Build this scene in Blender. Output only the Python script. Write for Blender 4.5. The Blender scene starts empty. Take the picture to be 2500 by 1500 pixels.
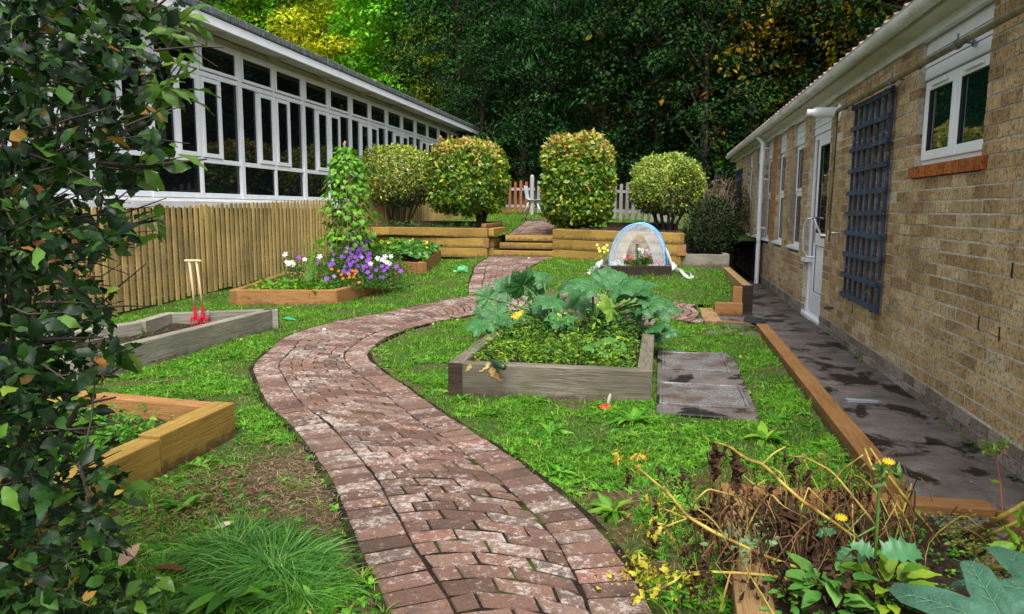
import bpy, bmesh, math, random
import numpy as np
from math import sin, cos, pi, radians, atan2, sqrt, hypot
from mathutils import Matrix, Vector
rng = np.random.default_rng(7); random.seed(7)
SC = bpy.context.scene; COL = SC.collection

# ------------------------------------------------------------------ camera
FPX, YAW, PITCH, ROLL, CH = 1780.0, radians(11.4), radians(7.65), radians(0.35), 1.25
_f = np.array([-sin(YAW)*cos(PITCH), cos(YAW)*cos(PITCH), -sin(PITCH)])
_r = np.array([cos(YAW), sin(YAW), 0.0]); _u = np.cross(_r, _f)
CR = _r*cos(ROLL)+_u*sin(ROLL); CU = -_r*sin(ROLL)+_u*cos(ROLL); CF = _f
CO = np.array([0, 0, CH])
cd = bpy.data.cameras.new("camera"); cam = bpy.data.objects.new("camera", cd); COL.objects.link(cam)
cd.sensor_width = 36; cd.lens = 36*FPX/2500; cd.clip_end = 2000; cd.clip_start = 0.02
m = Matrix.Identity(4)
for i in range(3):
    m[i][0] = CR[i]; m[i][1] = CU[i]; m[i][2] = -CF[i]; m[i][3] = CO[i]
cam.matrix_world = m
SC.camera = cam

# ------------------------------------------------------------------ sky, sun, exposure
w = bpy.data.worlds.new("World"); SC.world = w; w.use_nodes = True
nt = w.node_tree; nt.nodes.clear()
SUN_EL, SUN_ROT = radians(58), radians(166)
sky = nt.nodes.new('ShaderNodeTexSky'); sky.sky_type = 'NISHITA'; sky.sun_disc = False
sky.sun_elevation = SUN_EL; sky.sun_rotation = SUN_ROT; sky.air_density = 1.0; sky.dust_density = 3.0
hs = nt.nodes.new('ShaderNodeHueSaturation'); hs.inputs['Saturation'].default_value = 0.25
bg = nt.nodes.new('ShaderNodeBackground'); bg.inputs['Strength'].default_value = 0.08
wo = nt.nodes.new('ShaderNodeOutputWorld')
nt.links.new(sky.outputs[0], hs.inputs['Color']); nt.links.new(hs.outputs[0], bg.inputs[0]); nt.links.new(bg.outputs[0], wo.inputs[0])
sd = bpy.data.lights.new("sun", 'SUN'); sd.energy = 1.5; sd.angle = radians(30); sd.color = (1, .965, .91)
so = bpy.data.objects.new("sun", sd); COL.objects.link(so)
# light comes from azimuth SUN_ROT (clockwise from +Y) at SUN_EL
sv = Vector((sin(SUN_ROT)*cos(SUN_EL), cos(SUN_ROT)*cos(SUN_EL), sin(SUN_EL)))
so.rotation_euler = sv.to_track_quat('Z', 'Y').to_euler(); so.location = (0, 0, 12)
SC.view_settings.view_transform = 'Standard'; SC.view_settings.look = 'None'
SC.view_settings.exposure = 1.82; SC.view_settings.gamma = 1
SC.render.engine = 'CYCLES'
SC.cycles.max_bounces = 5; SC.cycles.diffuse_bounces = 2; SC.cycles.glossy_bounces = 2
SC.cycles.transmission_bounces = 2; SC.cycles.transparent_max_bounces = 6

# ------------------------------------------------------------------ terrain and pixel helpers
K = 2500/2473.0
def ray(px, py): return CF + CR*(px*K-1250)/FPX - CU*(py*K-750)/FPX
def sst(a, b, x):
    t = np.clip((x-a)/(b-a), 0, 1); return t*t*(3-2*t)
def T(x, y):                                   # height of the lower garden
    s = np.interp(x, [-6.2, -4.5, -3, -1, .5], [.035, .05, .065, .08, .09])
    return np.minimum(.36, s*np.maximum(0, np.asarray(y)-8.0))
def U(x, y):                                   # height of the upper terrace
    y = np.asarray(y); return .745 + .045*np.clip(y-14.0, 0, 3.5) + .07*np.maximum(0, y-17.5)
def hz(px, py, z=0.0):
    d = ray(px, py); return CO + d*((z-CH)/d[2])
def hy(px, py, Y): d = ray(px, py); return CO + d*(Y/d[1])
def hx(px, py, X): d = ray(px, py); return CO + d*(X/d[0])
def _hit(px, py, fn, dz=0.0):                  # first point of a height function along a pixel's ray
    d = ray(px, py); lo = .5; hi = .5
    g = lambda t: CH+d[2]*t-dz-float(fn(d[0]*t, d[1]*t))
    while g(hi) > 0 and hi < 60: lo = hi; hi += .1
    for i in range(30):
        m_ = (lo+hi)/2
        if g(m_) > 0: lo = m_
        else: hi = m_
    return CO + d*lo
def G(px, py, dz=0.0): return _hit(px, py, T, dz)      # lower garden
def GU(px, py): return _hit(px, py, U)                 # upper terrace
def at(px, py, dist):                          # point at a depth along the view axis
    return CO + ray(px, py)*dist

# ------------------------------------------------------------------ mesh helpers
def mesh_np(name, V, F, mats=(), midx=None, smooth=False):
    """V (n,3); F list of arrays (k, nverts)"""
    me = bpy.data.meshes.new(name)
    V = np.ascontiguousarray(V, dtype=np.float32)
    me.vertices.add(len(V)); me.vertices.foreach_set('co', V.ravel())
    F = [np.asarray(f, dtype=np.int32) for f in F if len(f)]
    loops = np.concatenate([f.ravel() for f in F]); cnt = np.concatenate([np.full(len(f), f.shape[1], np.int32) for f in F])
    st = np.concatenate([[0], np.cumsum(cnt)[:-1]]).astype(np.int32)
    me.loops.add(len(loops)); me.loops.foreach_set('vertex_index', loops)
    me.polygons.add(len(cnt)); me.polygons.foreach_set('loop_start', st); me.polygons.foreach_set('loop_total', cnt)
    if midx is not None: me.polygons.foreach_set('material_index', np.asarray(midx, np.int32))
    me.polygons.foreach_set('use_smooth', np.full(len(cnt), bool(smooth)))
    for mt in mats: me.materials.append(mt)
    me.update(); me.validate(); return me

class MB:
    def __init__(s): s.v = []; s.f3 = []; s.f4 = []; s.m3 = []; s.m4 = []; s.n = 0; s.mi = 0
    def add(s, V, F):
        V = np.asarray(V, float); s.v.append(V)
        for f in F:
            f = [i+s.n for i in f]
            if len(f) == 3: s.f3.append(f); s.m3.append(s.mi)
            elif len(f) == 4: s.f4.append(f); s.m4.append(s.mi)
            else:
                for k in range(1, len(f)-1): s.f3.append([f[0], f[k], f[k+1]]); s.m3.append(s.mi)
        s.n += len(V)
    def arr(s, V, F3=None, F4=None):
        if F3 is not None and len(F3):
            s.f3.extend((np.asarray(F3)+s.n).tolist()); s.m3 += [s.mi]*len(F3)
        if F4 is not None and len(F4):
            s.f4.extend((np.asarray(F4)+s.n).tolist()); s.m4 += [s.mi]*len(F4)
        s.v.append(np.asarray(V, float)); s.n += len(V)
    def box(s, x0, x1, y0, y1, z0, z1):
        V = [(x, y, z) for z in (z0, z1) for y in (y0, y1) for x in (x0, x1)]
        s.add(V, [(0, 2, 3, 1), (4, 5, 7, 6), (0, 1, 5, 4), (2, 6, 7, 3), (0, 4, 6, 2), (1, 3, 7, 5)])
    def prism(s, poly, z0, z1):
        n = len(poly)
        a = sum(poly[i][0]*poly[(i+1) % n][1]-poly[(i+1) % n][0]*poly[i][1] for i in range(n))
        if a < 0: poly = poly[::-1]
        V = [(p[0], p[1], z0) for p in poly]+[(p[0], p[1], z1) for p in poly]
        s.add(V, [tuple(range(n))[::-1], tuple(range(n, 2*n))]+[(i, (i+1) % n, n+(i+1) % n, n+i) for i in range(n)])
    def tube(s, pts, r, n=8, cap=True, r2=None):
        pts = [np.asarray(p, float) for p in pts]; m_ = len(pts)
        rs = [r+(r2-r)*i/(m_-1) for i in range(m_)] if r2 is not None else ([r]*m_ if np.isscalar(r) else list(r))
        up = np.array([0, 0, 1.]); V = []; prev = None
        for i, p in enumerate(pts):
            t = pts[min(i+1, m_-1)]-pts[max(i-1, 0)]; t = t/(np.linalg.norm(t)+1e-9)
            if prev is None:
                a = np.cross(t, up)
                if np.linalg.norm(a) < .05: a = np.cross(t, [1., 0, 0])
            else: a = prev-t*np.dot(prev, t)
            a = a/(np.linalg.norm(a)+1e-9); b = np.cross(t, a); prev = a
            for k in range(n):
                q = 2*pi*k/n; V.append(p+(a*cos(q)+b*sin(q))*rs[i])
        F = [(i*n+k, i*n+(k+1) % n, (i+1)*n+(k+1) % n, (i+1)*n+k) for i in range(m_-1) for k in range(n)]
        if cap: F += [tuple(range(n))[::-1], tuple(range((m_-1)*n, m_*n))]
        s.add(V, F)
    def lathe(s, prof, n=20, c=(0, 0, 0)):
        V = [(c[0]+r*cos(2*pi*k/n), c[1]+r*sin(2*pi*k/n), c[2]+z) for r, z in prof for k in range(n)]
        m_ = len(prof)
        s.add(V, [(i*n+k, i*n+(k+1) % n, (i+1)*n+(k+1) % n, (i+1)*n+k) for i in range(m_-1) for k in range(n)])
    def mesh(s, name, mats, smooth=False, off=(0, 0, 0)):
        V = np.concatenate(s.v)-np.asarray(off)
        F = []; mi = []
        if s.f3: F.append(np.array(s.f3)); mi += s.m3
        if s.f4: F.append(np.array(s.f4)); mi += s.m4
        return mesh_np(name, V, F, mats, mi, smooth)

def tag(o, label=None, cat=None, group=None, kind=None):
    if label: o['label'] = label
    if cat: o['category'] = cat
    if group: o['group'] = group
    if kind: o['kind'] = kind
    return o
def thing(name, label, cat, loc=(0, 0, 0), rz=0.0, group=None):
    o = bpy.data.objects.new(name, None); COL.objects.link(o); o.empty_display_size = .1
    o.location = [float(c) for c in loc]; o.rotation_euler = (0, 0, rz)
    return tag(o, label, cat, group)
def objm(name, me, parent=None, loc=None, rz=0.0):
    o = bpy.data.objects.new(name, me); COL.objects.link(o)
    if parent: o.parent = parent
    if loc is not None: o.location = [float(c) for c in loc]
    o.rotation_euler = (0, 0, rz); return o
def part(name, mb, mats, parent=None, smooth=False, bevel=0.0, world=True):
    """mesh given in world coordinates; becomes a child of an unrotated thing"""
    if not isinstance(mats, (list, tuple)): mats = [mats]
    off = np.array(parent.location) if (parent and world) else np.zeros(3)
    if parent and world and parent.parent: off = off+np.array(parent.parent.location)
    me = mb.mesh(name, mats, smooth, off) if isinstance(mb, MB) else mb
    o = objm(name, me, parent)
    if bevel: add_bevel(o, bevel)
    return o
def add_bevel(o, wd, seg=2):
    b = o.modifiers.new('bevel', 'BEVEL'); b.width = wd; b.segments = seg; b.limit_method = 'ANGLE'; b.angle_limit = radians(40)
def copy_tree(o, parent=None):
    c = o.copy(); COL.objects.link(c); c.parent = parent
    for ch in list(o.children): copy_tree(ch, c)
    return c
def single(name, mb, mats, label, cat, loc=(0, 0, 0), smooth=False, bevel=0, group=None, kind=None):
    if not isinstance(mats, (list, tuple)): mats = [mats]
    me = mb.mesh(name, mats, smooth, loc) if isinstance(mb, MB) else mb
    o = objm(name, me, None, loc)
    if bevel: add_bevel(o, bevel)
    return tag(o, label, cat, group, kind)

# ------------------------------------------------------------------ materials
def mat(name, base=(.5, .5, .5), rough=.7, spec=.5, metal=0.0):
    m_ = bpy.data.materials.new(name); m_.use_nodes = True
    b = m_.node_tree.nodes['Principled BSDF']
    b.inputs['Base Color'].default_value = (*base, 1); b.inputs['Roughness'].default_value = rough
    b.inputs['Specular IOR Level'].default_value = spec; b.inputs['Metallic'].default_value = metal
    return m_
class NT:
    def __init__(s, m_): s.t = m_.node_tree; s.b = s.t.nodes['Principled BSDF']; s.out = s.t.nodes['Material Output']
    def n(s, ty, **kw):
        nd = s.t.nodes.new(ty)
        for k, v in kw.items():
            if k in nd.inputs: nd.inputs[k].default_value = v
            else: setattr(nd, k, v)
        return nd
    def l(s, a, b): s.t.links.new(a, b)
    def coords(s, sc=(1, 1, 1), obj=True, rot=(0, 0, 0)):
        tc = s.n('ShaderNodeTexCoord'); mp = s.n('ShaderNodeMapping'); mp.inputs['Scale'].default_value = sc
        mp.inputs['Rotation'].default_value = rot
        s.l(tc.outputs['Object' if obj else 'Generated'], mp.inputs['Vector']); return mp.outputs[0]
    def world(s, sc=(1, 1, 1)):
        g = s.n('ShaderNodeNewGeometry'); mp = s.n('ShaderNodeMapping'); mp.inputs['Scale'].default_value = sc
        s.l(g.outputs['Position'], mp.inputs['Vector']); return mp.outputs[0]
    def noise(s, vec, scale=5, detail=4, rough=.55, dist=0.0):
        nd = s.n('ShaderNodeTexNoise'); nd.inputs['Scale'].default_value = scale; nd.inputs['Detail'].default_value = detail
        nd.inputs['Roughness'].default_value = rough; nd.inputs['Distortion'].default_value = dist
        if vec is not None: s.l(vec, nd.inputs['Vector'])
        return nd.outputs[0]
    def ramp(s, fac, stops, interp='LINEAR'):
        nd = s.n('ShaderNodeValToRGB'); cr = nd.color_ramp; cr.interpolation = interp
        while len(cr.elements) < len(stops): cr.elements.new(.5)
        for e, (p, c) in zip(cr.elements, stops): e.position = p; e.color = (*c, 1) if len(c) == 3 else c
        s.l(fac, nd.inputs[0]); return nd.outputs[0]
    def mix(s, fac, a, b, mode='MIX'):
        nd = s.n('ShaderNodeMix', data_type='RGBA', blend_type=mode)
        for i, v in ((0, fac), (6, a), (7, b)):
            if hasattr(v, 'is_linked') or hasattr(v, 'links'): s.l(v, nd.inputs[i])
            elif i == 0: nd.inputs[0].default_value = v
            else: nd.inputs[i].default_value = (*v, 1)
        return nd.outputs[2]
    def math(s, op, a, b=0.0, clamp=False):
        nd = s.n('ShaderNodeMath', operation=op); nd.use_clamp = clamp
        for i, v in ((0, a), (1, b)):
            if hasattr(v, 'links'): s.l(v, nd.inputs[i])
            else: nd.inputs[i].default_value = v
        return nd.outputs[0]
    def island(s): return s.n('ShaderNodeNewGeometry').outputs['Random Per Island']
    def objrand(s): return s.n('ShaderNodeObjectInfo').outputs['Random']
    def bump(s, h, strength=.5, dist=.01):
        nd = s.n('ShaderNodeBump'); nd.inputs['Strength'].default_value = strength; nd.inputs['Distance'].default_value = dist
        s.l(h, nd.inputs['Height']); s.l(nd.outputs[0], s.b.inputs['Normal'])
    def col(s, c): s.l(c, s.b.inputs['Base Color'])
    def rough(s, r): s.l(r, s.b.inputs['Roughness'])

def leafmat(name, stops, rough=.45, trans=.25, spec=.4, patch=None, nscale=14.0):
    m_ = mat(name, rough=rough, spec=spec); n = NT(m_)
    r = n.island(); base = n.ramp(r, stops)
    ns = n.noise(n.world(), nscale, 2)
    v = n.ramp(ns, [(.3, (.72, .72, .72)), (.7, (1.2, 1.2, 1.2))])
    c = n.mix(1.0, base, v, 'MULTIPLY')
    if patch:
        pn = n.noise(n.world(), patch[1], 3); c = n.mix(n.ramp(pn, [(patch[2], (0, 0, 0)), (patch[2]+.06, (1, 1, 1))]), c, patch[0])
    n.col(c)
    if trans:
        tr = n.n('ShaderNodeBsdfTranslucent'); n.l(n.mix(1.0, c, (1.3, 1.4, .7), 'MULTIPLY'), tr.inputs['Color'])
        ms = n.n('ShaderNodeMixShader'); ms.inputs[0].default_value = trans
        n.l(n.b.outputs[0], ms.inputs[1]); n.l(tr.outputs[0], ms.inputs[2]); n.l(ms.outputs[0], n.out.inputs['Surface'])
    return m_

def woodmat(name, c1, c2, stain=(.08, .05, .03), stain_amt=.25, knots=True, rough=.7, grain=1.0, green=None, splash=True):
    m_ = mat(name, rough=rough, spec=.25); n = NT(m_)
    off = n.math('MULTIPLY', n.objrand(), 37.0)
    tc = n.n('ShaderNodeTexCoord'); add = n.n('ShaderNodeVectorMath', operation='ADD')
    n.l(tc.outputs['Object'], add.inputs[0]); n.l(off, add.inputs[1])
    mp = n.n('ShaderNodeMapping'); mp.inputs['Scale'].default_value = (1.1, 30, 30); n.l(add.outputs[0], mp.inputs[0])
    g1 = n.noise(mp.outputs[0], 4.0*grain, 6, .65, .6)
    base = n.ramp(g1, [(.30, tuple(c*.62 for c in c1)), (.40, c1), (.55, tuple((a+b)/2 for a, b in zip(c1, c2))), (.72, c2)])
    big = n.noise(add.outputs[0], 1.7, 3)
    base = n.mix(n.ramp(big, [(.35, (0, 0, 0)), (.75, (stain_amt*2.2,)*3)]), base, stain)
    if knots:
        mp2 = n.n('ShaderNodeMapping'); mp2.inputs['Scale'].default_value = (3.2, 9, 9); n.l(add.outputs[0], mp2.inputs[0])
        vo = n.n('ShaderNodeTexVoronoi'); vo.inputs['Scale'].default_value = .8; n.l(mp2.outputs[0], vo.inputs['Vector'])
        base = n.mix(n.ramp(vo.outputs['Distance'], [(.05, (.8, .8, .8)), (.09, (0, 0, 0))]), base, tuple(c*.35 for c in c1))
    rp = n.ramp(n.objrand(), [(0, (.8, .8, .8)), (1, (1.15, 1.15, 1.15))])
    base = n.mix(1.0, base, rp, 'MULTIPLY')
    base = n.mix(1.0, base, n.ramp(n.island(), [(0, (.72, .72, .70)), (.5, (1, 1, 1)), (1, (1.18, 1.16, 1.12))]), 'MULTIPLY')
    if splash:                                   # soil splashed up the foot of the board
        sx = n.n('ShaderNodeSeparateXYZ'); n.l(tc.outputs['Object'], sx.inputs[0])
        sn = n.noise(add.outputs[0], 16, 5, .7); hh = n.math('ADD', n.math('MULTIPLY', n.math('SUBTRACT', .075, sx.outputs[2]), 6.0), sn)
        base = n.mix(n.ramp(hh, [(.55, (0, 0, 0)), (.8, (.75, .75, .75))]), base, (.055, .038, .022))
    if green:
        gn = n.noise(add.outputs[0], 5.0, 4); base = n.mix(n.ramp(gn, [(.5, (0, 0, 0)), (.7, (.6, .6, .6))]), base, green)
    n.col(base)
    fine = n.noise(mp.outputs[0], 11.0, 5, .7); n.bump(n.mix(.5, g1, fine), .9, .008)
    return m_

M = {}
def brickmat(name, stops, sc=1.0, bump=1.25):
    m_ = mat(name, rough=.9, spec=.2); n = NT(m_)
    base = n.ramp(n.island(), stops)
    wv = n.world((1, 1, 1.0))
    n1 = n.noise(wv, 55*sc, 5, .7); n2 = n.noise(wv, 9*sc, 3); n3 = n.noise(n.world((2.2, 2.2, .5)), .9, 4)
    base = n.mix(1.0, base, n.ramp(n1, [(.34, (.22, .19, .16)), (.46, (.9, .88, .85)), (.70, (1.45, 1.42, 1.35))]), 'MULTIPLY')
    base = n.mix(1.0, base, n.ramp(n2, [(.3, (.8, .8, .8)), (.7, (1.12, 1.1, 1.06))]), 'MULTIPLY')
    base = n.mix(1.0, base, n.ramp(n3, [(.3, (.78, .74, .7)), (.62, (1.05, 1.05, 1.05))]), 'MULTIPLY')
    n.col(base)
    mp = n.world((60, 60, 16)); n4 = n.noise(mp, 1.6*sc, 3, .6)
    n.bump(n.mix(.5, n1, n4), bump*.7, .006); return m_
M['brick'] = brickmat('buff_brick', [(0, (.31, .21, .115)), (.2, (.40, .285, .155)), (.45, (.46, .34, .19)), (.75, (.52, .40, .235)), (.92, (.54, .44, .29)), (1, (.31, .225, .14))])
M['brick_plinth'] = brickmat('grey_rendered_brick', [(0, (.17, .14, .12)), (.5, (.25, .22, .19)), (1, (.33, .3, .26))])
M['brick_orange'] = brickmat('orange_brick', [(0, (.34, .10, .03)), (.5, (.44, .15, .045)), (1, (.36, .13, .05))], bump=.4)
M['brick_red'] = brickmat('pink_brown_brick', [(0, (.30, .17, .12)), (.35, (.44, .28, .2)), (.7, (.56, .42, .32)), (1, (.28, .18, .15))])
m_ = mat('mortar', (.42, .38, .32), .95, .1); n = NT(m_); wv = n.world()
n.col(n.mix(1.0, n.ramp(n.noise(wv, 30, 5), [(.25, (.34, .29, .23)), (.55, (.60, .55, .46)), (.8, (.70, .66, .58))]), n.ramp(n.noise(wv, 1.3, 4), [(.35, (.45, .42, .4)), (.6, (1, 1, 1))]), 'MULTIPLY')); n.bump(n.noise(wv, 90, 4), .6, .006); M['mortar'] = m_
# white joinery
m_ = mat('white_upvc', (.74, .76, .8), .28, .5); n = NT(m_)
n.col(n.ramp(n.noise(n.world((3, 3, .8)), 2.5, 4), [(.3, (.78, .81, .86)), (.7, (.88, .90, .94))])); M['upvc'] = m_
m_ = mat('white_painted_board', (.7, .7, .7), .55, .4); n = NT(m_)
wv = n.world((1, 1, 1)); d = n.noise(wv, 3.2, 5, .65); d2 = n.noise(n.world((9, 1.2, 9)), 2, 4)
n.col(n.mix(n.ramp(d2, [(.45, (0, 0, 0)), (.72, (.65, .65, .65))]), n.ramp(d, [(.3, (.60, .61, .62)), (.7, (.78, .79, .80))]), (.34, .34, .3))); M['white_board'] = m_
m_ = mat('grimy_soffit', (.5, .48, .42), .6, .3); n = NT(m_)
n.col(n.ramp(n.noise(n.world((1, .5, 1)), 3.5, 6, .7), [(.3, (.42, .39, .33)), (.5, (.58, .56, .5)), (.75, (.66, .65, .6))])); M['soffit'] = m_
m_ = mat('dark_window_glass', (.004, .005, .007), .03, .42); M['glass'] = m_
m_ = mat('green_reflection_glass', (.004, .018, .014), .02, .6); n = NT(m_)  # green of the reflected planting is put into the base colour
n.bump(n.noise(n.world((1, 1, 6)), 1.2, 2), .12, .02); M['glass_g'] = m_
M['rubber'] = mat('black_gasket', (.02, .02, .025), .6)
m_ = mat('roof_felt', (.1, .11, .12), .9, .2); n = NT(m_); wv = n.world()
n.col(n.mix(n.ramp(n.noise(wv, 7, 4), [(.5, (0, 0, 0)), (.68, (1, 1, 1))]), n.ramp(n.noise(wv, 18, 5), [(.3, (.04, .05, .055)), (.7, (.16, .18, .2))]), (.13, .13, .07))); n.bump(n.noise(wv, 40, 4), .6, .01); M['felt'] = m_
m_ = mat('roof_tile', (.3, .2, .17), .85, .2); n = NT(m_); n.col(n.ramp(n.island(), [(0, (.14, .09, .08)), (.5, (.22, .15, .135)), (1, (.28, .2, .18))])); n.bump(n.noise(n.world(), 40, 4), .5, .01); M['tile'] = m_
# metals
m_ = mat('brushed_steel', (.55, .54, .52), .3, .5, 1.0); n = NT(m_); n.col(n.ramp(n.noise(n.world(), 14, 4), [(.35, (.30, .24, .18)), (.6, (.6, .57, .54))])); M['steel'] = m_
m_ = mat('tarnished_copper_pipe', (.2, .17, .1), .45, .5, .6); n = NT(m_); n.col(n.ramp(n.noise(n.world(), 9, 5), [(.3, (.10, .08, .045)), (.55, (.22, .19, .11)), (.8, (.3, .29, .2))])); M['copper'] = m_
M['bluegrey_metal'] = mat('blue_grey_bracket', (.12, .16, .21), .5)
# concrete slabs with wet moss
m_ = mat('old_concrete_slab', rough=.8, spec=.4); n = NT(m_); wv = n.world()
big = n.noise(n.world((1.3, 1, 1)), 2.6, 7, .62, .35); fine = n.noise(wv, 45, 5, .7)
conc = n.ramp(n.noise(wv, 5, 5), [(.3, (.055, .045, .04)), (.7, (.135, .115, .105))])
conc = n.mix(1.0, conc, n.ramp(fine, [(.3, (.75, .75, .75)), (.7, (1.25, 1.25, 1.25))]), 'MULTIPLY')
wet = n.ramp(big, [(.52, (0, 0, 0)), (.575, (1, 1, 1))])
n.col(n.mix(wet, conc, (.006, .005, .003))); n.rough(n.ramp(wet, [(0, (.8, .8, .8)), (1, (.45, .45, .45))])); n.bump(fine, .5, .006); M['slab'] = m_
# soil
def soilmat(name, c1, c2, c3, sc=1.0):
    m_ = mat(name, rough=.95, spec=.15); n = NT(m_); wv = n.world()
    a = n.noise(wv, 34*sc, 6, .7); b = n.noise(wv, 3.1*sc, 4)
    n.col(n.mix(1.0, n.ramp(a, [(.3, c1), (.52, c2), (.72, c3)]), n.ramp(b, [(.3, (.7, .7, .7)), (.7, (1.25, 1.25, 1.25))]), 'MULTIPLY'))
    n.bump(a, 1.0, .03); return m_
M['soil'] = soilmat('dark_soil', (.012, .008, .005), (.04, .026, .017), (.09, .062, .042))
M['dirt'] = soilmat('path_dirt', (.05, .035, .02), (.115, .083, .05), (.2, .15, .1))
# lawn ground: green thatch, dry straw, bare soil
m_ = mat('lawn_ground', rough=.95, spec=.1); n = NT(m_); wv = n.world()
a = n.noise(wv, 40, 6, .7); b = n.noise(wv, 2.3, 5); 
grn = n.ramp(a, [(.3, (.02, .035, .008)), (.55, (.055, .11, .02)), (.75, (.12, .17, .045))])
dry = n.ramp(a, [(.3, (.04, .025, .013)), (.55, (.13, .09, .05)), (.75, (.26, .2, .12))])
at_ = n.n('ShaderNodeAttribute'); at_.attribute_name = 'dry'
n.col(n.mix(n.math('ADD', at_.outputs['Fac'], n.ramp(b, [(.56, (0, 0, 0)), (.7, (.6, .6, .6))]), True), grn, dry)); n.bump(a, 1.0, .03); M['lawn'] = m_
# pavers
m_ = mat('brick_paver', rough=.85, spec=.3); n = NT(m_); wv = n.world()
base = n.ramp(n.island(), [(0, (.085, .048, .035)), (.3, (.135, .075, .055)), (.6, (.17, .095, .07)), (.8, (.195, .125, .095)), (.95, (.12, .085, .068)), (1, (.23, .10, .068))])
f1 = n.noise(wv, 120, 4, .7); base = n.mix(1.0, base, n.ramp(f1, [(.3, (.6, .6, .6)), (.7, (1.3, 1.3, 1.3))]), 'MULTIPLY')
lich = n.noise(wv, 36, 7, .75, .2); reg = n.noise(wv, 2.2, 3)
lm = n.ramp(n.math('ADD', n.math('ADD', lich, n.math('MULTIPLY', n.math('SUBTRACT', n.island(), .5), .065)), n.math('MULTIPLY', n.math('SUBTRACT', reg, .5), .35)), [(.53, (0, 0, 0)), (.615, (.78, .78, .78))])
base = n.mix(lm, base, (.42, .37, .335))
dk = n.noise(wv, 6, 5, .6, .3); base = n.mix(n.ramp(dk, [(.55, (0, 0, 0)), (.68, (.6, .6, .6))]), base, (.06, .045, .036))
sp = n.noise(wv, 75, 2); base = n.mix(n.ramp(sp, [(.68, (0, 0, 0)), (.72, (1, 1, 1))]), base, (.03, .025, .02))
n.col(base); n.bump(n.mix(.5, f1, lich), .8, .008); n.rough(n.ramp(dk, [(.3, (.9, .9, .9)), (.7, (.6, .6, .6))])); M['paver'] = m_
m_ = mat('mossy_joint', rough=.95, spec=.1); n = NT(m_); wv = n.world()
n.col(n.mix(n.ramp(n.noise(wv, 3.5, 4), [(.50, (0, 0, 0)), (.62, (1, 1, 1))]), n.ramp(n.noise(wv, 60, 5), [(.3, (.007, .005, .004)), (.7, (.03, .02, .014))]), (.035, .055, .008))); n.bump(n.noise(wv, 80, 4), 1, .01); M['joint'] = m_
# timber
M['wood_new'] = woodmat('new_yellow_timber', (.30, .18, .03), (.52, .35, .09), (.20, .11, .03), .3)
M['wood_orange'] = woodmat('orange_timber', (.26, .12, .035), (.44, .24, .095), (.16, .07, .025), .3)
M['wood_pine'] = woodmat('pale_pine_timber', (.30, .18, .07), (.50, .33, .16), (.25, .14, .06), .2)
M['wood_grey'] = woodmat('weathered_grey_timber', (.12, .10, .075), (.34, .30, .24), (.06, .05, .035), .35, green=(.10, .095, .05))
M['wood_pale'] = woodmat('pale_grey_timber', (.22, .20, .16), (.46, .43, .36), (.13, .12, .08), .3)
M['wood_dark'] = woodmat('dark_stained_timber', (.015, .01, .007), (.06, .035, .02), (.01, .01, .008), .3, False)
M['wood_redbrown'] = woodmat('red_stained_timber', (.22, .055, .025), (.42, .12, .05), (.2, .12, .08), .2, False, splash=False)
M['wood_fence'] = woodmat('treated_fence_timber', (.36, .25, .08), (.64, .47, .20), (.13, .11, .04), .35, False, splash=False)
M['wood_fencegrey'] = woodmat('silver_fence_timber', (.24, .22, .23), (.46, .43, .45), (.2, .15, .13), .2, False, splash=False)
m_ = mat('blue_black_trellis_paint', rough=.55, spec=.4); n = NT(m_); wv = n.world()
n.col(n.mix(n.ramp(n.noise(wv, 23, 5, .7), [(.56, (0, 0, 0)), (.68, (.8, .8, .8))]), n.ramp(n.noise(wv, 5, 3), [(.3, (.010, .020, .045)), (.7, (.03, .065, .15))]), (.22, .2, .2))); n.bump(n.noise(wv, 60, 4), .5, .005); M['trellis'] = m_
M['bark'] = soilmat('tree_bark', (.02, .015, .01), (.06, .045, .032), (.13, .11, .085), .6)
M['bark_pale'] = soilmat('pale_bark', (.10, .09, .07), (.24, .22, .18), (.4, .38, .32), .6)
M['twig'] = mat('dark_twig', (.05, .035, .028), .7, .3)
# ================================================================== BUILDING BLOCKS
def sleeper(name, p0, p1, wd, h, m_, parent=None, bevel=.006, side=0.0):
    """timber from p0 to p1 (points on the middle of its underside); local x runs along the grain"""
    p0 = np.array(p0, float); p1 = np.array(p1, float); L = np.linalg.norm(p1-p0)
    b = MB(); b.box(0, L, -wd/2+side*wd/2, wd/2+side*wd/2, 0, h)
    me = b.mesh(name, [m_]); o = bpy.data.objects.new(name, me); COL.objects.link(o)
    X = Vector((p1-p0)/L); Y = Vector((0, 0, 1)).cross(X).normalized(); Z = X.cross(Y)
    R = Matrix((X, Y, Z)).transposed().to_4x4()
    if parent: o.parent = parent; p0 = p0-np.array(parent.location)
    o.matrix_local = Matrix.Translation(Vector(p0)) @ R
    if bevel: add_bevel(o, bevel)
    return o
def inpoly(x, y, poly):
    x = np.asarray(x); y = np.asarray(y); r = np.zeros(x.shape, bool); n = len(poly)
    for i in range(n):
        x0, y0 = poly[i]; x1, y1 = poly[(i+1) % n]
        c = ((y0 > y) != (y1 > y)) & (x < (x1-x0)*(y-y0)/((y1-y0) if y1 != y0 else 1e-9)+x0); r ^= c
    return r
def xy(p): return (float(p[0]), float(p[1]))

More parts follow.
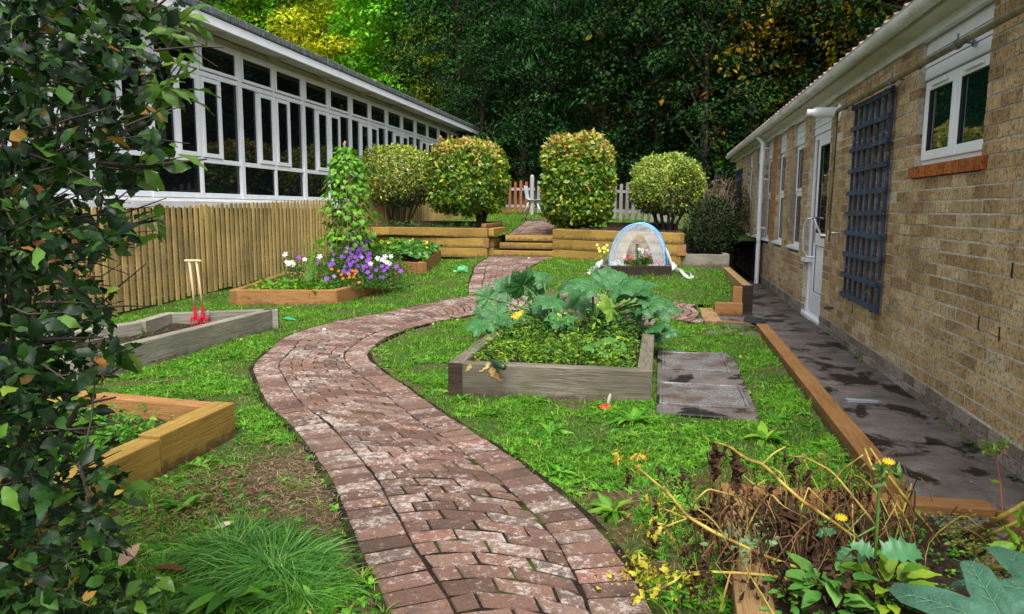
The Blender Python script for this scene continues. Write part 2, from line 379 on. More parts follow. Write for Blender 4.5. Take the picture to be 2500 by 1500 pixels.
# ---- key lines of the plan
SL = G(1194, 622); SR = G(1335, 623)                     # foot of the steps
WR = G(1658, 645)                                        # right end of the right retaining wall
WLx = -7.0
wl_dir = (SL-np.array([*xy(G(1090, 622)), 0])); WLy = SL[1] + .0
ZT = .89                                                 # top of the retaining walls
TIM_X0, TIM_X1, TIM_Y0, TIM_Y1 = .99, 1.10, 9.0, 12.0
PATHL = [(-.48, 1.5), (-.79, 2.0), (-1.03, 2.35), (-1.24, 2.68), (-1.5, 3.06), (-2.0, 3.68), (-2.41, 4.12), (-2.85, 4.72), (-3.13, 5.16), (-3.32, 5.72), (-3.5, 6.3), (-3.52, 7.0), (-3.38, 7.7), (-2.98, 8.55), (-2.45, 9.3), (-1.7, 9.72), (-.8, 9.65), (0, 9.3), (.46, 9.1)]
PATHR = [(.25, 1.5), (.07, 2.0), (-.06, 2.4), (-.22, 2.77), (-.47, 3.17), (-.87, 3.7), (-1.25, 4.15), (-1.75, 4.8), (-2.1, 5.25), (-2.4, 5.72), (-2.52, 6.2), (-2.57, 6.7), (-2.5, 7.3), (-2.3, 7.9), (-1.95, 8.35), (-1.4, 8.62), (-.7, 8.62), (0, 8.4), (.44, 8.15)]
STL = [(-2.5, 9.42), (-2.7, 10.2), (-2.9, 11.2), (-3.1, 12.2), (SL[0]-.1, SL[1]-.02)]
STR = [(-1.55, 9.86), (-1.85, 10.4), (-2.02, 11.2), (-2.1, 12.1), (SR[0]+.02, SR[1]-.02)]
POLY_PATH = PATHL+PATHR[::-1]; POLY_STEP = STL+STR[::-1]

# ================================================================== SETTING
def grid(name, x0, x1, y0, y1, dx, dy, zf, mats, mask=None, kind='structure', dryf=None):
    xs = np.arange(x0, x1+1e-6, dx); ys = np.arange(y0, y1+1e-6, dy); X, Y = np.meshgrid(xs, ys)
    Z = zf(X, Y); V = np.stack([X.ravel(), Y.ravel(), Z.ravel()], 1); nx = len(xs); ny = len(ys)
    i, j = np.meshgrid(np.arange(nx-1), np.arange(ny-1)); a = (j*nx+i).ravel()
    F = np.stack([a, a+1, a+nx+1, a+nx], 1)
    if mask is not None:
        c = V[F].mean(1); F = F[mask(c[:, 0], c[:, 1])]
    me = mesh_np(name, V, [F], mats, None, True)
    if dryf is not None:
        at_ = me.attributes.new('dry', 'FLOAT', 'POINT'); at_.data.foreach_set('value', dryf(V[:, 0], V[:, 1]).astype(np.float32))
    o = objm(name, me); tag(o, kind=kind); return o
def resample(P, n_):
    P = np.array(P, float); d = np.concatenate([[0], np.cumsum(np.linalg.norm(np.diff(P, axis=0), axis=1))])
    # smooth (Catmull-Rom) then sample
    from numpy import interp as ip
    t = np.linspace(0, len(P)-1, 400); i = np.clip(t.astype(int), 0, len(P)-2); u = (t-i)[:, None]
    p0 = P[np.clip(i-1, 0, None)]; p1 = P[i]; p2 = P[i+1]; p3 = P[np.clip(i+2, None, len(P)-1)]
    Q = .5*((2*p1)+(-p0+p2)*u+(2*p0-5*p1+4*p2-p3)*u**2+(-p0+3*p1-3*p2+p3)*u**3)
    return Q, t
def dry(x, y):
    d = np.exp(-(((x+1.62)/.42)**2+((y-2.95)/.42)**2))*1.2       # worn patch beside the yellow bed
    d += np.exp(-(((x+1.35)/.22)**2+((y-2.45)/.6)**2))*.5
    d += .9*np.exp(-(((x+3.0)/.5)**2+((y-6.9)/.5)**2))
    d += .45*np.exp(-(((x+.1)/.3)**2+((y-3.0)/.3)**2))
    C_ = np.array(resample(PATHL, 1)[0][::8].tolist()+resample(PATHR, 1)[0][::8].tolist()); x = np.asarray(x); y = np.asarray(y); dd = np.full(x.shape, 9.0)
    for c_ in C_: dd = np.minimum(dd, (x-c_[0])**2+(y-c_[1])**2)
    d = d+(.75+.5*np.sin(x*9+y*5)+.4*np.sin(x*23-y*17))*np.exp(-dd/.012)
    d += 1.3*np.clip(np.sin(x*4.1+1.3*np.sin(y*3.3))*np.sin(y*5.2+1.1*np.cos(x*3.1))-.50, 0, 1)
    return np.clip(d, 0, 1)
wob = lambda x, y: .008*np.sin(x*3.1+y*1.7)+.006*np.sin(x*7.3-y*5.1)
def lawnz(x, y):
    r = T(x, y)+wob(x, y)-.004
    return np.where(inpoly(x, y, POLY_PATH) | inpoly(x, y, POLY_STEP), r-.05, r)
grid('lawn_soil', -6.62, 1.03, -1, 14.6, .05, .05, lawnz, [M['lawn']],
     mask=lambda x, y: ~((x > .5) & (x < 1.04) & (y > 7.6) & (y < 9.2)), dryf=dry)
# wide ground sheet
gm = mat('woodland_floor', rough=.95, spec=.1); n = NT(gm)
n.col(n.ramp(n.noise(n.world(), 1.5, 6), [(.35, (.012, .014, .006)), (.65, (.035, .045, .015))]))
b = MB(); b.box(-400, 400, -300, 600, -.5, -.06); tag(objm('ground', b.mesh('ground', [gm])), kind='structure')
# upper terrace
def upmask(x, y):
    yw = np.where(x < SL[0], SL[1]+.06, np.where(x < SR[0], SR[1]+.72, SR[1]+(x-SR[0])*(WR[1]-SR[1])/(WR[0]-SR[0])+.1))
    return (y > yw) & ~((x > WR[0]-.02) & (y < WR[1]+.9))
grid('terrace_lawn', -6.9, 6, 11.8, 23.2, .1, .1, lambda x, y: U(x, y)+wob(x, y)-.01, [M['lawn']], mask=upmask, dryf=lambda x, y: .12+0*x)
hillm = gm
def hillz(x, y): 
    return np.where(y < 23.0, .9, 1.2+(y-23)*.30+.004*np.maximum(0, y-23)**2)+.25*np.sin(x*.7+y*.4)*sst(23, 27, y)
grid('hill', -70, 60, 22.8, 95, 1.6, 1.2, lambda x, y: hillz(x, y), [hillm])
# right-hand slope behind the brick building
# pavement slabs
b = MB(); y = 1.0; k = 0
while y < 18.3:
    L = .62+.02*((k*7) % 3); dz = .004*((k*5) % 4)
    for x0, x1 in ((1.115, 1.72),):
        b.box(x0+.004, x1, y+.008, y+L-.008, -.04, .012+dz)
    y += L; k += 1
sl = objm('pavement', b.mesh('pavement', [M['slab']])); add_bevel(sl, .006); tag(sl, kind='structure')
b = MB(); b.box(1.0, 1.9, 0, 19, -.055, -.002); b.box(.5, 1.12, 7.55, 9.25, -.05, .008)
tag(objm('paving_bed', b.mesh('paving_bed', [M['slab']])), kind='structure')

# ---- brick path
def paver(b, quad, z0f, h=.05, jig=.002):
    q = [np.array(p)+rng.normal(0, jig, 2) for p in quad]
    dz = float(np.clip(rng.normal(0, .0018), -.0018, .004)); tilt = np.clip(rng.normal(0, .0014, 4), -.0014, .003)
    c = sum(q)/4; ins = [p+(c-p)/np.linalg.norm(c-p)*rng.uniform(.003, .009) for p in q]
    z = [z0f(p[0], p[1]) for p in q]
    V = [(p[0], p[1], z[i]-h) for i, p in enumerate(q)]+[(p[0], p[1], z[i]+.008+dz+tilt[i]) for i, p in enumerate(q)]+[(p[0], p[1], z[i]+.0145+dz+tilt[i]) for i, p in enumerate(ins)]
    b.add(V, [(8, 9, 10, 11)]+[(4+i, 4+(i+1) % 4, 8+(i+1) % 4, 8+i) for i in range(4)]+[(i, (i+1) % 4, 4+(i+1) % 4, 4+i) for i in range(4)])
def ccw(q):
    a = sum(q[i][0]*q[(i+1) % 4][1]-q[(i+1) % 4][0]*q[i][1] for i in range(4)); return q if a > 0 else q[::-1]
def lay_path(b, Lp, Rp, zf, sag, hdr=.195, row=.0985):
    QL, t = resample(Lp, 400); QR, _ = resample(Rp, 400)
    # inner edges
    def inner(Q, sgn):
        d = np.gradient(Q, axis=0); d /= np.linalg.norm(d, axis=1)[:, None]
        return Q+np.stack([d[:, 1], -d[:, 0]], 1)*hdr*sgn
    IL = inner(QL, 1); IR = inner(QR, -1)
    # headers: bricks laid across each edge
    for Q, I in ((QL, IL), (QR, IR)):
        s = np.concatenate([[0], np.cumsum(np.linalg.norm(np.diff((Q+I)/2, axis=0), axis=1))]); nb = int(s[-1]/.100)
        for k in range(nb):
            a = (k+.0)*s[-1]/nb+.0068; e = (k+1)*s[-1]/nb-.0068
            f = lambda A, q: np.array([np.interp(q, s, A[:, 0]), np.interp(q, s, A[:, 1])])
            q = [f(Q, a), f(I, a), f(I, e), f(Q, e)]
            sh = .004; cn = (q[0]+q[3])/2-(q[1]+q[2])/2; cn /= np.linalg.norm(cn)
            q[0] = q[0]-cn*sh; q[3] = q[3]-cn*sh; q[1] = q[1]+cn*.004; q[2] = q[2]+cn*.004
            paver(b, ccw(q), zf)
    cr_ = QR-QL; cr_ /= np.linalg.norm(cr_, axis=1)[:, None]
    def ci(Q, sgn):
        d = np.gradient(Q, axis=0); d /= np.linalg.norm(d, axis=1)[:, None]; nn_ = np.stack([d[:, 1], -d[:, 0]], 1)
        return Q+cr_*sgn*(hdr/np.clip((cr_*nn_).sum(1), .45, 1))[:, None]
    IL = ci(QL, 1); IR = ci(QR, -1)
    mid = (IL+IR)/2; s = np.concatenate([[0], np.cumsum(np.linalg.norm(np.diff(mid, axis=0), axis=1))]); nr = int(s[-1]/row)
    fw = np.gradient(mid, axis=0); fw /= np.linalg.norm(fw, axis=1)[:, None]
    def P(q, u):
        l_ = np.array([np.interp(q, s, IL[:, 0]), np.interp(q, s, IL[:, 1])]); r_ = np.array([np.interp(q, s, IR[:, 0]), np.interp(q, s, IR[:, 1])])
        d_ = np.array([np.interp(q, s, fw[:, 0]), np.interp(q, s, fw[:, 1])]); 
        return l_+(r_-l_)*u+d_*sag*4*u*(1-u)
    for k in range(nr):
        a = k*row+.0068; e = (k+1)*row-.0068
        wd = np.linalg.norm(P(a, 1)-P(a, 0)); nb = wd/.192; st = (0 if k % 2 else -.5)+rng.uniform(-.06, .06)
        j = 0
        while True:
            u0 = (st+j)/nb; u1 = (st+j+1)/nb; j += 1
            if u0 >= .985: break
            u0 = max(u0, 0)+.004/wd; u1 = min(u1, 1)-.004/wd
            if u1-u0 < .02/wd: continue
            paver(b, ccw([P(a, u0), P(a, u1), P(e, u1), P(e, u0)]), zf)
b = MB()
lay_path(b, PATHL, PATHR, lambda x, y: float(T(x, y)), .075)
lay_path(b, STL, STR, lambda x, y: float(T(x, y)), .05)
UPL = [(SL[0]+.12, SL[1]+.72), xy(GU(1248, 552)), xy(GU(1266, 540)), xy(GU(1275, 531))]
UPR = [(SR[0]-.0, SR[1]+.74), xy(GU(1342, 552)), xy(GU(1352, 540)), xy(GU(1356, 531))]
lay_path(b, UPL, UPR, lambda x, y: float(U(x, y)), .0)
tag(objm('path', b.mesh('path', [M['paver']])), kind='structure')
# jointing bed under the bricks
b = MB(); b.mi = 0
for Lp, Rp, zf in ((PATHL, PATHR, T), (STL, STR, T), (UPL, UPR, U)):
    QL, t = resample(Lp, 400); QR, _ = resample(Rp, 400)
    ii = list(range(0, 400, 6))+[399]; V = []
    for i in ii:
        for u in (0, .25, .5, .75, 1):
            p = QL[i]*(1-u)+QR[i]*u; p = p+(QL[i]-QR[i])/np.linalg.norm(QL[i]-QR[i])*(.03 if u == 0 else (-.03 if u == 1 else 0)); V.append((p[0], p[1], float(zf(p[0], p[1]))+.0088))
    F = [(i*5+k, i*5+k+1, (i+1)*5+k+1, (i+1)*5+k) for i in range(len(ii)-1) for k in range(4)]
    b.add(V, [f[::-1] for f in F])
tag(objm('path_joints', b.mesh('path_joints', [M['joint']])), kind='structure')

# ================================================================== RIGHT-HAND BRICK BUILDING
XR = 1.72; YF = 18.1
RB = thing('brick_building', 'long single-storey buff brick building with white gutter, tall white windows and glazed door', 'building', (XR, 9, 0))
def brick_wall(b, plane, s0, s1, z0, z1, holes, out=-1, bl=.215, bh=.065, j=.0125, depth=.02, phase=0.0):
    """bricks as boxes on plane x=plane running along y from s0 to s1; out = side the face looks to"""
    k = 0; z = z0
    while z < z1-.02:
        zt = min(z+bh, z1); s = s0-(bl+j)*(.5 if k % 2 else 0)+phase
        while s < s1:
            a = max(s, s0); e = min(s+bl, s1)
            segs = [(a, e)]
            for (h0, h1, g0, g1) in holes:
                if z+bh*.5 > g0 and z+bh*.5 < g1:
                    ns = []
                    for p, q in segs:
                        if h1 <= p or h0 >= q: ns.append((p, q)); continue
                        if p < h0: ns.append((p, h0))
                        if q > h1: ns.append((h1, q))
                    segs = ns
            for p, q in segs:
                if q-p < .03: continue
                o1 = plane+out*(depth+rng.normal(0, .0012)); o0 = plane-out*.02
                jt = rng.normal(0, .0014, 4)
                b.box(min(o0, o1), max(o0, o1), p+jt[0], q+jt[1], z+jt[2], zt+jt[3])
            s += bl+j
        z += bh+j; k += 1
win = [(9.67, 10.41), (11.01, 11.75), (12.30, 13.02), (13.60, 14.30), (14.85, 15.54)]
DY0, DY1 = 8.22, 9.27
ZB = 2.375                                               # top of the brickwork, underside of the white trim
NW0, NW1, NWB = 4.47, 5.57, 1.56
FW0, FW1 = 2.75, 3.93
holes = [(a, e, .72, 9) for a, e in win]+[(DY0, DY1, -1, 9), (NW0, NW1, NWB, 9), (FW0, FW1, NWB, 9)]
holes_b = holes+[(NW0-.1, NW1+.06, 1.468, 1.57), (FW0-.06, FW1+.06, 1.468, 1.57)]
b = MB(); brick_wall(b, XR, 1.0, YF, .16, ZB, holes_b)
wall = part('brick_wall', b, [M['brick']], RB)
for (p0_, p1_) in ((1.0, DY0), (DY1, YF)):               # the grey rendered plinth course either side of the door
    b = MB(); brick_wall(b, XR-.004, p0_, p1_, 0.0, .155, [], depth=.022)
    part('plinth', b, [M['brick_plinth']], RB)
b = MB(); s0 = 1.0
for a, e, zb in sorted([(a, e, .72) for a, e in win]+[(DY0, DY1, 0), (NW0, NW1, 1.47), (FW0, FW1, 1.47)]):
    b.box(XR-.0165, XR+.25, s0, a, 0, ZB+.1)
    if zb > 0: b.box(XR-.0165, XR+.25, a, e, 0, zb)
    s0 = e
b.box(XR-.0165, XR+.25, s0, YF, 0, ZB+.1)
b.box(XR-.012, XR+7, YF-.02, YF, 0, ZB+.1)
part('mortar', b, [M['mortar']], RB)
b = MB()
for k in range(int(7/.225)): 
    for r in range(31): b.box(XR+k*.2255+(.11 if r % 2 else 0), XR+k*.2255+.215+(.11 if r % 2 else 0), YF-.001, YF+.018, .002+r*.0755, .067+r*.0755)
part('end_wall', b, [M['brick']], RB)
# red tile-brick sills
for (a, e) in ((NW0-.085, NW1+.04), (FW0-.05, FW1+.05)):
    b = MB(); s = a
    while s < e-.05: b.box(XR-.042, XR+.05, s+.005, min(s+.105, e), 1.475, 1.552); s += .112
    part('brick_sill', b, [M['brick_orange']], RB, bevel=.004)
# dark orange brick pier faces between the far windows are ordinary bricks laid on end
b = MB(); brick_wall(b, XR-.004, 11.77, 12.28, .80, ZB, [], depth=.0205)
part('orange_pier', b, [brickmat('amber_brick', [(0, (.33, .16, .06)), (.5, (.45, .22, .085)), (1, (.38, .20, .09))])], RB)

def frame_rect(b, X, y0, y1, z0, z1, wd=.05, dp=.06, wb=None):
    """rectangular frame bars in the plane x=X, face towards -x"""
    wb = wb or wd
    b.box(X, X+dp, y0, y0+wd, z0, z1); b.box(X, X+dp, y1-wd, y1, z0, z1)
    b.box(X+.001, X+dp-.001, y0+wd, y1-wd, z1-wd, z1); b.box(X+.001, X+dp-.001, y0+wd, y1-wd, z0, z0+wb)
def pane(parent, X, y0, y1, z0, z1, m_=None):
    b = MB(); b.add([(X, y0, z0), (X, y1, z0), (X, y1, z1), (X, y0, z1)], [(0, 3, 2, 1)])
    p = part('pane', b, [m_ or M['glass']], parent)
    return p
def gasket(parent, X, y0, y1, z0, z1):
    b = MB(); frame_rect(b, X, y0, y1, z0, z1, .008, .01); return b
def cladding(parent, y0, y1, z0, z1, X):
    """white shiplap boards above a window"""
    b = MB(); z = z0
    while z < z1-.01:
        zt = min(z+.082, z1); b.add([(X-.004, y0, z), (X-.004, y1, z), (X+.004, y0, zt-.006), (X+.004, y1, zt-.006), (X+.012, y0, zt-.006), (X+.012, y1, zt-.006), (X+.012, y0, zt), (X+.012, y1, zt), (X+.014, y0, z), (X+.014, y1, z)],
                                    [(0, 2, 3, 1), (2, 4, 5, 3), (4, 6, 7, 5), (0, 1, 9, 8)]); z += .082
    b.box(X+.014, X+.05, y0, y1, z0, z1+.04)
    return part('cladding', b, [M['upvc']], parent)
for i, (a, e) in enumerate(win):
    X = XR+.045
    b = MB(); frame_rect(b, X, a, e, .80, 2.10, .045); b.box(X+.002, X+.058, a+.045, e-.045, 1.44, 1.54)
    frame_rect(b, X-.014, a+.03, e-.03, 1.50, 2.075, .042, .02)
    b.box(X-.026, X-.014, (a+e)/2-.1, (a+e)/2+.1, 2.045, 2.062)
    f = part('window', b, [M['upvc']], RB, bevel=.004)
    pane(f, X+.012, a+.045, e-.045, .845, 1.44); pane(f, X+.004, a+.07, e-.07, 1.54, 2.04)
    b = MB(); frame_rect(b, X+.006, a+.045, e-.045, .845, 1.44, .008, .01); frame_rect(b, X-.002, a+.072, e-.072, 1.542, 2.033, .008, .01); part('gasket', b, [M['rubber']], f)
    b = MB(); b.add([(XR-.05, a-.03, .765), (XR-.05, e+.03, .765), (XR+.06, a-.03, .765), (XR+.06, e+.03, .765), (XR-.05, a-.03, .79), (XR-.05, e+.03, .79), (XR+.06, a-.03, .815), (XR+.06, e+.03, .815)],
        [(0, 2, 3, 1), (4, 5, 7, 6), (0, 1, 5, 4), (0, 4, 6, 2), (1, 3, 7, 5)]); part('sill', b, [M['upvc']], f)
    cladding(RB, a, e, 2.10, ZB+.02, XR+.02)
# pale blind seen behind the middle of the far windows
b = MB(); b.box(XR+.12, XR+.125, 12.42, 12.8, .86, 2.03); part('blind', b, [mat('pale_blind', (.45, .47, .52), .8)], RB)
for (a, e, name) in ((NW0, NW1, 'window'), (FW0, FW1, 'window')):
    X = XR+.03; z0, z1 = NWB+.002, 2.125; mid = a+(e-a)*.49
    b = MB(); frame_rect(b, X, a, e, z0, z1, .035, .06)
    for (p, q) in ((a+.02, mid+.006), (mid-.006+.014, e-.02)): frame_rect(b, X-.016, p, q, z0+.03, z1-.012, .062, .04)
    for (p, q) in ((a+.02, mid), (mid, e-.02)): b.box(X-.036, X-.016, (p+q)/2-.13, (p+q)/2+.13, z1-.055, z1-.036)
    f = part(name, b, [M['upvc']], RB, bevel=.005)
    for (p, q) in ((a+.08, mid-.055), (mid+.07, e-.08)):
        pane(f, X+.006, p, q, z0+.09, z1-.072, M['glass_g'])
    b = MB()
    for (p, q) in ((a+.08, mid-.055), (mid+.07, e-.08)): frame_rect(b, X-.008, p, q, z0+.09, z1-.072, .007, .014)
    part('gasket', b, [M['rubber']], f)
    cladding(RB, a, e, z1+.002, ZB+.02, XR+.01)
# far bricks of pier above window line reach the eaves; white trim board, soffit and gutter
b = MB(); b.box(XR-.045, XR-.001, 1.0, YF+.05, ZB, ZB+.055); part('frieze_board', b, [M['white_board']], RB)
b = MB(); b.add([(XR-.045, 1, ZB+.055), (XR-.045, YF+.1, ZB+.055), (XR-.15, 1, ZB+.075), (XR-.15, YF+.1, ZB+.075), (XR-.045, 1, ZB+.075), (XR-.045, YF+.1, ZB+.075)], [(0, 1, 3, 2), (2, 3, 5, 4)])
b.box(XR-.152, XR-.13, 1, YF+.1, ZB+.07, ZB+.19); b.box(XR-.15, XR+.03, YF+.02, YF+.1, ZB+.0, ZB+.19); part('soffit', b, [M['soffit']], RB)
b = MB(); prof = []
for k in range(11):
    q = pi+pi*k/10; prof.append((XR-.205+.056*cos(q), ZB+.135+.062*sin(q)))
prof = [(prof[0][0]-.008, prof[0][1]+.004)]+prof
V = [(x, yy, z) for yy in (1.0, YF+.16) for x, z in prof]; n_ = len(prof)
b.add(V, [(i, i+1, n_+i+1, n_+i) for i in range(n_-1)])
V = [(x+(.004 if x < XR-.2 else -.004), yy, z+.004) for yy in (1.0, YF+.16) for x, z in prof]; b.add(V, [(i+1, i, n_+i, n_+i+1) for i in range(n_-1)])
b.add([(x, YF+.16, z) for x, z in prof], [tuple(range(n_))])
part('gutter', b, [M['white_board']], RB, smooth=False)
# roof of pan tiles with a scalloped verge over the gutter
b = MB(); sl_ = radians(17)
yy = 1.0
while yy < YF+.15:
    for r in range(16):
        x0 = XR-.22+r*.30*cos(sl_); z0 = ZB+.165+r*.30*sin(sl_)
        for k in range(2):
            h = (0, .03)[k]; a = yy+.11*k
            b.add([(x0, a+.008, z0+h*.4), (x0, a+.055, z0+h+.012), (x0, a+.102, z0+h*.4), (x0+.34, a+.008, z0+h*.4+.09), (x0+.34, a+.055, z0+h+.102), (x0+.34, a+.102, z0+h*.4+.09), (x0, a+.008, z0-.02), (x0, a+.102, z0-.02)],
                  [(0, 1, 4, 3), (1, 2, 5, 4), (0, 6, 7, 2), (0, 2, 1)])
    yy += .22
part('tiled_roof', b, [M['tile']], RB)
b = MB(); x1 = XR+4.7; z1 = ZB+.1+4.9*math.tan(sl_)
b.add([(XR-.18, .8, ZB+.13), (XR-.18, YF+.12, ZB+.13), (x1, .8, z1), (x1, YF+.12, z1), (XR-.18+9.4, .8, ZB+.13), (XR-.18+9.4, YF+.12, ZB+.13)], [(0, 1, 3, 2), (2, 3, 5, 4), (1, 5, 3), (0, 2, 4)])
part('roof_deck', b, [M['felt']], RB)
# downpipe
b = MB(); yp = 12.85; xp = XR-.10
b.tube([(xp-.09, yp, ZB+.09), (xp-.05, yp, ZB+.04), (xp, yp, ZB-.03), (xp, yp, .03)], .036, 16)
for z in (.95, 1.75, 2.25): b.tube([(xp, yp, z), (xp, yp, z+.035)], .041, 16); b.box(xp-.004, XR, yp-.05, yp+.05, z+.008, z+.026)
dp = part('downpipe', b, [M['upvc']], RB, smooth=False)
# door with a narrow sidelight
D_ = MB(); X = XR+.03
frame_rect(D_, X, DY0, DY1, .05, 2.115, .055, .07, .05); D_.box(X+.002, X+.068, 8.98, 9.03, .1, 2.06)
D_.box(X-.05, X+.06, DY0-.02, DY1, -.0, .052)
door_frame = part('door_frame', D_, [M['upvc']], RB, bevel=.004)
pane(door_frame, X+.02, 9.03, DY1-.055, .72, 2.06)
b = MB(); b.box(X+.01, X+.05, 9.03, DY1-.055, .1, .72); b.box(XR-.05, XR+.02, 9.0, 9.3, .66, .70); part('sidelight_panel', b, [M['upvc']], door_frame)
b = MB(); frame_rect(b, X-.012, DY0+.05, 8.975, .11, 2.055, .085, .05, .22); b.box(X-.010, X+.036, DY0+.135, 8.89, .86, 1.0)
b.box(X+.006, X+.03, DY0+.135, 8.89, .33, .86)
dr = part('door', b, [M['upvc']], RB, bevel=.005)
pane(dr, X+.008, DY0+.135, 8.89, 1.0, 1.97)
b = MB(); frame_rect(b, X-.006, DY0+.135, 8.89, 1.0, 1.97, .008, .016); frame_rect(b, X-.002, DY0+.135, 8.89, .33, .86, .006, .01); part('gasket', b, [M['rubber']], dr)
b = MB(); b.tube([(X-.01, 8.90, 1.17), (X-.10, 8.92, 1.16), (X-.125, 8.93, 1.10), (X-.135, 8.93, .95), (X-.125, 8.93, .80), (X-.09, 8.92, .73), (X-.01, 8.90, .72)], .013, 8)
b.box(X-.02, X-.01, 8.86, 8.93, .9, 1.05); part('door_handle', b, [mat('satin_aluminium', (.6, .62, .66), .35, .5, .7)], dr)
b = MB(); b.tube([(X-.02, 8.7, 1.17), (X-.10, 8.60, 1.17), (X-.11, 8.45, 1.16), (X-.10, 8.40, 1.10), (X-.05, 8.38, .98)], .013, 8); part('grab_rail', b, [mat('satin_rail', (.55, .57, .6), .35, .5, .7)], dr)
cladding(RB, DY0, DY1, 2.118, ZB+.02, XR+.02)
# boiler flue
b = MB(); yl = 7.86; zl = 2.215
V0 = [(XR-.012, yl, zl), (XR-.03, yl, zl)]; b.tube([(XR-.02, yl, zl), (XR-.035, yl, zl)], .085, 20); b.tube([(XR-.035, yl, zl), (XR-.05, yl, zl)], [.085, .055], 20)
b.tube([(XR-.04, yl, zl), (XR-.25, yl, zl)], .05, 20); b.tube([(XR-.25, yl, zl), (XR-.27, yl, zl)], .045, 20); b.tube([(XR-.262, yl, zl), (XR-.33, yl, zl)], .034, 16)
b.tube([(XR-.20, yl, zl), (XR-.21, yl, zl)], .053, 20)
part('flue', b, [M['upvc']], RB, smooth=False)
# small fittings on the brick: overflow stub, wall stain plates
b = MB(); b.tube([(XR, 7.63, .30), (XR-.10, 7.63, .30)], .014, 10); part('overflow_stub', b, [mat('green_stub', (.03, .05, .04), .5)], RB)
b = MB()
for (yy, zz) in ((3.98, .93), (4.3, .62), (4.05, .60), (6.9, 0.35)):
    b.box(XR-.024, XR-.0205, yy, yy+.012, zz, zz+.075)
part('crack', b, [mat('dark_crack', (.02, .015, .012), .9)], RB)

# ---- metal pipe on brackets along the brick wall
WP = thing('wall_pipe', 'tarnished metal pipe on brackets along the top of the brick wall, dropping beside the door', 'pipe', (1.6, 5, 0))
b = MB(); b.tube([(1.60, 3.2, 2.175), (1.60, 4.6, 2.18), (1.60, 7.46, 2.185), (1.60, 7.53, 2.175), (1.60, 7.555, 2.13), (1.60, 7.56, 1.9), (1.60, 7.60, 1.02), (1.60, 7.60, .96)], .0185, 12)
b.tube([(1.60, 5.27, 2.18), (1.60, 5.31, 2.18)], .0225, 12); b.tube([(1.60, 6.42, 2.18), (1.60, 6.45, 2.18)], .021, 12)
part('pipe', b, [M['copper']], WP)
for yy in (4.66, 5.86, 7.22):
    b = MB(); b.tube([(1.60, yy, 2.18), (1.66, yy+.05, 2.20), (XR, yy+.1, 2.205)], .007, 6); b.tube([(1.60, yy-.012, 2.18), (1.60, yy+.012, 2.18)], .027, 12)
    b.tube([(1.60, yy, 2.2), (1.60, yy, 2.24)], .006, 6); b.tube([(XR-.006, yy+.1, 2.205), (XR-.001, yy+.1, 2.205)], .022, 10)
    part('bracket', b, [M['bluegrey_metal']], WP)
for zz in (1.66, 1.04):
    b = MB(); b.tube([(1.60, 7.58, zz), (1.72, 7.56, zz)], .007, 6); b.tube([(1.6, 7.58, zz-.02), (1.6, 7.58, zz+.02)], .025, 10); b.tube([(1.69, 7.56, zz), (1.70, 7.56, zz)], .014, 8)
    if zz < 1.2: b.tube([(1.54, 7.62, zz-.03), (1.62, 7.60, zz-.03)], .028, 10); b.tube([(1.60, 7.60, zz-.09), (1.60, 7.60, zz+.03)], .026, 10)
    part('bracket', b, [M['steel']], WP)
# ---- trellises
def trellis(label, y0, y1, z0, z1, nv, nh):
    t = thing('trellis', label, 'trellis', (XR-.03, (y0+y1)/2, z0), group='trellises on the brick wall')
    for i in range(nv):
        yy = y0+.02+(y1-y0-.04)*i/(nv-1); b = MB(); j = rng.normal(0, .004, 2)
        b.box(XR-.058, XR-.036, yy-.017, yy+.017, z0-.02+j[0], z1+j[1]+.01); part('upright', b, [M['trellis']], t, bevel=.002)
    for i in range(nh):
        zz = z0+.02+(z1-z0-.04)*i/(nh-1); j = rng.normal(0, .006, 2)
        b = MB(); b.add([(XR-.0795, y0-.02, zz-.02+j[0]), (XR-.0795, y1+.02, zz-.02+j[1]), (XR-.0795, y0-.02, zz+.02+j[0]), (XR-.0795, y1+.02, zz+.02+j[1]),
                         (XR-.0585, y0-.02, zz-.02+j[0]), (XR-.0585, y1+.02, zz-.02+j[1]), (XR-.0585, y0-.02, zz+.02+j[0]), (XR-.0585, y1+.02, zz+.02+j[1])],
                        [(0, 2, 3, 1), (4, 5, 7, 6), (0, 1, 5, 4), (2, 6, 7, 3), (0, 4, 6, 2), (1, 3, 7, 5)]); part('crossbar', b, [M['trellis']], t, bevel=.002)
    return t
trellis('tall dark blue wooden trellis on the brick wall between the door and the nearest window', 6.05, 7.14, .48, 2.17, 7, 10)
trellis('small distant dark blue trellis on the far end of the brick wall', 16.5, 17.65, .42, 2.14, 6, 9)
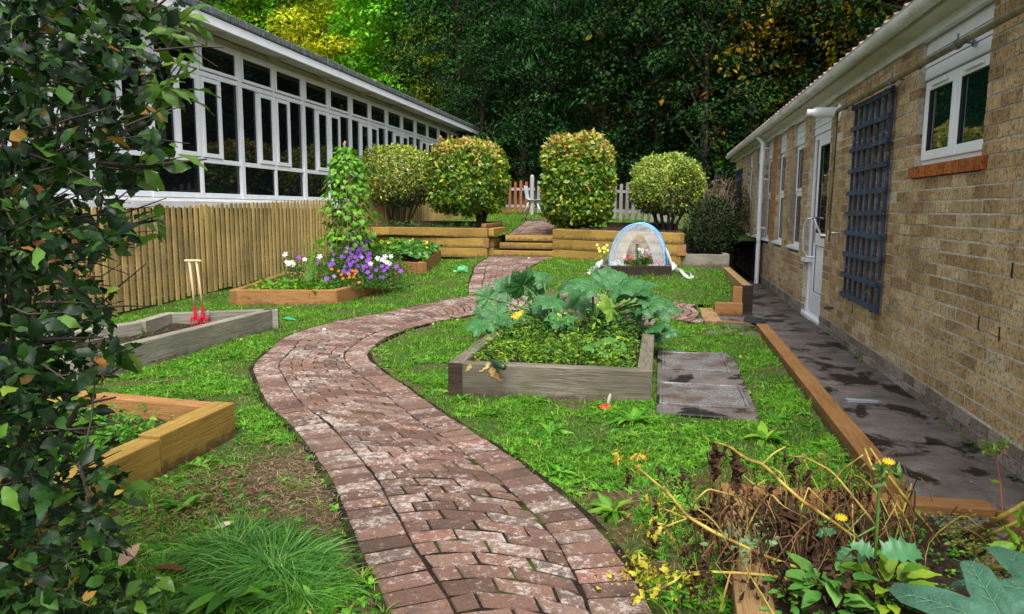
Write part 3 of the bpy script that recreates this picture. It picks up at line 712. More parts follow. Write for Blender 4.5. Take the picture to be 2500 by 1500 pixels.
# ================================================================== LEFT-HAND BUILDING
XL = -6.7; YLF = 23.8
LB = thing('glazed_building', 'long white building with a band of tall white-framed windows under a flat overhanging roof', 'building', (XL, 12, 0))
def fr(b, X, y0, y1, z0, z1, wd, dp):                 # frame facing +x, front face at X
    b.box(X-dp, X, y0, y0+wd, z0, z1); b.box(X-dp, X, y1-wd, y1, z0, z1)
    b.box(X-dp+.001, X-.001, y0+wd, y1-wd, z1-wd, z1); b.box(X-dp+.001, X-.001, y0+wd, y1-wd, z0, z0+wd)
def paneL(parent, X, y0, y1, z0, z1):
    b = MB(); b.add([(X, y0, z0), (X, y1, z0), (X, y1, z1), (X, y0, z1)], [(0, 1, 2, 3)]); return part('pane', b, [M['glass']], parent)
ZW0, ZW1 = 1.39, 3.70
P0, PER = 6.60, 2.133
nb = 8
for i in range(nb):
    y0 = P0+PER*i; y1 = y0+PER; X = XL+.06; mc = (y0+y1)/2
    b = MB()
    b.box(X-.10, X+.015, y0-.055, y0+.055, ZW0-.01, ZW1)                     # main mullion
    b.box(X-.08, X, mc-.035, mc+.035, ZW0+.07, ZW1-.05)
    b.box(X-.081, X+.001, y0+.055, y1-.055, ZW0-.005, ZW0+.07); b.box(X-.081, X+.001, y0+.055, y1-.055, ZW1-.05, ZW1)
    b.box(X-.079, X+.002, y0+.055, y1-.055, 1.905, 1.975); b.box(X-.079, X+.002, y0+.055, y1-.055, 3.155, 3.225)
    f = part('window', b, [M['upvc']], LB, bevel=.005)
    halves = [(y0+.055, mc-.035), (mc+.035, y1-.055)]
    for h, (a, e) in enumerate(halves):
        paneL(f, X-.03, a, e, 1.46, 1.906)
        b = MB(); fr(b, X+.018, a+.008, e-.008, 3.24, 3.655, .048, .05); part('vent_frame', b, [M['upvc']], f, bevel=.004)
        paneL(f, X-.005, a+.05, e-.05, 3.28, 3.61)
        md = a+(e-a)*.47
        if h == 0: fx = (a, md-.02); cs = (md+.02, e)
        else: cs = (a, md+.02+.04*0); fx = (md+.06, e)
        bar = (fx[1], cs[0]) if h == 0 else (cs[1], fx[0])
        b = MB(); b.box(X-.078, X+.003, min(bar), max(bar), 1.976, 3.154)
        fr(b, X+.02, cs[0]+.004, cs[1]-.004, 1.985, 3.14, .062, .05)
        c_ = (bar[0]+bar[1])/2; b.box(X+.018, X+.036, c_-.12, c_+.10, 3.142, 3.156)
        part('casement', b, [M['upvc']], f, bevel=.004)
        paneL(f, X-.028, fx[0], fx[1], 1.974, 3.156); paneL(f, X-.004, cs[0]+.06, cs[1]-.06, 2.045, 3.08)
b = MB(); b.box(XL-.06, XL+.075, P0+PER*nb-.055, P0+PER*nb+.055, ZW0, ZW1); part('end_mullion', b, [M['upvc']], LB)
Y0 = 3.0
# concrete sill with a sloping top
b = MB(); b.add([(XL+.02, Y0, 1.385), (XL+.22, Y0, 1.335), (XL+.22, Y0, 1.235), (XL-.05, Y0, 1.235), (XL+.02, YLF, 1.385), (XL+.22, YLF, 1.335), (XL+.22, YLF, 1.235), (XL-.05, YLF, 1.235)],
                [(0, 1, 5, 4), (1, 2, 6, 5), (2, 3, 7, 6), (0, 3, 2, 1), (4, 5, 6, 7)]); part('sill', b, [M['white_board']], LB, bevel=.006)
b = MB(); b.box(XL-7, XL-.02, Y0, YLF-.02, 0, 1.24); b.box(XL-7, XL-.06, Y0, P0, 1.24, 3.75); b.box(XL-7, XL-.3, P0, YLF-.02, 1.24, 3.75); b.box(XL-.31, XL+.03, P0+PER*nb+.05, YLF, 1.24, 3.75)
part('wall', b, [M['mortar']], LB)
b = MB(); brick_wall(b, XL+.0, 3.0, YLF, 0.0, 1.235, [], out=1)
part('brick_apron', b, [M['brick_red']], LB)
b = MB(); b.box(XL-.05, XL+.03, Y0, YLF, ZW1+.001, ZW1+.14); part('lintel_board', b, [M['soffit']], LB)
XO = -6.12
b = MB(); b.add([(XL-.1, Y0, 3.82), (XO, Y0, 3.745), (XL-.1, YLF+.8, 3.82), (XO, YLF+.8, 3.745)], [(0, 2, 3, 1)])
yy = Y0+1.2
while yy < YLF: b.box(XL, XO-.01, yy-.004, yy+.004, 3.735, 3.80); yy += 1.9
part('soffit', b, [M['soffit']], LB)
b = MB(); b.box(XO-.02, XO+.02, Y0, YLF+.82, 3.72, 3.84); part('fascia', b, [M['upvc']], LB)
b = MB(); yy = Y0
while yy < YLF+.8:
    b.box(XO-.15, XO+.045, yy+.003, min(yy+.45, YLF+.85), 3.845, 3.965); yy += .45
b.box(XL-9, XO-.10, Y0, YLF+.8, 3.80, 3.90)
part('roof', b, [M['felt']], LB, bevel=.02)

# ================================================================== SLATTED FENCE BY THE LEFT BUILDING
def picket(b, x0, y0, z0, z1, wd, th, dx, dy):
    """round-topped vertical slat; (dx,dy) unit direction along the fence"""
    n = 6; P = [(-wd/2, z0), (wd/2, z0), (wd/2, z1-wd/2)]+[(wd/2*cos(pi*k/n), z1-wd/2+wd/2*sin(pi*k/n)) for k in range(1, n)]+[(-wd/2, z1-wd/2)]
    nx, ny = -dy, dx; V = []
    for s in (0, th): V += [(x0+dx*u+nx*s, y0+dy*u+ny*s, z) for u, z in P]
    m_ = len(P); b.add(V, [tuple(range(m_))[::-1], tuple(range(m_, 2*m_))]+[(i, (i+1) % m_, m_+(i+1) % m_, m_+i) for i in range(m_)])
FX = -6.2
LF = thing('slatted_fence', 'yellow-green round-topped picket fence standing against the brick base of the white building', 'fence', (FX, 10, 0))
def fz(y): return float(T(FX, y))
pan = [(5.6, 7.35), (7.44, 9.28), (9.36, 11.2), (11.28, 13.2)]
for (a, e) in pan:
    b = MB(); yy = a
    while yy < e:
        g = fz(yy); lean = rng.normal(0, .004)
        picket(b, FX-.012, yy, g+.02+rng.normal(0, .008), g+1.245+rng.normal(0, .006), .058, .02, 0, 1); yy += .118
    part('picket_panel', b, [M['wood_fence']], LF)
    b = MB()
    for zz in (.22, .98):
        g0, g1 = fz(a)+zz, fz(e)+zz
        b.add([(FX-.038, a-.03, g0), (FX-.078, a-.03, g0), (FX-.078, a-.03, g0+.07), (FX-.038, a-.03, g0+.07), (FX-.038, e, g1), (FX-.078, e, g1), (FX-.078, e, g1+.07), (FX-.038, e, g1+.07)],
              [(0, 1, 2, 3), (4, 7, 6, 5), (0, 3, 7, 4), (3, 2, 6, 7), (0, 4, 5, 1), (1, 5, 6, 2)])
    part('rail', b, [M['wood_orange']], LF)
    b = MB(); b.box(FX-.12, FX-.04, a-.1, a-.02, fz(a)-.1, fz(a)+1.22); part('post', b, [M['wood_fence']], LF, bevel=.004)
# upper run on the terrace
UF = thing('slatted_fence', 'yellow picket fence behind the leftmost clipped shrub on the terrace', 'fence', (-5.9, 17, .9))
b = MB(); pA = np.array([-6.3, 14.5]); pB = np.array([-5.0, 19.5]); L_ = np.linalg.norm(pB-pA); d_ = (pB-pA)/L_; s = 0
while s < L_:
    p = pA+d_*s; picket(b, p[0], p[1], float(U(*p))+.0, float(U(*p))+1.05, .058, .02, d_[0], d_[1]); s += .086
part('picket_panel', b, [M['wood_fence']], UF)
for k in range(3):
    p = pA+d_*(.05+k*2.4); b = MB(); b.box(p[0]-.16, p[0]-.08, p[1]-.04, p[1]+.04, float(U(*p))-.1, float(U(*p))+1.1); part('post', b, [M['wood_fence']], UF)
b = MB()
for zz in (.2, .8):
    a3 = (pA[0]-.05, pA[1], float(U(*pA))+zz); e3 = (pB[0]-.05, pB[1], float(U(*pB))+zz); b.tube([a3, e3], .03, 6)
part('rail', b, [M['wood_orange']], UF)

# ---- red and grey picket fences at the back
def pickets(label, P, Q, m_, h, sp, wd, group=None, skip=None, rail=None, post=None):
    P = np.array(P); Q = np.array(Q); L = np.linalg.norm(Q-P); d = (Q-P)/L
    t = thing('picket_fence', label, 'fence', (P[0], P[1], float(U(*P))), group=group)
    s = 0; k = 0
    while s < L:
        p = P+d*s; g = float(U(p[0], p[1])); b = MB(); jz = rng.normal(0, .012)
        picket(b, p[0], p[1], g+.04+jz, g+h+jz, wd, .02, d[0], d[1])
        o = part('picket', b, [m_[int(rng.random()*len(m_))] if skip is None else m_[skip(k)]], t); s += sp; k += 1
    nx, ny = -d[1], d[0]
    for zz in (.2, h-.26):
        b = MB(); V = []
        for (q, s_) in ((P, 0), (Q, 0)):
            g = float(U(q[0], q[1]))+zz
            for (o1, o2) in ((.022, 0), (.06, 0), (.06, .07), (.022, .07)): V.append((q[0]+nx*o1, q[1]+ny*o1, g+o2))
        b.add(V, [(0, 3, 2, 1), (4, 5, 6, 7), (0, 1, 5, 4), (1, 2, 6, 5), (2, 3, 7, 6), (3, 0, 4, 7)])
        part('rail', b, [M['wood_fencegrey']], t)
    if post is not None:
        q = np.array(post); g = float(U(*q)); b = MB(); b.tube([(q[0], q[1]+.08, g-.1), (q[0], q[1]+.08, g+h+.10), (q[0], q[1]+.08, g+h+.16), (q[0], q[1]+.08, g+h+.18)], [.06, .06, .045, .01], 12); part('post', b, [M['wood_fencegrey']], t)
    return t
YB = 20.3
gx = lambda px, Y=YB: float(hy(px, 520, Y)[0])
pickets('red-stained picket fence seen between the second and third clipped shrubs', (gx(1205), YB), (gx(1290), YB+.05), [M['wood_redbrown']], .93, .155, .072, 'pickets at the back of the terrace', post=(gx(1283), YB))
pickets('grey weathered picket fence just right of the red one, behind the chair', (gx(1300), YB), (gx(1395), YB), [M['wood_fencegrey']], .92, .155, .072, 'pickets at the back of the terrace')
pickets('red and grey pickets seen low between the first and second clipped shrubs', (gx(1022, 21), 21.0), (gx(1075, 21), 21.0), [M['wood_fencegrey'], M['wood_redbrown']], .95, .15, .07, 'pickets at the back of the terrace', skip=lambda k: k % 2)
gr = [hy(1470, 500, 18.8), hy(1640, 520, 17.6)]
pickets('silver-grey picket fence seen between the third and fourth clipped shrubs', xy(gr[0]), xy(gr[1]), [M['wood_fencegrey']], .95, .19, .082, 'pickets at the back of the terrace')

# ================================================================== RETAINING WALLS AND STEPS
def courses(t, P, Q, zbase, ztop, n_, m_, wd=.12, offs=(0, 0, 0), joints=(.45, .3, .6)):
    h = (ztop-zbase)/n_
    P = np.array(P); Q = np.array(Q)
    for k in range(n_):
        z = zbase+k*h; f = joints[k % len(joints)]; J = P+(Q-P)*f; d = (Q-P)/np.linalg.norm(Q-P)
        o = offs[k % len(offs)]; nrm = np.array([-d[1], d[0]])*o
        a = P+nrm; e = Q+nrm; j = J+nrm
        sleeper('sleeper', (*a, z+.001), (*(j-d*.002), z+.001), wd, h-.003, m_, t, .008)
        sleeper('sleeper', (*(j+d*.002), z+.001), (*e, z+.001), wd, h-.003, m_, t, .008)
nW = np.array([0, 1]); 
RWL = thing('retaining_wall', 'yellow timber sleeper wall left of the steps, holding up the terrace', 'wall', (SL[0], SL[1], .3), group='timber retaining walls')
zb = float(T(SL[0], SL[1]))-.02
courses(RWL, (-6.6, SL[1]+.25), (SL[0]-.14, SL[1]+.06), zb, ZT, 3, M['wood_new'], joints=(.52, .7, .42))
RWR = thing('retaining_wall', 'yellow timber sleeper wall right of the steps, running behind the net tunnel', 'wall', (SR[0], SR[1], .3), group='timber retaining walls')
courses(RWR, (SR[0]+.02, SR[1]+.05), (WR[0]-.08, WR[1]+.02), .33, ZT, 3, M['wood_new'], joints=(.7, .18, .34))
# returns that close the walls beside the steps
for t, s_, x in ((RWL, 1, SL[0]-.1), (RWR, -1, SR[0]+.08)):
    for k in range(3):
        hh = (ZT-.33)/3
        sleeper('sleeper', (x, SL[1]+.12+(.0 if s_ > 0 else .1), .33+k*hh), (x-.0, SL[1]+.12+1.1, .33+k*hh), .12, hh-.004, M['wood_new'], t, .006)
b = MB(); p = SL; b.box(p[0]-.21, p[0]-.11, p[1]-.008, p[1]+.1, .53, .705); part('end_block', b, [M['wood_orange']], RWL, bevel=.004)
b = MB(); p = SR; b.box(p[0]+.0, p[0]+.10, p[1]-.035, p[1]+.1, .53, .705); part('end_block', b, [M['wood_orange']], RWR, bevel=.004)
b = MB(); b.box(WR[0]-.15, WR[0]-.02, WR[1]-.035, WR[1]+.08, .53, .705); part('end_block', b, [M['wood_orange']], RWR, bevel=.004)
ST = thing('garden_steps', 'three timber-edged garden steps rising between the two sleeper walls', 'steps', (SL[0]+.5, SL[1]+.3, .34))
for k in range(3):
    zt = .345+.134*(k+1); y_ = SL[1]-.0+.30*k; x0 = SL[0]-.02+(.05*k); x1 = SR[0]+.02
    sleeper('riser', (x0, y_+.05, zt-.115), (x1, y_+.05, zt-.115), .10, .115, M['wood_new'], ST, .008)
    b = MB(); b.box(x0-.02, x1, y_+.102, y_+.36, .25, zt-.012); part('tread', b, [M['dirt']], ST)
# soil of the terrace beds behind the walls, with inner boards
def soil_patch(name, poly, z, parent=None, amp=.03, step=.05, m_='soil'):
    xs = [p[0] for p in poly]; ys = [p[1] for p in poly]
    X, Y = np.meshgrid(np.arange(min(xs)-step, max(xs)+step*1.5, step), np.arange(min(ys)-step, max(ys)+step*1.5, step)); nx = X.shape[1]; ny = X.shape[0]
    zz = (z(X, Y) if callable(z) else z)+amp*(np.sin(X*9+Y*4)*np.sin(Y*11-X*3))*.6+rng.normal(0, amp*.25, X.shape)
    V = np.stack([X.ravel(), Y.ravel(), zz.ravel()], 1); i, j = np.meshgrid(np.arange(nx-1), np.arange(ny-1)); a = (j*nx+i).ravel()
    F = np.stack([a, a+1, a+nx+1, a+nx], 1); c = V[F].mean(1); F = F[inpoly(c[:, 0], c[:, 1], poly)]
    if parent: V = V-np.array(parent.location)
    me = mesh_np(name, V, [F], [M[m_]], None, True); o = objm(name, me, parent); return o
LBED = thing('terrace_bed', 'dark timber-framed soil bed on the terrace under the two left clipped shrubs', 'planter', (-4.5, SL[1]+.9, ZT))
soil_patch('soil', [(-6.6, SL[1]+.3), (-3.35, SL[1]+.13), (-3.35, SL[1]+1.7), (-6.6, SL[1]+2.2)], ZT-.03, LBED, .04)
sleeper('board', (-5.3, SL[1]+1.75, ZT-.0), (-3.25, SL[1]+1.62, ZT-.0), .09, .10, M['wood_dark'], LBED)
sleeper('board', (-3.28, SL[1]+.13, ZT-.02), (-3.28, SL[1]+1.55, ZT-.02), .09, .1, M['wood_orange'], LBED)
RBED = thing('terrace_bed', 'dark soil bed behind the right sleeper wall under the two right clipped shrubs', 'planter', (-.6, WR[1]+1.5, ZT))
rb = [(SR[0]+.1, SR[1]+.12), (WR[0]-.05, WR[1]+.1), (WR[0]+.05, WR[1]+1.9), (SR[0]+.35, SR[1]+1.9)]
soil_patch('soil', rb, ZT-.015, RBED, .05)
p = hz(1590, 545, ZT+.05); sleeper('board', (hz(1480, 548, ZT)[0], 14.3, ZT), (.3, 13.7, ZT), .09, .12, M['wood_dark'], RBED)

# ================================================================== RAISED BEDS
def bed(label, poly, zf, h, mats, soilz=None, wd=.10, group='raised beds in the lawn', closed=True, amp=.02, cat='raised bed', name='raised_bed'):
    n_ = len(poly); c = np.mean(np.array(poly), 0); t = thing(name, label, cat, (c[0], c[1], float(zf(*c))), group=group)
    area = sum(poly[i][0]*poly[(i+1) % n_][1]-poly[(i+1) % n_][0]*poly[i][1] for i in range(n_)); s = 1 if area > 0 else -1
    for i in range(n_ if closed else n_-1):
        P = np.array(poly[i]); Q = np.array(poly[(i+1) % n_]); d = (Q-P)/np.linalg.norm(Q-P); nn = np.array([-d[1], d[0]])*s*wd/2
        m_ = mats[i % len(mats)]; a = P+nn+d*.002; e = Q+nn-d*.002
        if m_ is None: continue
        sleeper('side_board', (*a, float(zf(*P))-.03), (*e, float(zf(*Q))-.03), wd, h+.03+(.003 if i % 2 else 0), m_, t, .008)
    cc_ = np.mean(np.array(poly), 0); inner = [tuple(cc_+(np.array(p)-cc_)*(1-.09/max(.3, np.linalg.norm(np.array(p)-cc_)))) for p in poly]
    if soilz is not None: soil_patch('soil', inner, (lambda X, Y: T(X, Y)+soilz) , t, amp)
    return t
CB = [(-1.38, 4.68), (-.02, 4.71), (-.02, 7.55), (-1.40, 7.5)]
bedC = bed('weathered grey timber raised bed in mid-lawn, full of marrow plants and weeds', CB, T, .215, [M['wood_grey']], .13)
b = MB(); b.box(-1.382, -1.285, 4.672, 4.68, -.01, .212); part('dark_end_grain', b, [M['wood_dark']], bedC)
AB = [xy(G(815, 738)), xy(G(968, 690)), (-5.6, 10.2), xy(G(555, 737))]
bedA = bed('brown timber raised bed of purple flowers and lettuces beside the slatted fence', AB, T, .19, [M['wood_orange'], M['wood_pine'], M['wood_orange'], M['wood_orange']], .13)
A2 = [xy(G(970, 662)), xy(G(1022, 665)), (-4.0, 13.1), (-5.4, 13.3), (-5.3, 11.6)]
bedA2 = bed('small timber raised bed of trailing nasturtium behind the flower bed, close to the sleeper wall', A2, T, .2, [M['wood_orange']], .15)
TB = [(-3.92, 6.97), xy(hz(399, 755, .2)), xy(hz(325, 776, .2)), (-5.2, 4.2), (-3.97, 4.3)]
bedT = bed('pale grey timber raised bed of bare dark soil with two garden forks standing in it', TB, lambda x, y: 0.0, .20, [M['wood_pale']], .09, amp=.03)
b = MB(); b.box(-3.925, -3.915, 6.87, 6.975, -.0, .2); part('dark_end_grain', b, [M['wood_dark']], bedT)
NB = [(-2.28, 3.55), (-3.3, 3.62), (-3.3, 2.2), (-2.28, 2.3)]
bedN = thing('raised_bed', 'bright yellow timber raised bed half hidden by the dark shrub at the left', 'raised bed', (-2.6, 3, 0), group='raised beds in the lawn')
sleeper('side_board', (-2.34, 3.55, -.02), (-2.34, 2.93, -.02), .12, .20, M['wood_new'], bedN)
sleeper('side_board', (-2.34, 2.925, -.04), (-2.34, 2.0, -.04), .125, .205, M['wood_new'], bedN)
sleeper('side_board', (-3.3, 3.57, -.02), (-2.402, 3.50, -.02), .10, .195, M['wood_orange'], bedN)
sleeper('side_board', (-3.3, 3.5, -.02), (-3.3, 2.0, -.02), .10, .195, M['wood_new'], bedN)
soil_patch('soil', [(-2.37, 3.48), (-3.28, 3.54), (-3.28, 2.1), (-2.37, 2.1)], .07, bedN, .03)
# net bed
NBp = [xy(G(1450, 665)), xy(G(1622, 669))]
NX0, NX1, NY0 = NBp[0][0], NBp[1][0], (NBp[0][1]+NBp[1][1])/2; NY1 = NY0+.9
bedK = bed('small dark timber raised bed of red and white flowers under the net tunnel', [(NX0, NY0), (NX1, NY0), (NX1, NY1), (NX0, NY1)], lambda x, y: float(T(x, NY0)), .15, [M['wood_dark'], M['wood_grey'], M['wood_grey'], M['wood_grey']], .11, wd=.09)
# grey planter at the far right
GP = thing('planter_box', 'pale grey planter box at the end of the right sleeper wall, under the dark bush', 'planter', (.75, WR[1]+.05, .36))
sleeper('front_board', (.36, 12.02, .345), (1.085, 12.0, .345), .09, .21, M['wood_pale'], GP)
sleeper('side_board', (1.05, 12.05, .345), (1.05, 13.2, .345), .09, .21, M['wood_pale'], GP); sleeper('side_board', (.40, 12.07, .345), (.40, 13.2, .345), .09, .2, M['wood_pale'], GP)
soil_patch('soil', [(.42, 12.05), (1.03, 12.05), (1.03, 13.2), (.42, 13.2)], lambda X, Y: .50+0*X, GP)
b = MB(); b.box(.3, 1.08, 12.1, 15, -.02, .36); b.box(1.04, 1.12, 12.02, 15, -.02, .37); part('soil_bank', b, [M['soil']], GP)
# timbers retaining the lawn by the door
TE = thing('lawn_edging', 'tall new timber edging holding the back lawn beside the pavement, with dark end grain', 'edging', (1.04, 10, 0))
sleeper('top_sleeper', (1.045, 9.05, .185), (1.045, 12.0, .185), .105, .178, M['wood_pine'], TE)
sleeper('bottom_sleeper', (1.047, 9.05, -.02), (1.047, 12.0, -.02), .10, .20, M['wood_pine'], TE)
b = MB(); b.box(.985, 1.105, 9.0, 9.048, .0, .366); part('end_grain', b, [M['wood_dark']], TE, bevel=.004)
b = MB(); b.box(.875, .984, 9.0, 9.11, .06, .345); part('corner_post', b, [M['wood_orange']], TE, bevel=.006)
b = MB(); b.box(.80, .93, 10.55, 10.66, .14, .245); part('peg', b, [M['wood_orange']], TE, bevel=.004)
CE = thing('step_edging', 'short orange timbers forming a low step at the corner of the back lawn', 'edging', (.8, 8.9, 0))
sleeper('riser', (.665, 8.93, .0), (.984, 8.93, .0), .07, .165, M['wood_orange'], CE)
sleeper('plank', (.575, 9.25, .0), (.60, 8.15, .0), .185, .055, M['wood_pine'], CE)
sleeper('plank', (.70, 8.32, -.0), (1.03, 8.32, -.0), .16, .03, M['wood_pine'], CE)
b = MB(); b.add([(.93, 8.28, .035), (1.06, 8.2, .035), (1.22, 8.42, .03), (1.07, 8.68, .035), (.98, 8.62, .08), (1.06, 8.45, .075)], [(0, 1, 5), (1, 2, 5), (2, 3, 5), (3, 4, 5), (4, 0, 5)]); part('membrane', b, [mat('black_weed_membrane', (.008, .008, .009), .7)], CE)
SE = thing('sleeper_edging', 'long orange timber laid flat between the near lawn and the slabs', 'edging', (1.06, 6, 0), group='near timber edging')
sleeper('sleeper', (1.045, 3.38, -.03), (1.07, 6.15, -.03), .115, .10, M['wood_orange'], SE)
sleeper('sleeper', (1.07, 6.155, -.03), (1.085, 8.0, -.035), .115, .10, M['wood_orange'], SE)
# near right bed frame
NR = thing('bed_frame', 'low orange timber frame of the overgrown bed at the bottom right, under the withered stalks', 'raised bed', (.9, 3, 0))
NA = hz(1742, 1178, .06); NE = hz(2395, 1222, .06)
sleeper('sleeper', (NA[0], NA[1], -.03), (NE[0], NE[1], -.03), .10, .095, M['wood_orange'], NR)
sleeper('sleeper', (NA[0]+.055, NA[1]-.055, -.03), (NA[0]+.0, 1.55, -.03), .115, .10, M['wood_pine'], NR)
sleeper('sleeper', (NE[0]+.05, NE[1]-.05, -.03), (NE[0]+.10, 1.6, -.03), .11, .095, M['wood_orange'], NR)
NRP = [(NA[0]+.05, 1.5), (NE[0]+.05, 1.5), (NE[0], NE[1]-.03), (NA[0]+.08, NA[1]-.03)]
soil_patch('soil', NRP, .012, NR, .02, .03)
b = MB(); q = hz(1828, 1200, .02); b.add([(q[0]-.05, q[1]-.06, .03), (q[0]+.06, q[1]-.05, .045), (q[0]+.05, q[1]+.04, .035), (q[0]-.04, q[1]+.05, .05)], [(0, 1, 2, 3)]); part('membrane_scrap', b, [mat('blue_grey_membrane', (.10, .12, .16), .45)], NR)

# ---- manhole covers in a concrete surround
m_ = mat('wet_steel_plate', (.2, .19, .18), .25, .6, .35); n = NT(m_); wv = n.world((1, 1, 1))
ck = n.n('ShaderNodeTexChecker'); ck.inputs['Scale'].default_value = 1; mp = n.world((45, 45, 0)); n.l(mp, ck.inputs['Vector'])
nz = n.noise(n.world(), 4.5, 5); rst = n.ramp(nz, [(.42, (0, 0, 0)), (.6, (1, 1, 1))])
n.col(n.mix(rst, n.mix(n.ramp(n.noise(n.world(), 60, 3), [(.4, (0, 0, 0)), (.6, (.7, .7, .7))]), (.33, .34, .36), (.12, .10, .09)), (.10, .062, .045))); n.rough(n.ramp(rst, [(0, (.18, .18, .18)), (1, (.6, .6, .6))]))
n.bump(ck.outputs['Fac'], .8, .003); M['plate'] = m_
MC = thing('manhole_surround', 'dark mossy concrete slab around the two metal covers beside the grey raised bed', 'slab', (.3, 5.5, 0))
b = MB(); b.prism([(.01, 4.45), (.62, 4.42), (.64, 6.1), (.60, 6.5), (.01, 6.5)], -.05, .022); part('slab', b, [M['slab']], MC, bevel=.01)
for lab, y0, y1, xx in (('wet patterned metal manhole cover nearest the camera, right of the raised bed', 4.62, 5.22, (.03, .585)), ('wet patterned metal manhole cover behind the nearer one, beside the raised bed', 5.68, 6.38, (.05, .56))):
    t = thing('manhole_cover', lab, 'manhole cover', (.3, (y0+y1)/2, .022), group='metal manhole covers')
    b = MB(); b.box(xx[0]+.02, xx[1]-.02, y0+.02, y1-.02, .023, .031); part('plate', b, [M['plate']], t, bevel=.002)
    b = MB(); 
    for q in ((xx[0], xx[1], y0, y0+.017), (xx[0], xx[1], y1-.017, y1), (xx[0], xx[0]+.017, y0+.018, y1-.018), (xx[1]-.017, xx[1], y0+.018, y1-.018)): b.box(*q, .022, .034)
    part('frame', b, [M['plate']], t, bevel=.002)
# ================================================================== FOLIAGE TOOLS
def leaf_t(L=1.0, W=.5, n=4, fold=.15, droop=.25, wave=0.0, prof=.8, ph=0.0, twist=0):
    V = []; F = []
    for i in range(n+1):
        t = i/n; w_ = W/2*(sin(pi*min(.985, max(.03, t))**prof))+.002
        z = -droop*t*t*L; y = L*t*(1-.25*droop*t)
        wv = wave*sin(i*2.3+ph)*L; a = twist*t
        V += [(-w_*cos(a), y, z+fold*w_+wv-w_*sin(a)), (0, y, z), (w_*cos(a), y, z+fold*w_-wv+w_*sin(a))]
    for i in range(n):
        a = i*3; F += [(a, a+1, a+4, a+3), (a+1, a+2, a+5, a+4)]
    return np.array(V), np.array(F)
def nrm(a): return a/(np.linalg.norm(a, axis=-1, keepdims=True)+1e-9)
def frames(D, N_):
    y = nrm(D); x = nrm(np.cross(y, N_)); z = np.cross(x, y); return np.stack([x, y, z], -1)
def inst(tm, P, Fm, S):
    """merge instances: tm list of (V,F4); returns V,F"""
    k = rng.integers(0, len(tm), len(P)); Vs = []; Fs = []; o = 0
    for i, (tv, tf) in enumerate(tm):
        s = k == i
        if not s.any(): continue
        S_ = S[s] if S.ndim == 1 else S[s]
        V = np.einsum('nij,vj->nvi', Fm[s], tv)*S_[:, None, None]+P[s][:, None, :]
        m_ = len(tv); nn = V.shape[0]
        Fs.append((tf[None]+(np.arange(nn)*m_)[:, None, None]+o).reshape(-1, tf.shape[1])); Vs.append(V.reshape(-1, 3)); o += nn*m_
    return np.concatenate(Vs), np.concatenate(Fs)
def rdir(n_, up=0.0):
    v = rng.normal(0, 1, (n_, 3)); v[:, 2] += up; return nrm(v)
def fol(name, tm, P, D, N_, S, m_, parent=None, smooth=False, label=None, cat=None, group=None, kind=None, split=None):
    """foliage mesh in world coordinates under a thing; m_ list and split(P)->material index"""
    P = np.asarray(P, float); off = np.array(parent.location) if parent else np.zeros(3)
    S = np.broadcast_to(np.asarray(S, float), (len(P),)).copy()
    if not isinstance(m_, (list, tuple)): m_ = [m_]
    Fr = frames(D, N_)
    if split is None:
        V, F = inst(tm, P, Fr, S); me = mesh_np(name, V-off, [F], m_, None, smooth)
    else:
        k = split(P); Vs = []; Fs = []; mi = []; o = 0
        for i in range(len(m_)):
            s = k == i
            if not s.any(): continue
            V, F = inst(tm, P[s], Fr[s], S[s]); Vs.append(V); Fs.append(F+o); mi.append(np.full(len(F), i)); o += len(V)
        me = mesh_np(name, np.concatenate(Vs)-off, [np.concatenate(Fs)], m_, np.concatenate(mi), smooth)
    o = objm(name, me, parent); tag(o, label, cat, group, kind); return o
def cloud(n_, c, r, shell=.75, cut=None):
    d = rdir(n_); q = np.where(rng.random(n_) < .8, rng.uniform(shell, 1.0, n_), rng.uniform(.2, 1, n_)); P = np.array(c)+d*np.array(r)*q[:, None]
    return P, d
G_ = lambda *a: [(i/(len(a)-1), c) for i, c in enumerate(a)]
M['lf_hedge'] = leafmat('glossy_holly_leaf', [(0, (.003, .012, .004)), (.5, (.008, .030, .006)), (.85, (.025, .08, .010)), (.965, (.09, .20, .02)), (.975, (.30, .17, .03)), (1, (.22, .08, .02))], .48, .15, .25)
M['lf_lime'] = leafmat('lime_tree_leaf', G_((.16, .28, .01), (.34, .44, .012), (.50, .50, .014), (.42, .30, .02)), .6, .35, .2)
M['lf_mid'] = leafmat('fresh_green_tree_leaf', G_((.04, .17, .008), (.10, .34, .012), (.20, .48, .016)), .6, .35, .2)
M['lf_dark'] = leafmat('dark_green_tree_leaf', G_((.003, .012, .004), (.008, .033, .007), (.020, .072, .010)), .6, .2, .15)
M['lf_feather'] = leafmat('feathery_green_leaf', G_((.005, .030, .009), (.014, .072, .018), (.035, .13, .028)), .6, .25, .15)
M['lf_autumn'] = leafmat('autumn_leaf', G_((.003, .010, .003), (.008, .028, .005), (.020, .055, .008)), .6, .3, .2)
m_ = M['lf_autumn']; n = NT(m_)
old = n.b.inputs['Base Color'].links[0].from_socket
org = n.ramp(n.island(), G_((.14, .20, .01), (.45, .36, .012), (.60, .36, .012), (.36, .16, .01)))
pn = n.noise(n.world((1, 1, 1)), .85, 3, .6); pk = n.ramp(n.math('ADD', pn, n.math('MULTIPLY', n.island(), .12)), [(.575, (0, 0, 0)), (.62, (1, 1, 1))])
n.col(n.mix(pk, old, org))
M['lf_pale'] = leafmat('pale_sparse_leaf', G_((.10, .17, .02), (.18, .27, .04), (.28, .36, .08)), .6, .3, .2)
M['lf_laurel'] = leafmat('laurel_leaf', [(0, (.025, .08, .007)), (.4, (.075, .18, .012)), (.75, (.16, .28, .018)), (.94, (.36, .39, .025)), (1, (.40, .22, .02))], .4, .25, .4)
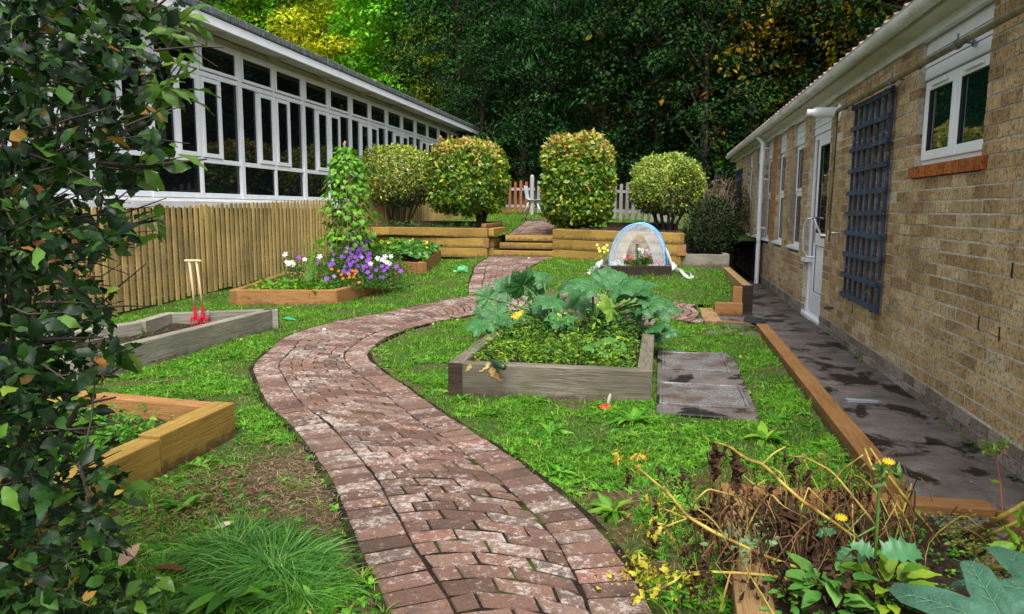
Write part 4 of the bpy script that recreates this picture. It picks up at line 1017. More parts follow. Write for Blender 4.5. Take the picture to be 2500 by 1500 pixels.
M['lf_laurel_top'] = leafmat('reddish_laurel_tip', [(0, (.15, .22, .02)), (.35, (.28, .30, .03)), (.6, (.40, .30, .045)), (.85, (.28, .09, .03)), (1, (.40, .38, .05))], .4, .25, .4)
M['lf_var'] = leafmat('variegated_leaf', [(0, (.04, .10, .012)), (.35, (.11, .20, .016)), (.6, (.28, .35, .03)), (.9, (.50, .48, .06)), (1, (.55, .55, .15))], .45, .25, .35)
M['lf_vargreen'] = leafmat('variegated_grey_green_leaf', [(0, (.06, .12, .015)), (.4, (.14, .24, .025)), (.75, (.34, .40, .05)), (1, (.52, .52, .12))], .45, .25, .35)
M['lf_shade'] = leafmat('dark_bush_and_shade_leaf', G_((.006, .014, .005), (.018, .035, .008), (.03, .05, .012)), .6, .1, .2)  # painted shade for low leaves of the outer clipped shrubs; also the dark bush
M['lf_bean'] = leafmat('bean_leaf', G_((.05, .17, .015), (.11, .29, .02), (.20, .40, .035)), .5, .35, .3)
M['lf_weed'] = leafmat('weed_leaf', G_((.05, .15, .01), (.13, .27, .015), (.27, .38, .025)), .5, .3, .3)
M['lf_weeddark'] = leafmat('dark_weed_leaf', G_((.02, .075, .012), (.05, .14, .018), (.10, .22, .025)), .5, .3, .3)
M['lf_lettuce'] = leafmat('lettuce_leaf', G_((.08, .24, .015), (.16, .36, .025), (.28, .46, .06)), .45, .35, .35)
M['lf_nast'] = leafmat('nasturtium_leaf', G_((.03, .13, .02), (.07, .22, .03), (.15, .30, .06)), .45, .3, .35)
M['lf_marrow'] = leafmat('marrow_leaf', G_((.016, .082, .022), (.032, .13, .032), (.065, .20, .05)), .5, .25, .35, patch=((.13, .25, .15), 60, .585), nscale=7)
M['lf_marrow_pale'] = leafmat('pale_marrow_leaf', G_((.10, .22, .03), (.16, .28, .04), (.20, .32, .05)), .5, .3, .35)
M['lf_grass'] = leafmat('grass_blade', [(0, (.03, .12, .008)), (.35, (.07, .23, .012)), (.7, (.15, .33, .02)), (.93, (.27, .42, .04)), (1, (.42, .38, .14))], .5, .35, .3, nscale=3)
M['lf_tuft'] = leafmat('pale_green_long_grass', G_((.03, .14, .015), (.08, .26, .035), (.20, .42, .08)), .4, .3, .4, nscale=3)
M['lf_clover'] = leafmat('broad_lawn_weed', [(0, (.025, .12, .006)), (.5, (.06, .24, .012)), (.9, (.15, .36, .025)), (1, (.27, .42, .06))], .45, .3, .35, nscale=3)
M['straw'] = leafmat('dry_straw', G_((.18, .12, .06), (.33, .25, .14), (.46, .38, .24)), .8, .1, .1)
M['chip'] = leafmat('bark_chip', G_((.06, .02, .012), (.16, .06, .03), (.26, .13, .08)), .85, 0, .2)
M['lf_dead'] = leafmat('withered_brown_leaf', G_((.014, .008, .005), (.04, .022, .012), (.085, .045, .02)), .8, .05, .15, nscale=40)
M['lf_yellow'] = leafmat('yellowing_leaf', G_((.30, .30, .02), (.45, .42, .03), (.52, .38, .02)), .5, .3, .3, patch=((.06, .04, .015), 45, .515))
m_ = mat('withered_stalk', rough=.55, spec=.3); n = NT(m_); n.col(n.ramp(n.noise(n.world(), 16, 5), [(.35, (.12, .06, .02)), (.5, (.30, .22, .04)), (.7, (.42, .38, .08))])); M['stalk'] = m_
m_ = mat('green_stalk', rough=.5, spec=.35); n = NT(m_); n.col(n.ramp(n.noise(n.world(), 9, 4), [(.3, (.05, .14, .02)), (.7, (.13, .25, .04))])); M['gstem'] = m_
M['bstem'] = mat('brown_stalk', (.10, .05, .022), .7, .2)
leafA = [leaf_t(1, .55, 4, .2, .25, .0), leaf_t(1, .5, 4, -.1, .4, .02), leaf_t(1, .6, 4, .3, .1, .02)]
leafS = [leaf_t(1, .5, 2, .2, .3), leaf_t(1, .6, 2, -.2, .2)]
leafQ = [(np.array([(-.28, .4, .03), (0, 0, 0), (.28, .45, .03), (0, 1, -.1)]), np.array([(0, 1, 2, 3)]))]

for k_, lo, hi in (('lf_dark', .3, 2.1), ('lf_feather', .3, 2.2), ('lf_mid', .45, 1.7), ('lf_lime', .5, 1.5), ('lf_autumn', .5, 1.6)):  # lit and shaded leaf clumps painted into the crown colours by noise
    n = NT(M[k_]); old = n.b.inputs['Base Color'].links[0].from_socket
    v = n.ramp(n.noise(n.world((1, 1, 1.2)), 1.15, 3, .6), [(.38, (lo,)*3), (.62, (hi, hi, hi*.8))]); new = n.mix(1.0, old, v, 'MULTIPLY'); n.col(new)
# ================================================================== WOODLAND TREES
def tree_mesh(kind):
    """crown and trunk meshes around the origin, ~10 m tall"""
    spec = dict(lime=(24, 640, .24, 'lf_lime'), mid=(24, 640, .24, 'lf_mid'), dark=(22, 600, .19, 'lf_dark'), feather=(24, 700, .22, 'lf_feather'), autumn=(22, 600, .20, 'lf_autumn'), pale=(14, 330, .17, 'lf_pale'))[kind]
    nl, per, sz, m_ = spec; P = []; D = []; N_ = []
    b = MB(); b.tube([(0, 0, -.5), (.1, .05, 3), (-.1, .1, 6), (.05, 0, 9)], [.2, .16, .1, .03], 8)
    lobes = []
    for i in range(nl):
        h = 1.0+9.0*(i+.5)/nl; R = 3.0*sqrt(max(.12, 1-((h-4.4)/6.0)**2)); a = i*2.4+rng.uniform(-.4, .4); rr = R*rng.uniform(.45, .9)
        c = np.array([rr*cos(a), rr*sin(a), h+rng.uniform(-.5, .5)]); rad = rng.uniform(.9, 1.6)
        b.tube([(0, 0, max(.5, h-1.6)), tuple(c*[.5, .5, 1]-[0, 0, .5]), tuple(c)], [.06, .035, .01], 5, cap=False)
        ns = 15
        for s in range(ns):
            d = rdir(1, .45)[0]; cc = c+d*rad*rng.uniform(.7, 1.1)*[1, 1, .8]; k = per//ns
            rr2 = rng.uniform(.20, .42); q = rng.normal(0, 1, (k, 3))*[rr2*1.25, rr2*1.25, rr2*.42]+cc; q[:, 2] -= (.55 if kind == 'feather' else .35)*np.linalg.norm(q[:, :2]-cc[:2], axis=1)
            P.append(q); dd = nrm(rng.normal(0, .5, (k, 3))+d*[1, 1, .1]+[0, 0, -.9 if kind == 'feather' else -.3]); D.append(dd); N_.append(nrm(rng.normal(0, .4, (k, 3))+d*.8+[0, 0, .7]))
    P = np.concatenate(P); D = np.concatenate(D); N_ = np.concatenate(N_); S = rng.uniform(.6, 1.25, len(P))*sz
    tm = [leaf_t(1, .22, 1, 0, .3), leafQ[0]] if kind in ('feather',) else leafQ
    if kind == 'feather': tm = [(np.array([(-.12, .4, .03), (0, 0, 0), (.12, .45, .03), (0, 1.3, -.2)]), np.array([(0, 1, 2, 3)]))]
    V, F = inst(tm, P, frames(D, N_), S)
    return mesh_np('crown', V, [F], [M[m_]]), b.mesh('trunk', [M['bark_pale'] if kind == 'pale' else M['bark']])
TK = {}
def wood_tree(kind, label, x, y, z=None, s=1.0, sz=1.0):
    if kind not in TK: TK[kind] = tree_mesh(kind)
    cr, tr = TK[kind]; z = float(hillz(np.array(x), np.array(y))) if z is None else z
    t = thing('tree', label, 'tree', (x, y, z-.1), rng.uniform(0, 6.3), 'trees of the wooded hillside')
    for nme, me in (('trunk', tr), ('crown', cr)): objm(nme, me, t)
    t.scale = (s, s, s*sz); return t


def fol_each(name, tm, P, D, N_, S, m_, parent, smooth=True):
    for i in range(len(P)): fol(name, tm, P[i:i+1], np.asarray(D)[i:i+1], np.asarray(N_)[i:i+1], np.asarray(S)[i:i+1], m_, parent, smooth=smooth)
# rows of trees up the hill; each entry: kind, pixel x of the stem, depth, scale, label
def TX(px, Y): return float(hy(px, 480, Y)[0])
for kind, px, Y, s, szz, lab in [
    ('mid', 960, 34, 1.0, 1.0, 'fresh green leafy tree right of centre of the white building roofline'),
    ('lime', 850, 40, 1.1, .95, 'yellow-green tree glowing behind the white building roof, left of the fresh green tree'),
    ('lime', 720, 44, 1.15, 1.0, 'yellow-green tree higher on the slope above the roof of the white building'),
    ('mid', 640, 42, 1.0, 1.1, 'green leafy tree just above the near end of the white building roof'),
    ('dark', 560, 50, 1.1, 1.2, 'dark green tree behind the near end of the white building roof at top left'),
    ('mid', 470, 44, 1.2, 1.1, 'green tree at the top left corner above the dark shrub'),
    ('mid', 1010, 42, 1.15, 1.1, 'tall rounded green tree with soft crown at the top, left of the dark trees'),
    ('pale', 930, 52, 1.3, 1.15, 'thin pale tree with bare stems at the top between green crowns'),
    ('pale', 800, 60, 1.3, 1.2, 'thin pale bare-stemmed tree high on the slope at upper left'),
    ('pale', 1050, 56, 1.3, 1.2, 'pale tree with visible stems beside the tall dark trees'),
    ('lime', 1040, 33, .55, .9, 'small yellow-green bush at the end of the white building roof'),
    ('pale', 680, 62, 1.4, 1.2, 'farthest pale thin tree above the yellow-green trees'),
    ('mid', 890, 64, 1.4, 1.3, 'distant green tree filling the top of the picture left of centre'),
    ('mid', 1120, 66, 1.4, 1.3, 'distant green tree at the top above the dark feathery trees'),
    ('dark', 600, 68, 1.4, 1.3, 'distant dark tree at the far top left'),
    ('dark', 1110, 27, .9, 1.0, 'dark tree overhanging the far end of the white building'),
    ('feather', 1190, 31, 1.1, 1.15, 'tall feathery deep green tree above the second clipped shrub'),
    ('feather', 1340, 28, 1.0, 1.15, 'feathery deep green tree hanging over the chair and the third clipped shrub'),
    ('dark', 1260, 25.5, .62, .95, 'small dark tree in the shadow behind the red fence'),
    ('dark', 1450, 26, .8, 1.0, 'black-green tree behind the third clipped shrub'),
    ('feather', 1450, 36, 1.3, 1.2, 'tall feathery green tree at top centre'),
    ('dark', 1580, 25, .85, 1.0, 'dark tree behind the fourth clipped shrub'),
    ('dark', 1690, 23.5, .75, .95, 'dark tree near the far end of the brick building'),
    ('autumn', 1640, 31, 1.05, 1.2, 'dark tree flecked with orange leaves above the fourth clipped shrub'),
    ('autumn', 1800, 27, 1.0, 1.2, 'tree with hanging orange and yellow leaves above the brick building gutter'),
    ('autumn', 1700, 27, 1.15, 1.3, 'tall orange-flecked tree at the top right above the dark bush'),
    ('autumn', 1950, 30, 1.15, 1.2, 'orange-leaved tree at the top right just left of the roof tiles'),
    ('autumn', 1880, 27, .85, 1.0, 'autumn-tinged tree rising directly behind the tiled roof'),
    ('autumn', 2120, 27, 1.1, 1.25, 'yellow-orange tree at the upper right above the tiled roof'),
    ('autumn', 2080, 27, 1.0, 1.0, 'yellow-flecked tree leaning over the ridge of the tiled roof'),
    ('dark', 2300, 22, 1.2, 1.0, 'dark tree behind the near part of the tiled roof'),
    ('feather', 1560, 44, 1.5, 1.3, 'distant feathery tree at the top right of centre'),
    ('dark', 1300, 46, 1.5, 1.3, 'distant dark tree at the top centre'),
    ('dark', 1850, 46, 1.5, 1.3, 'distant dark tree at the top right'),
    ('dark', 1160, 24.5, .55, .9, 'low dark tree between the second clipped shrub and the end of the white building'),
]:
    wood_tree(kind, lab, TX(px, Y), Y, None, s, szz)

# ================================================================== CLIPPED SHRUBS
def topiary(label, cx, cy, zc, rx, ry, rz, pw, nleaf, lsz, mats, split, z0, stems, cat='clipped shrub', dense=1.0, hole=None, bottom=-1.0):
    t = thing('clipped_shrub', label, cat, (cx, cy, z0), group='clipped shrubs on the terrace')
    n_ = int(nleaf*dense); d = rdir(n_)
    # superellipsoid radius
    k = (np.abs(d[:, 0])**pw+np.abs(d[:, 1])**pw+np.abs(d[:, 2])**pw)**(-1/pw)
    q = np.where(rng.random(n_) < .80, rng.uniform(.87, 1.0, n_), rng.uniform(.5, .9, n_))
    bump_ = 1+.03*np.sin(d[:, 0]*9+d[:, 2]*7)+.03*np.sin(d[:, 1]*11-d[:, 2]*8)+.025*np.sin(d[:, 0]*5-d[:, 2]*13+cx); q = np.where(rng.random(n_) < .012, rng.uniform(1.0, 1.06, n_), q)
    P = d*(k*q*bump_)[:, None]*[rx-lsz*.5, ry, rz-lsz*.4]+[cx, cy, zc]
    keep = P[:, 2] > zc+rz*bottom
    if hole is not None: keep &= ~((np.linalg.norm((P-hole[0])/hole[1], axis=1) < 1) & (rng.random(n_) < .85))
    P = P[keep]; d = d[keep]; m_ = len(P)
    D = nrm(d*.5+rng.normal(0, .75, (m_, 3))+[0, 0, .15]); N_ = nrm(d+rng.normal(0, .45, (m_, 3))+[0, 0, .25])
    fol('crown', leafS, P, D, N_, rng.uniform(.6, 1.2, m_)*lsz, mats, t, split=split)
    b = MB()
    for (dx, dy, tx, ty, tz, r) in stems:
        mid = ((dx+tx)/2+rng.normal(0, .04), (dy+ty)/2, z0+(tz-z0)*.55)
        b.tube([(cx+dx, cy+dy, z0-.1), (cx+mid[0], cy+mid[1], mid[2]), (cx+tx, cy+ty, tz)], [r, r*.75, r*.4], 7)
        for q in range(3):
            f = rng.uniform(.35, .8); p = np.array([cx+mid[0]*f*1.2, cy+mid[1]*f, z0+(tz-z0)*f]); e = p+np.array([rng.normal(0, .3), rng.normal(0, .2), rng.uniform(.2, .5)]); b.tube([p, (p+e)/2+rng.normal(0, .03, 3), e], [r*.4, r*.3, r*.12], 5, cap=False)
    part('trunk', b, [M['bark']], t)
    return t
def px2(pxl, pxr, pyt, pyb, Y):
    a = hy(pxl, (pyt+pyb)/2, Y); c = hy(pxr, (pyt+pyb)/2, Y); tp = hy((pxl+pxr)/2, pyt, Y); bt = hy((pxl+pxr)/2, pyb, Y)
    return (a[0]+c[0])/2, (c[0]-a[0])/2, (tp[2]+bt[2])/2, (tp[2]-bt[2])/2, bt[2]
sp = lambda zc, rz, f: (lambda P: ((P[:, 2]-zc)/rz+rng.normal(0, .22, len(P)) > f).astype(int))
cx, rx, zc, rz, _ = px2(882, 1044, 352, 500, 15.6)
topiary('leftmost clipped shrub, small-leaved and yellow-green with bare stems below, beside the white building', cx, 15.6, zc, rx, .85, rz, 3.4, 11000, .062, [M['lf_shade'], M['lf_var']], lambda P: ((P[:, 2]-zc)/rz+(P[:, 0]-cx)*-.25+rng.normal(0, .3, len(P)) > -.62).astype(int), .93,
        [(-.15, 0, -.5, 0, zc-.1, .035), (0, 0, -.15, .1, zc, .04), (.08, 0, .2, 0, zc, .04), (.15, 0, .6, 0, zc, .03), (-.2, .1, -.3, .2, zc, .03), (.2, -.05, .75, -.1, zc-.15, .022)], bottom=-.98)
cx, rx, zc, rz, _ = px2(1042, 1222, 338, 520, 15.2)
topiary('clipped shrub just left of the steps, large-leaved with a reddish top, on a short trunk', cx, 15.2, zc, rx, .9, rz, 3.8, 9000, .11, [M['lf_laurel'], M['lf_laurel_top']], sp(zc, rz, .62), .93,
        [(.3, -.1, .25, 0, zc-.2, .075), (.25, 0, 0, .1, zc, .05), (.3, 0, .5, 0, zc, .045)])
cx, rx, zc, rz, _ = px2(1313, 1485, 326, 545, 14.6)
topiary('tallest clipped shrub, large-leaved and barrel-shaped with a reddish top, right of the steps', cx, 14.6, zc, rx, .85, rz, 5.0, 11000, .11, [M['lf_laurel'], M['lf_laurel_top']], sp(zc, rz, .60), .88,
        [(0, 0, 0, 0, zc, .07), (.1, 0, .3, 0, zc-.2, .05), (-.1, 0, -.3, 0, zc-.2, .05)], dense=1.15)
cx, rx, zc, rz, _ = px2(1520, 1704, 371, 522, 13.4)
hc = np.array(hy(1655, 455, 12.7)); hc[1] = 12.75
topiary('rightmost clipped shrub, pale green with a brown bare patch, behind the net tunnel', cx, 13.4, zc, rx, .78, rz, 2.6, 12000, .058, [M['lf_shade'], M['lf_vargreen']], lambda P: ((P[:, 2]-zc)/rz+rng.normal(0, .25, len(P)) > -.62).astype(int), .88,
        [(0, 0, -.2, 0, zc, .035), (.05, 0, .25, 0, zc, .035), (-.08, 0, -.5, 0, zc, .028), (.1, .1, .5, 0, zc, .03), (.05, -.1, .1, -.2, zc, .03), (-.1, .1, -.3, .1, zc, .03), (.15, -.1, .45, -.3, zc, .02)], hole=(hc, .36))
# dark bush in the grey planter, dry bush behind it
def bush(name, label, cat, c, r, n_, lsz, m_, z0, stems=6, smat='bark', tm=None, shell=.6, group=None, up=.3, down=0):
    t = thing(name, label, cat, (c[0], c[1], z0), group=group)
    P, d = cloud(n_, c, r, shell); P = P[P[:, 2] > z0]; d = nrm(P-np.array(c)); m2 = len(P)
    fol('foliage', tm or leafS, P, nrm(d+rng.normal(0, .7, (m2, 3))+[0, 0, up]), nrm(rng.normal(0, .6, (m2, 3))+[0, 0, 1]+d*.4), rng.uniform(.6, 1.25, m2)*lsz, m_, t)
    if stems:
        b = MB()
        for i in range(stems):
            a = rng.uniform(0, 6.3); e = np.array(c)+np.array([cos(a)*r[0]*.75, sin(a)*r[1]*.75, rng.uniform(.1, .9)*r[2]]); p0 = np.array([c[0]+cos(a)*.05, c[1]+sin(a)*.05, z0-.03])
            b.tube([p0, (p0+e)/2+[0, 0, .05*r[2]], e], [lsz*.12+.004, lsz*.09+.003, .002], 5)
        part('stems', b, [M[smat]], t)
    return t
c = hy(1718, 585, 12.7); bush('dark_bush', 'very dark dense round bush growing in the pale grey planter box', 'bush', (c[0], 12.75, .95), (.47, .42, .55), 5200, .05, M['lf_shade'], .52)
b_ = thing('dry_bush', 'dry brown twiggy bush behind the dark bush, right of the last clipped shrub', 'bush', (.9, 13.8, .7)); bb = MB(); 
for i in range(90):
    a = rng.uniform(0, 6.3); e = np.array([.88, 13.8, .7])+np.array([cos(a)*rng.uniform(.1, .5), sin(a)*.4, rng.uniform(.6, 1.25)]); p0 = np.array([.9, 13.8, .6]); mm = (p0+e)/2+rng.normal(0, .06, 3); bb.tube([p0, mm, e], [.008, .006, .002], 4, cap=False)
    for q in range(4):
        s_ = mm+(e-mm)*rng.uniform(.2, 1); bb.tube([s_, s_+rng.normal(0, .09, 3)+[0, 0, .06]], [.003, .0015], 3, cap=False)
part('twigs', bb, [mat('dry_twig', (.17, .12, .09), .8)], b_)
bush('shrub', 'low rusty-green shrubbery against the far end of the brick building', 'shrub', (1.25, 15.6, 1.0), (.6, .8, .9), 3500, .07, leafmat('rusty_leaf', G_((.02, .03, .008), (.06, .06, .015), (.12, .07, .02))), .0)
# low wall at the far end of the slab path
t = thing('low_block_wall', 'low grey block wall at the far end of the slab path', 'wall', (1.4, 14.2, 0)); b = MB()
for r in range(4): b.box(1.13, 1.36, 14.2, 14.34, .01+r*.155, .155+r*.155)
b.box(1.12, 1.37, 14.18, 14.36, .63, .68); part('blocks', b, [mat('grey_block', (.22, .21, .20), .9)], t, bevel=.006)

# ================================================================== THE DARK SHRUB IN THE LEFT FOREGROUND
FSH = thing('holly_shrub', 'large dark glossy-leaved shrub filling the left edge of the picture, close to the camera', 'shrub', (-1.25, 1.2, 0))
ey = [0, 60, 100, 200, 300, 360, 420, 500, 540, 600, 680, 760, 830, 900, 960, 1050, 1130, 1200, 1280, 1360, 1420, 1484]
ex = [440, 470, 440, 425, 410, 440, 350, 340, 370, 300, 270, 310, 325, 315, 290, 215, 320, 310, 315, 300, 360, 400]
# wavy, pointed leaf with several segments
def holly(ph, fold=.25, droop=.3):
    V = []; F = []; n_ = 7
    for i in range(n_+1):
        t = i/n_; w_ = .27*sin(pi*min(.97, max(.02, t))**.85)*(1+.10*sin(i*2.1+ph)); z = -droop*t*t
        for s in (-1, -.5, 0, .5, 1):
            V.append((w_*s, t*(1-.2*droop*t), z+fold*abs(s)*w_+.035*abs(s)*sin(i*1.9+ph+s)))
    for i in range(n_):
        for k in range(4): a = i*5+k; F.append((a, a+1, a+6, a+5))
    return np.array(V), np.array(F)
HT = [holly(0), holly(1.3, .1, .5), holly(2.6, .35, .1), holly(4.1, .0, .35)]
np_ = 25000; py = rng.uniform(-260, 1750, np_); edge = np.interp(py, ey, ex)
f = rng.random(np_)**.85; dist = rng.uniform(1.0, 2.3, np_); px = -420+(edge+420-18)*f
wobb = 26*np.sin(py*.045)+18*np.sin(py*.11+1); keep = px < edge-30+wobb-np.maximum(0, (dist-1.45))*75
keep &= (rng.random(np_) < np.where(px > edge-160, .42, .9)); keep &= (np.sin(px*.031+np.cos(py*.017)*2)*np.sin(py*.027+np.sin(px*.013)*2) > -.35) | (rng.random(np_) < .35) | (px < edge-230)
P = np.array([at(a, c, d_) for a, c, d_ in zip(px[keep], py[keep], dist[keep])]); m2 = len(P)
D = nrm(rng.normal(0, .75, (m2, 3))+CR*.35+[0, 0, .1]); N_ = nrm(rng.normal(0, .6, (m2, 3))+[0, 0, .8]-CF*.35)
fol('foliage', HT, P, D, N_, rng.uniform(.016, .040, m2), [M['lf_hedge']], FSH, smooth=True)
b = MB()
# main limbs and side twigs
base = np.array([-1.62, 1.35, 0.0])
for i in range(16):
    a0 = base+[rng.uniform(-.15, .15), rng.uniform(-.15, .15), 0]; tipx = rng.uniform(-100, 180); tipy = rng.uniform(-150, 800); e = at(tipx, tipy, rng.uniform(1.25, 1.8))
    mm = (a0+e)/2+rng.normal(0, .07, 3); b.tube([a0, mm, e], [.010, .006, .003], 6)
for i in range(170):
    yy = rng.uniform(0, 1484); xx = rng.uniform(-50, np.interp(yy, ey, ex)-60); d_ = rng.uniform(1.05, 1.7); p = at(xx, yy, d_); v = nrm(rng.normal(0, .5, 3)+CR*.9+[0, 0, .25])*rng.uniform(.06, .17)
    b.tube([p, p+v*.5+rng.normal(0, .006, 3), p+v], [.0020, .0015, .0008], 4, cap=False)
for pts in ([(300, 320, 1.3), (360, 300, 1.3), (400, 230, 1.31), (440, 160, 1.32)], [(250, 395, 1.3), (330, 400, 1.3), (410, 395, 1.31), (500, 385, 1.33)], [(180, 600, 1.35), (270, 560, 1.35), (330, 540, 1.35), (400, 530, 1.36)],
            [(190, 560, 1.35), (250, 580, 1.35), (310, 600, 1.35)], [(0, 830, 1.2), (120, 820, 1.2), (250, 815, 1.22)], [(0, 1160, 1.1), (60, 1150, 1.1), (140, 1148, 1.12)], [(120, 1100, 1.2), (190, 980, 1.2), (280, 960, 1.2)], [(200, 1280, 1.15), (215, 1200, 1.15), (190, 1120, 1.17), (230, 1060, 1.2)], [(430, 60, 1.35), (400, 130, 1.33), (350, 200, 1.32), (300, 330, 1.3)]):
    b.tube([at(*q) for q in pts], [.0045]+[.0035]*(len(pts)-2)+[.0015], 6)
part('branches', b, [M['twig']], FSH)
# leaves along the leading sprays
ym = leafmat('young_holly_leaf', G_((.02, .065, .010), (.06, .15, .016), (.14, .27, .03)), .35, .3, .45)
for (x0, y0, x1, y1, n_) in ((300, 330, 450, 130, 20), (330, 400, 440, 380, 9), (270, 560, 400, 515, 12), (220, 580, 330, 600, 8), (380, 100, 470, 20, 12), (350, 240, 470, 215, 9), (240, 880, 350, 830, 8), (250, 1240, 340, 1160, 8), (330, 420, 360, 380, 6), (290, 1480, 385, 1400, 12)):
    L = []
    for k in range(n_):
        t = k/n_; L.append(at(x0+(x1-x0)*t+rng.normal(0, 10), y0+(y1-y0)*t+rng.normal(0, 10), 1.32+rng.normal(0, .03)))
    L = np.array(L); m2 = len(L); b = MB(); b.tube([at(x0-20, y0+10, 1.32), at((x0+x1)/2, (y0+y1)/2, 1.32), at(x1, y1, 1.32)], [.002, .0015, .0008], 5)
    tw = part('spray_twig', b, [M['twig']], FSH)
    o_ = fol('spray', HT, L, nrm(rng.normal(0, .55, (m2, 3))+CR*.7+[0, 0, .1]), nrm(rng.normal(0, .45, (m2, 3))+[0, 0, .8]-CF*.3), rng.uniform(.034, .054, m2), [ym], FSH, smooth=True)
# ================================================================== LAWN GRASS AND WEEDS (uncountable)
BEDS = [CB, AB, A2, TB, [(-3.4, 1.9), (-2.22, 1.9), (-2.22, 3.65), (-3.4, 3.7)], [(NX0-.02, NY0-.02), (NX1+.02, NY0-.02), (NX1+.02, NY1+.02), (NX0-.02, NY1+.02)],
        [(.0, 4.44), (.62, 4.42), (.64, 6.5), (.01, 6.52)], [(.5, 8.1), (1.2, 8.1), (1.2, 9.0), (.5, 9.0)], [(NA[0]-.04, 1.2), (2.2, 1.2), (2.2, NE[1]+.06), (NA[0]-.04, NA[1]+.06)], [(.3, 12.0), (1.2, 12), (1.2, 15), (.3, 15)]]
def off_lawn(x, y, pad=0):
    r = inpoly(x, y, POLY_PATH) | inpoly(x, y, POLY_STEP)
    for p in BEDS: r |= inpoly(x, y, p)
    xe = np.where(y < 8.1, .985+.013*(y-3.4)/1.0*.5, np.where(y > 9, .985, .5)); r |= x > xe-.005
    yw = np.where(x < SL[0], SL[1]+.0, SR[1]+(x-SR[0])*(WR[1]-SR[1])/(WR[0]-SR[0])-.05); r |= y > yw
    r |= x < -6.1
    return r
def blades(P, H, wd, lean=.5):
    n_ = len(P); a = rng.uniform(0, 2*pi, n_); bx = np.stack([np.cos(a), np.sin(a), 0*a], 1); la = rng.uniform(0, 2*pi, n_); lv = np.stack([np.cos(la), np.sin(la), 0*la], 1)*(rng.random(n_)**.7*lean)[:, None]
    up = np.array([0, 0, 1.]); H = H[:, None]; w_ = (wd if not np.isscalar(wd) else np.full(n_, wd))[:, None]/2
    m1 = P+H*(up*.55+lv*.35); tp = P+H*(up*.88+lv*1.15)
    V = np.stack([P-bx*w_, P+bx*w_, m1+bx*w_*.8, m1-bx*w_*.8, tp], 1).reshape(-1, 3); o = (np.arange(n_)*5)[:, None]
    return V, np.array([[0, 1, 2, 3]])+o, np.array([[3, 2, 4]])+o
def scatter_lawn(y0, y1, x0, x1, dens, terr=T, mask=off_lawn, patchy=.55, drym=True):
    n_ = int((y1-y0)*(x1-x0)*dens); x = rng.uniform(x0, x1, n_); y = rng.uniform(y0, y1, n_)
    k = ~mask(x, y)
    if drym: k &= rng.random(n_) > dry(x, y)*.93
    pn = np.sin(x*5.3+np.sin(y*3.7)*1.3)*np.sin(y*4.9+np.cos(x*2.9)*1.7); k &= rng.random(n_) > patchy*(pn < -.15)
    x = x[k]; y = y[k]; return np.stack([x, y, terr(x, y)+wob(x, y)-.008], 1), pn[k]
Vs = []; F4 = []; F3 = []; o = 0
for (y0, y1, x0, x1, dn, h, wd) in ((1.4, 3.4, -2.3, 1.0, 9500, .030, .0030), (3.4, 5.5, -3.9, 1.0, 6500, .032, .0038), (5.5, 8.5, -6.1, 1.0, 3600, .036, .0052), (8.5, 13.8, -6.1, 1.0, 2000, .036, .0075)):
    P, pn = scatter_lawn(y0, y1, x0, x1, dn); H = rng.uniform(.55, 1.5, len(P))*h*(1+.25*pn)
    V, a4, a3 = blades(P, H, rng.uniform(.7, 1.3, len(P))*wd, .9); Vs.append(V); F4.append(a4+o); F3.append(a3+o); o += len(V)
up_mask = lambda x, y: ~upmask(x, y) | inpoly(x, y, UPL+UPR[::-1]) | (x > .2) | inpoly(x, y, [(-6.6, 10), (-3.2, 10), (-3.2, SL[1]+1.75), (-6.6, SL[1]+2.2)]) | inpoly(x, y, rb)
P, pn = scatter_lawn(13.4, 22, -6.2, 1.2, 750, U, up_mask, .1, False); V, a4, a3 = blades(P, rng.uniform(.6, 1.4, len(P))*.04, .011, .8); Vs.append(V); F4.append(a4+o); F3.append(a3+o); o += len(V)
tag(objm('grass', mesh_np('grass', np.concatenate(Vs), [np.concatenate(F4), np.concatenate(F3)], [M['lf_grass']])), kind='stuff')
# broad-leaved lawn weeds
def rosette(n_, lf, up, spread=1.0):
    V = []; F = []; o = 0
    for i in range(n_):
        a = 2*pi*i/n_+rng.uniform(-.4, .4); tv, tf = lf; s = rng.uniform(.6, 1.1)
        d = np.array([cos(a), sin(a), up+rng.uniform(-.15, .25)]); R = frames(d[None], np.array([[0, 0, 1.]]))[0]
        V.append(tv@R.T*s*spread); F.append(tf+o); o += len(tv)
    return np.concatenate(V), np.concatenate(F)
lf_round = leaf_t(1, .8, 2, .15, .2, 0, .6); lf_lance = leaf_t(1, .28, 3, .25, .45); lf_mid = leaf_t(1, .45, 3, .2, .35, .03)
RO = [rosette(6, lf_round, .45, .7), rosette(5, lf_mid, .5), rosette(8, lf_mid, .6), rosette(7, lf_lance, .7, 1.2)]
Vs = []; Fs = []; o = 0
for (y0, y1, x0, x1, dn, s0) in ((1.4, 3.6, -2.3, 1.0, 1300, .038), (3.6, 6, -3.9, 1.0, 900, .042), (6, 9, -6.1, 1.0, 420, .036), (9, 13.8, -6, 1, 160, .04)):
    P, pn = scatter_lawn(y0, y1, x0, x1, dn); k = pn+rng.normal(0, .5, len(P)) > .05; P = P[k]; nn = len(P)
    up_ = nrm(rng.normal(0, .18, (nn, 3))+[0, 0, 1]); V, F = inst(RO, P+[0, 0, .004], frames(rdir(nn)*[1, 1, .05], up_), rng.uniform(.5, 1.5, nn)*s0); Vs.append(V); Fs.append(F+o); o += len(V)
tag(objm('lawn_weeds', mesh_np('lawn_weeds', np.concatenate(Vs), [np.concatenate(Fs)], [M['lf_clover']])), kind='stuff')
TU = [rosette(14, leaf_t(1, .045, 4, .2, .7), 1.6, 1.0) for _ in range(4)]
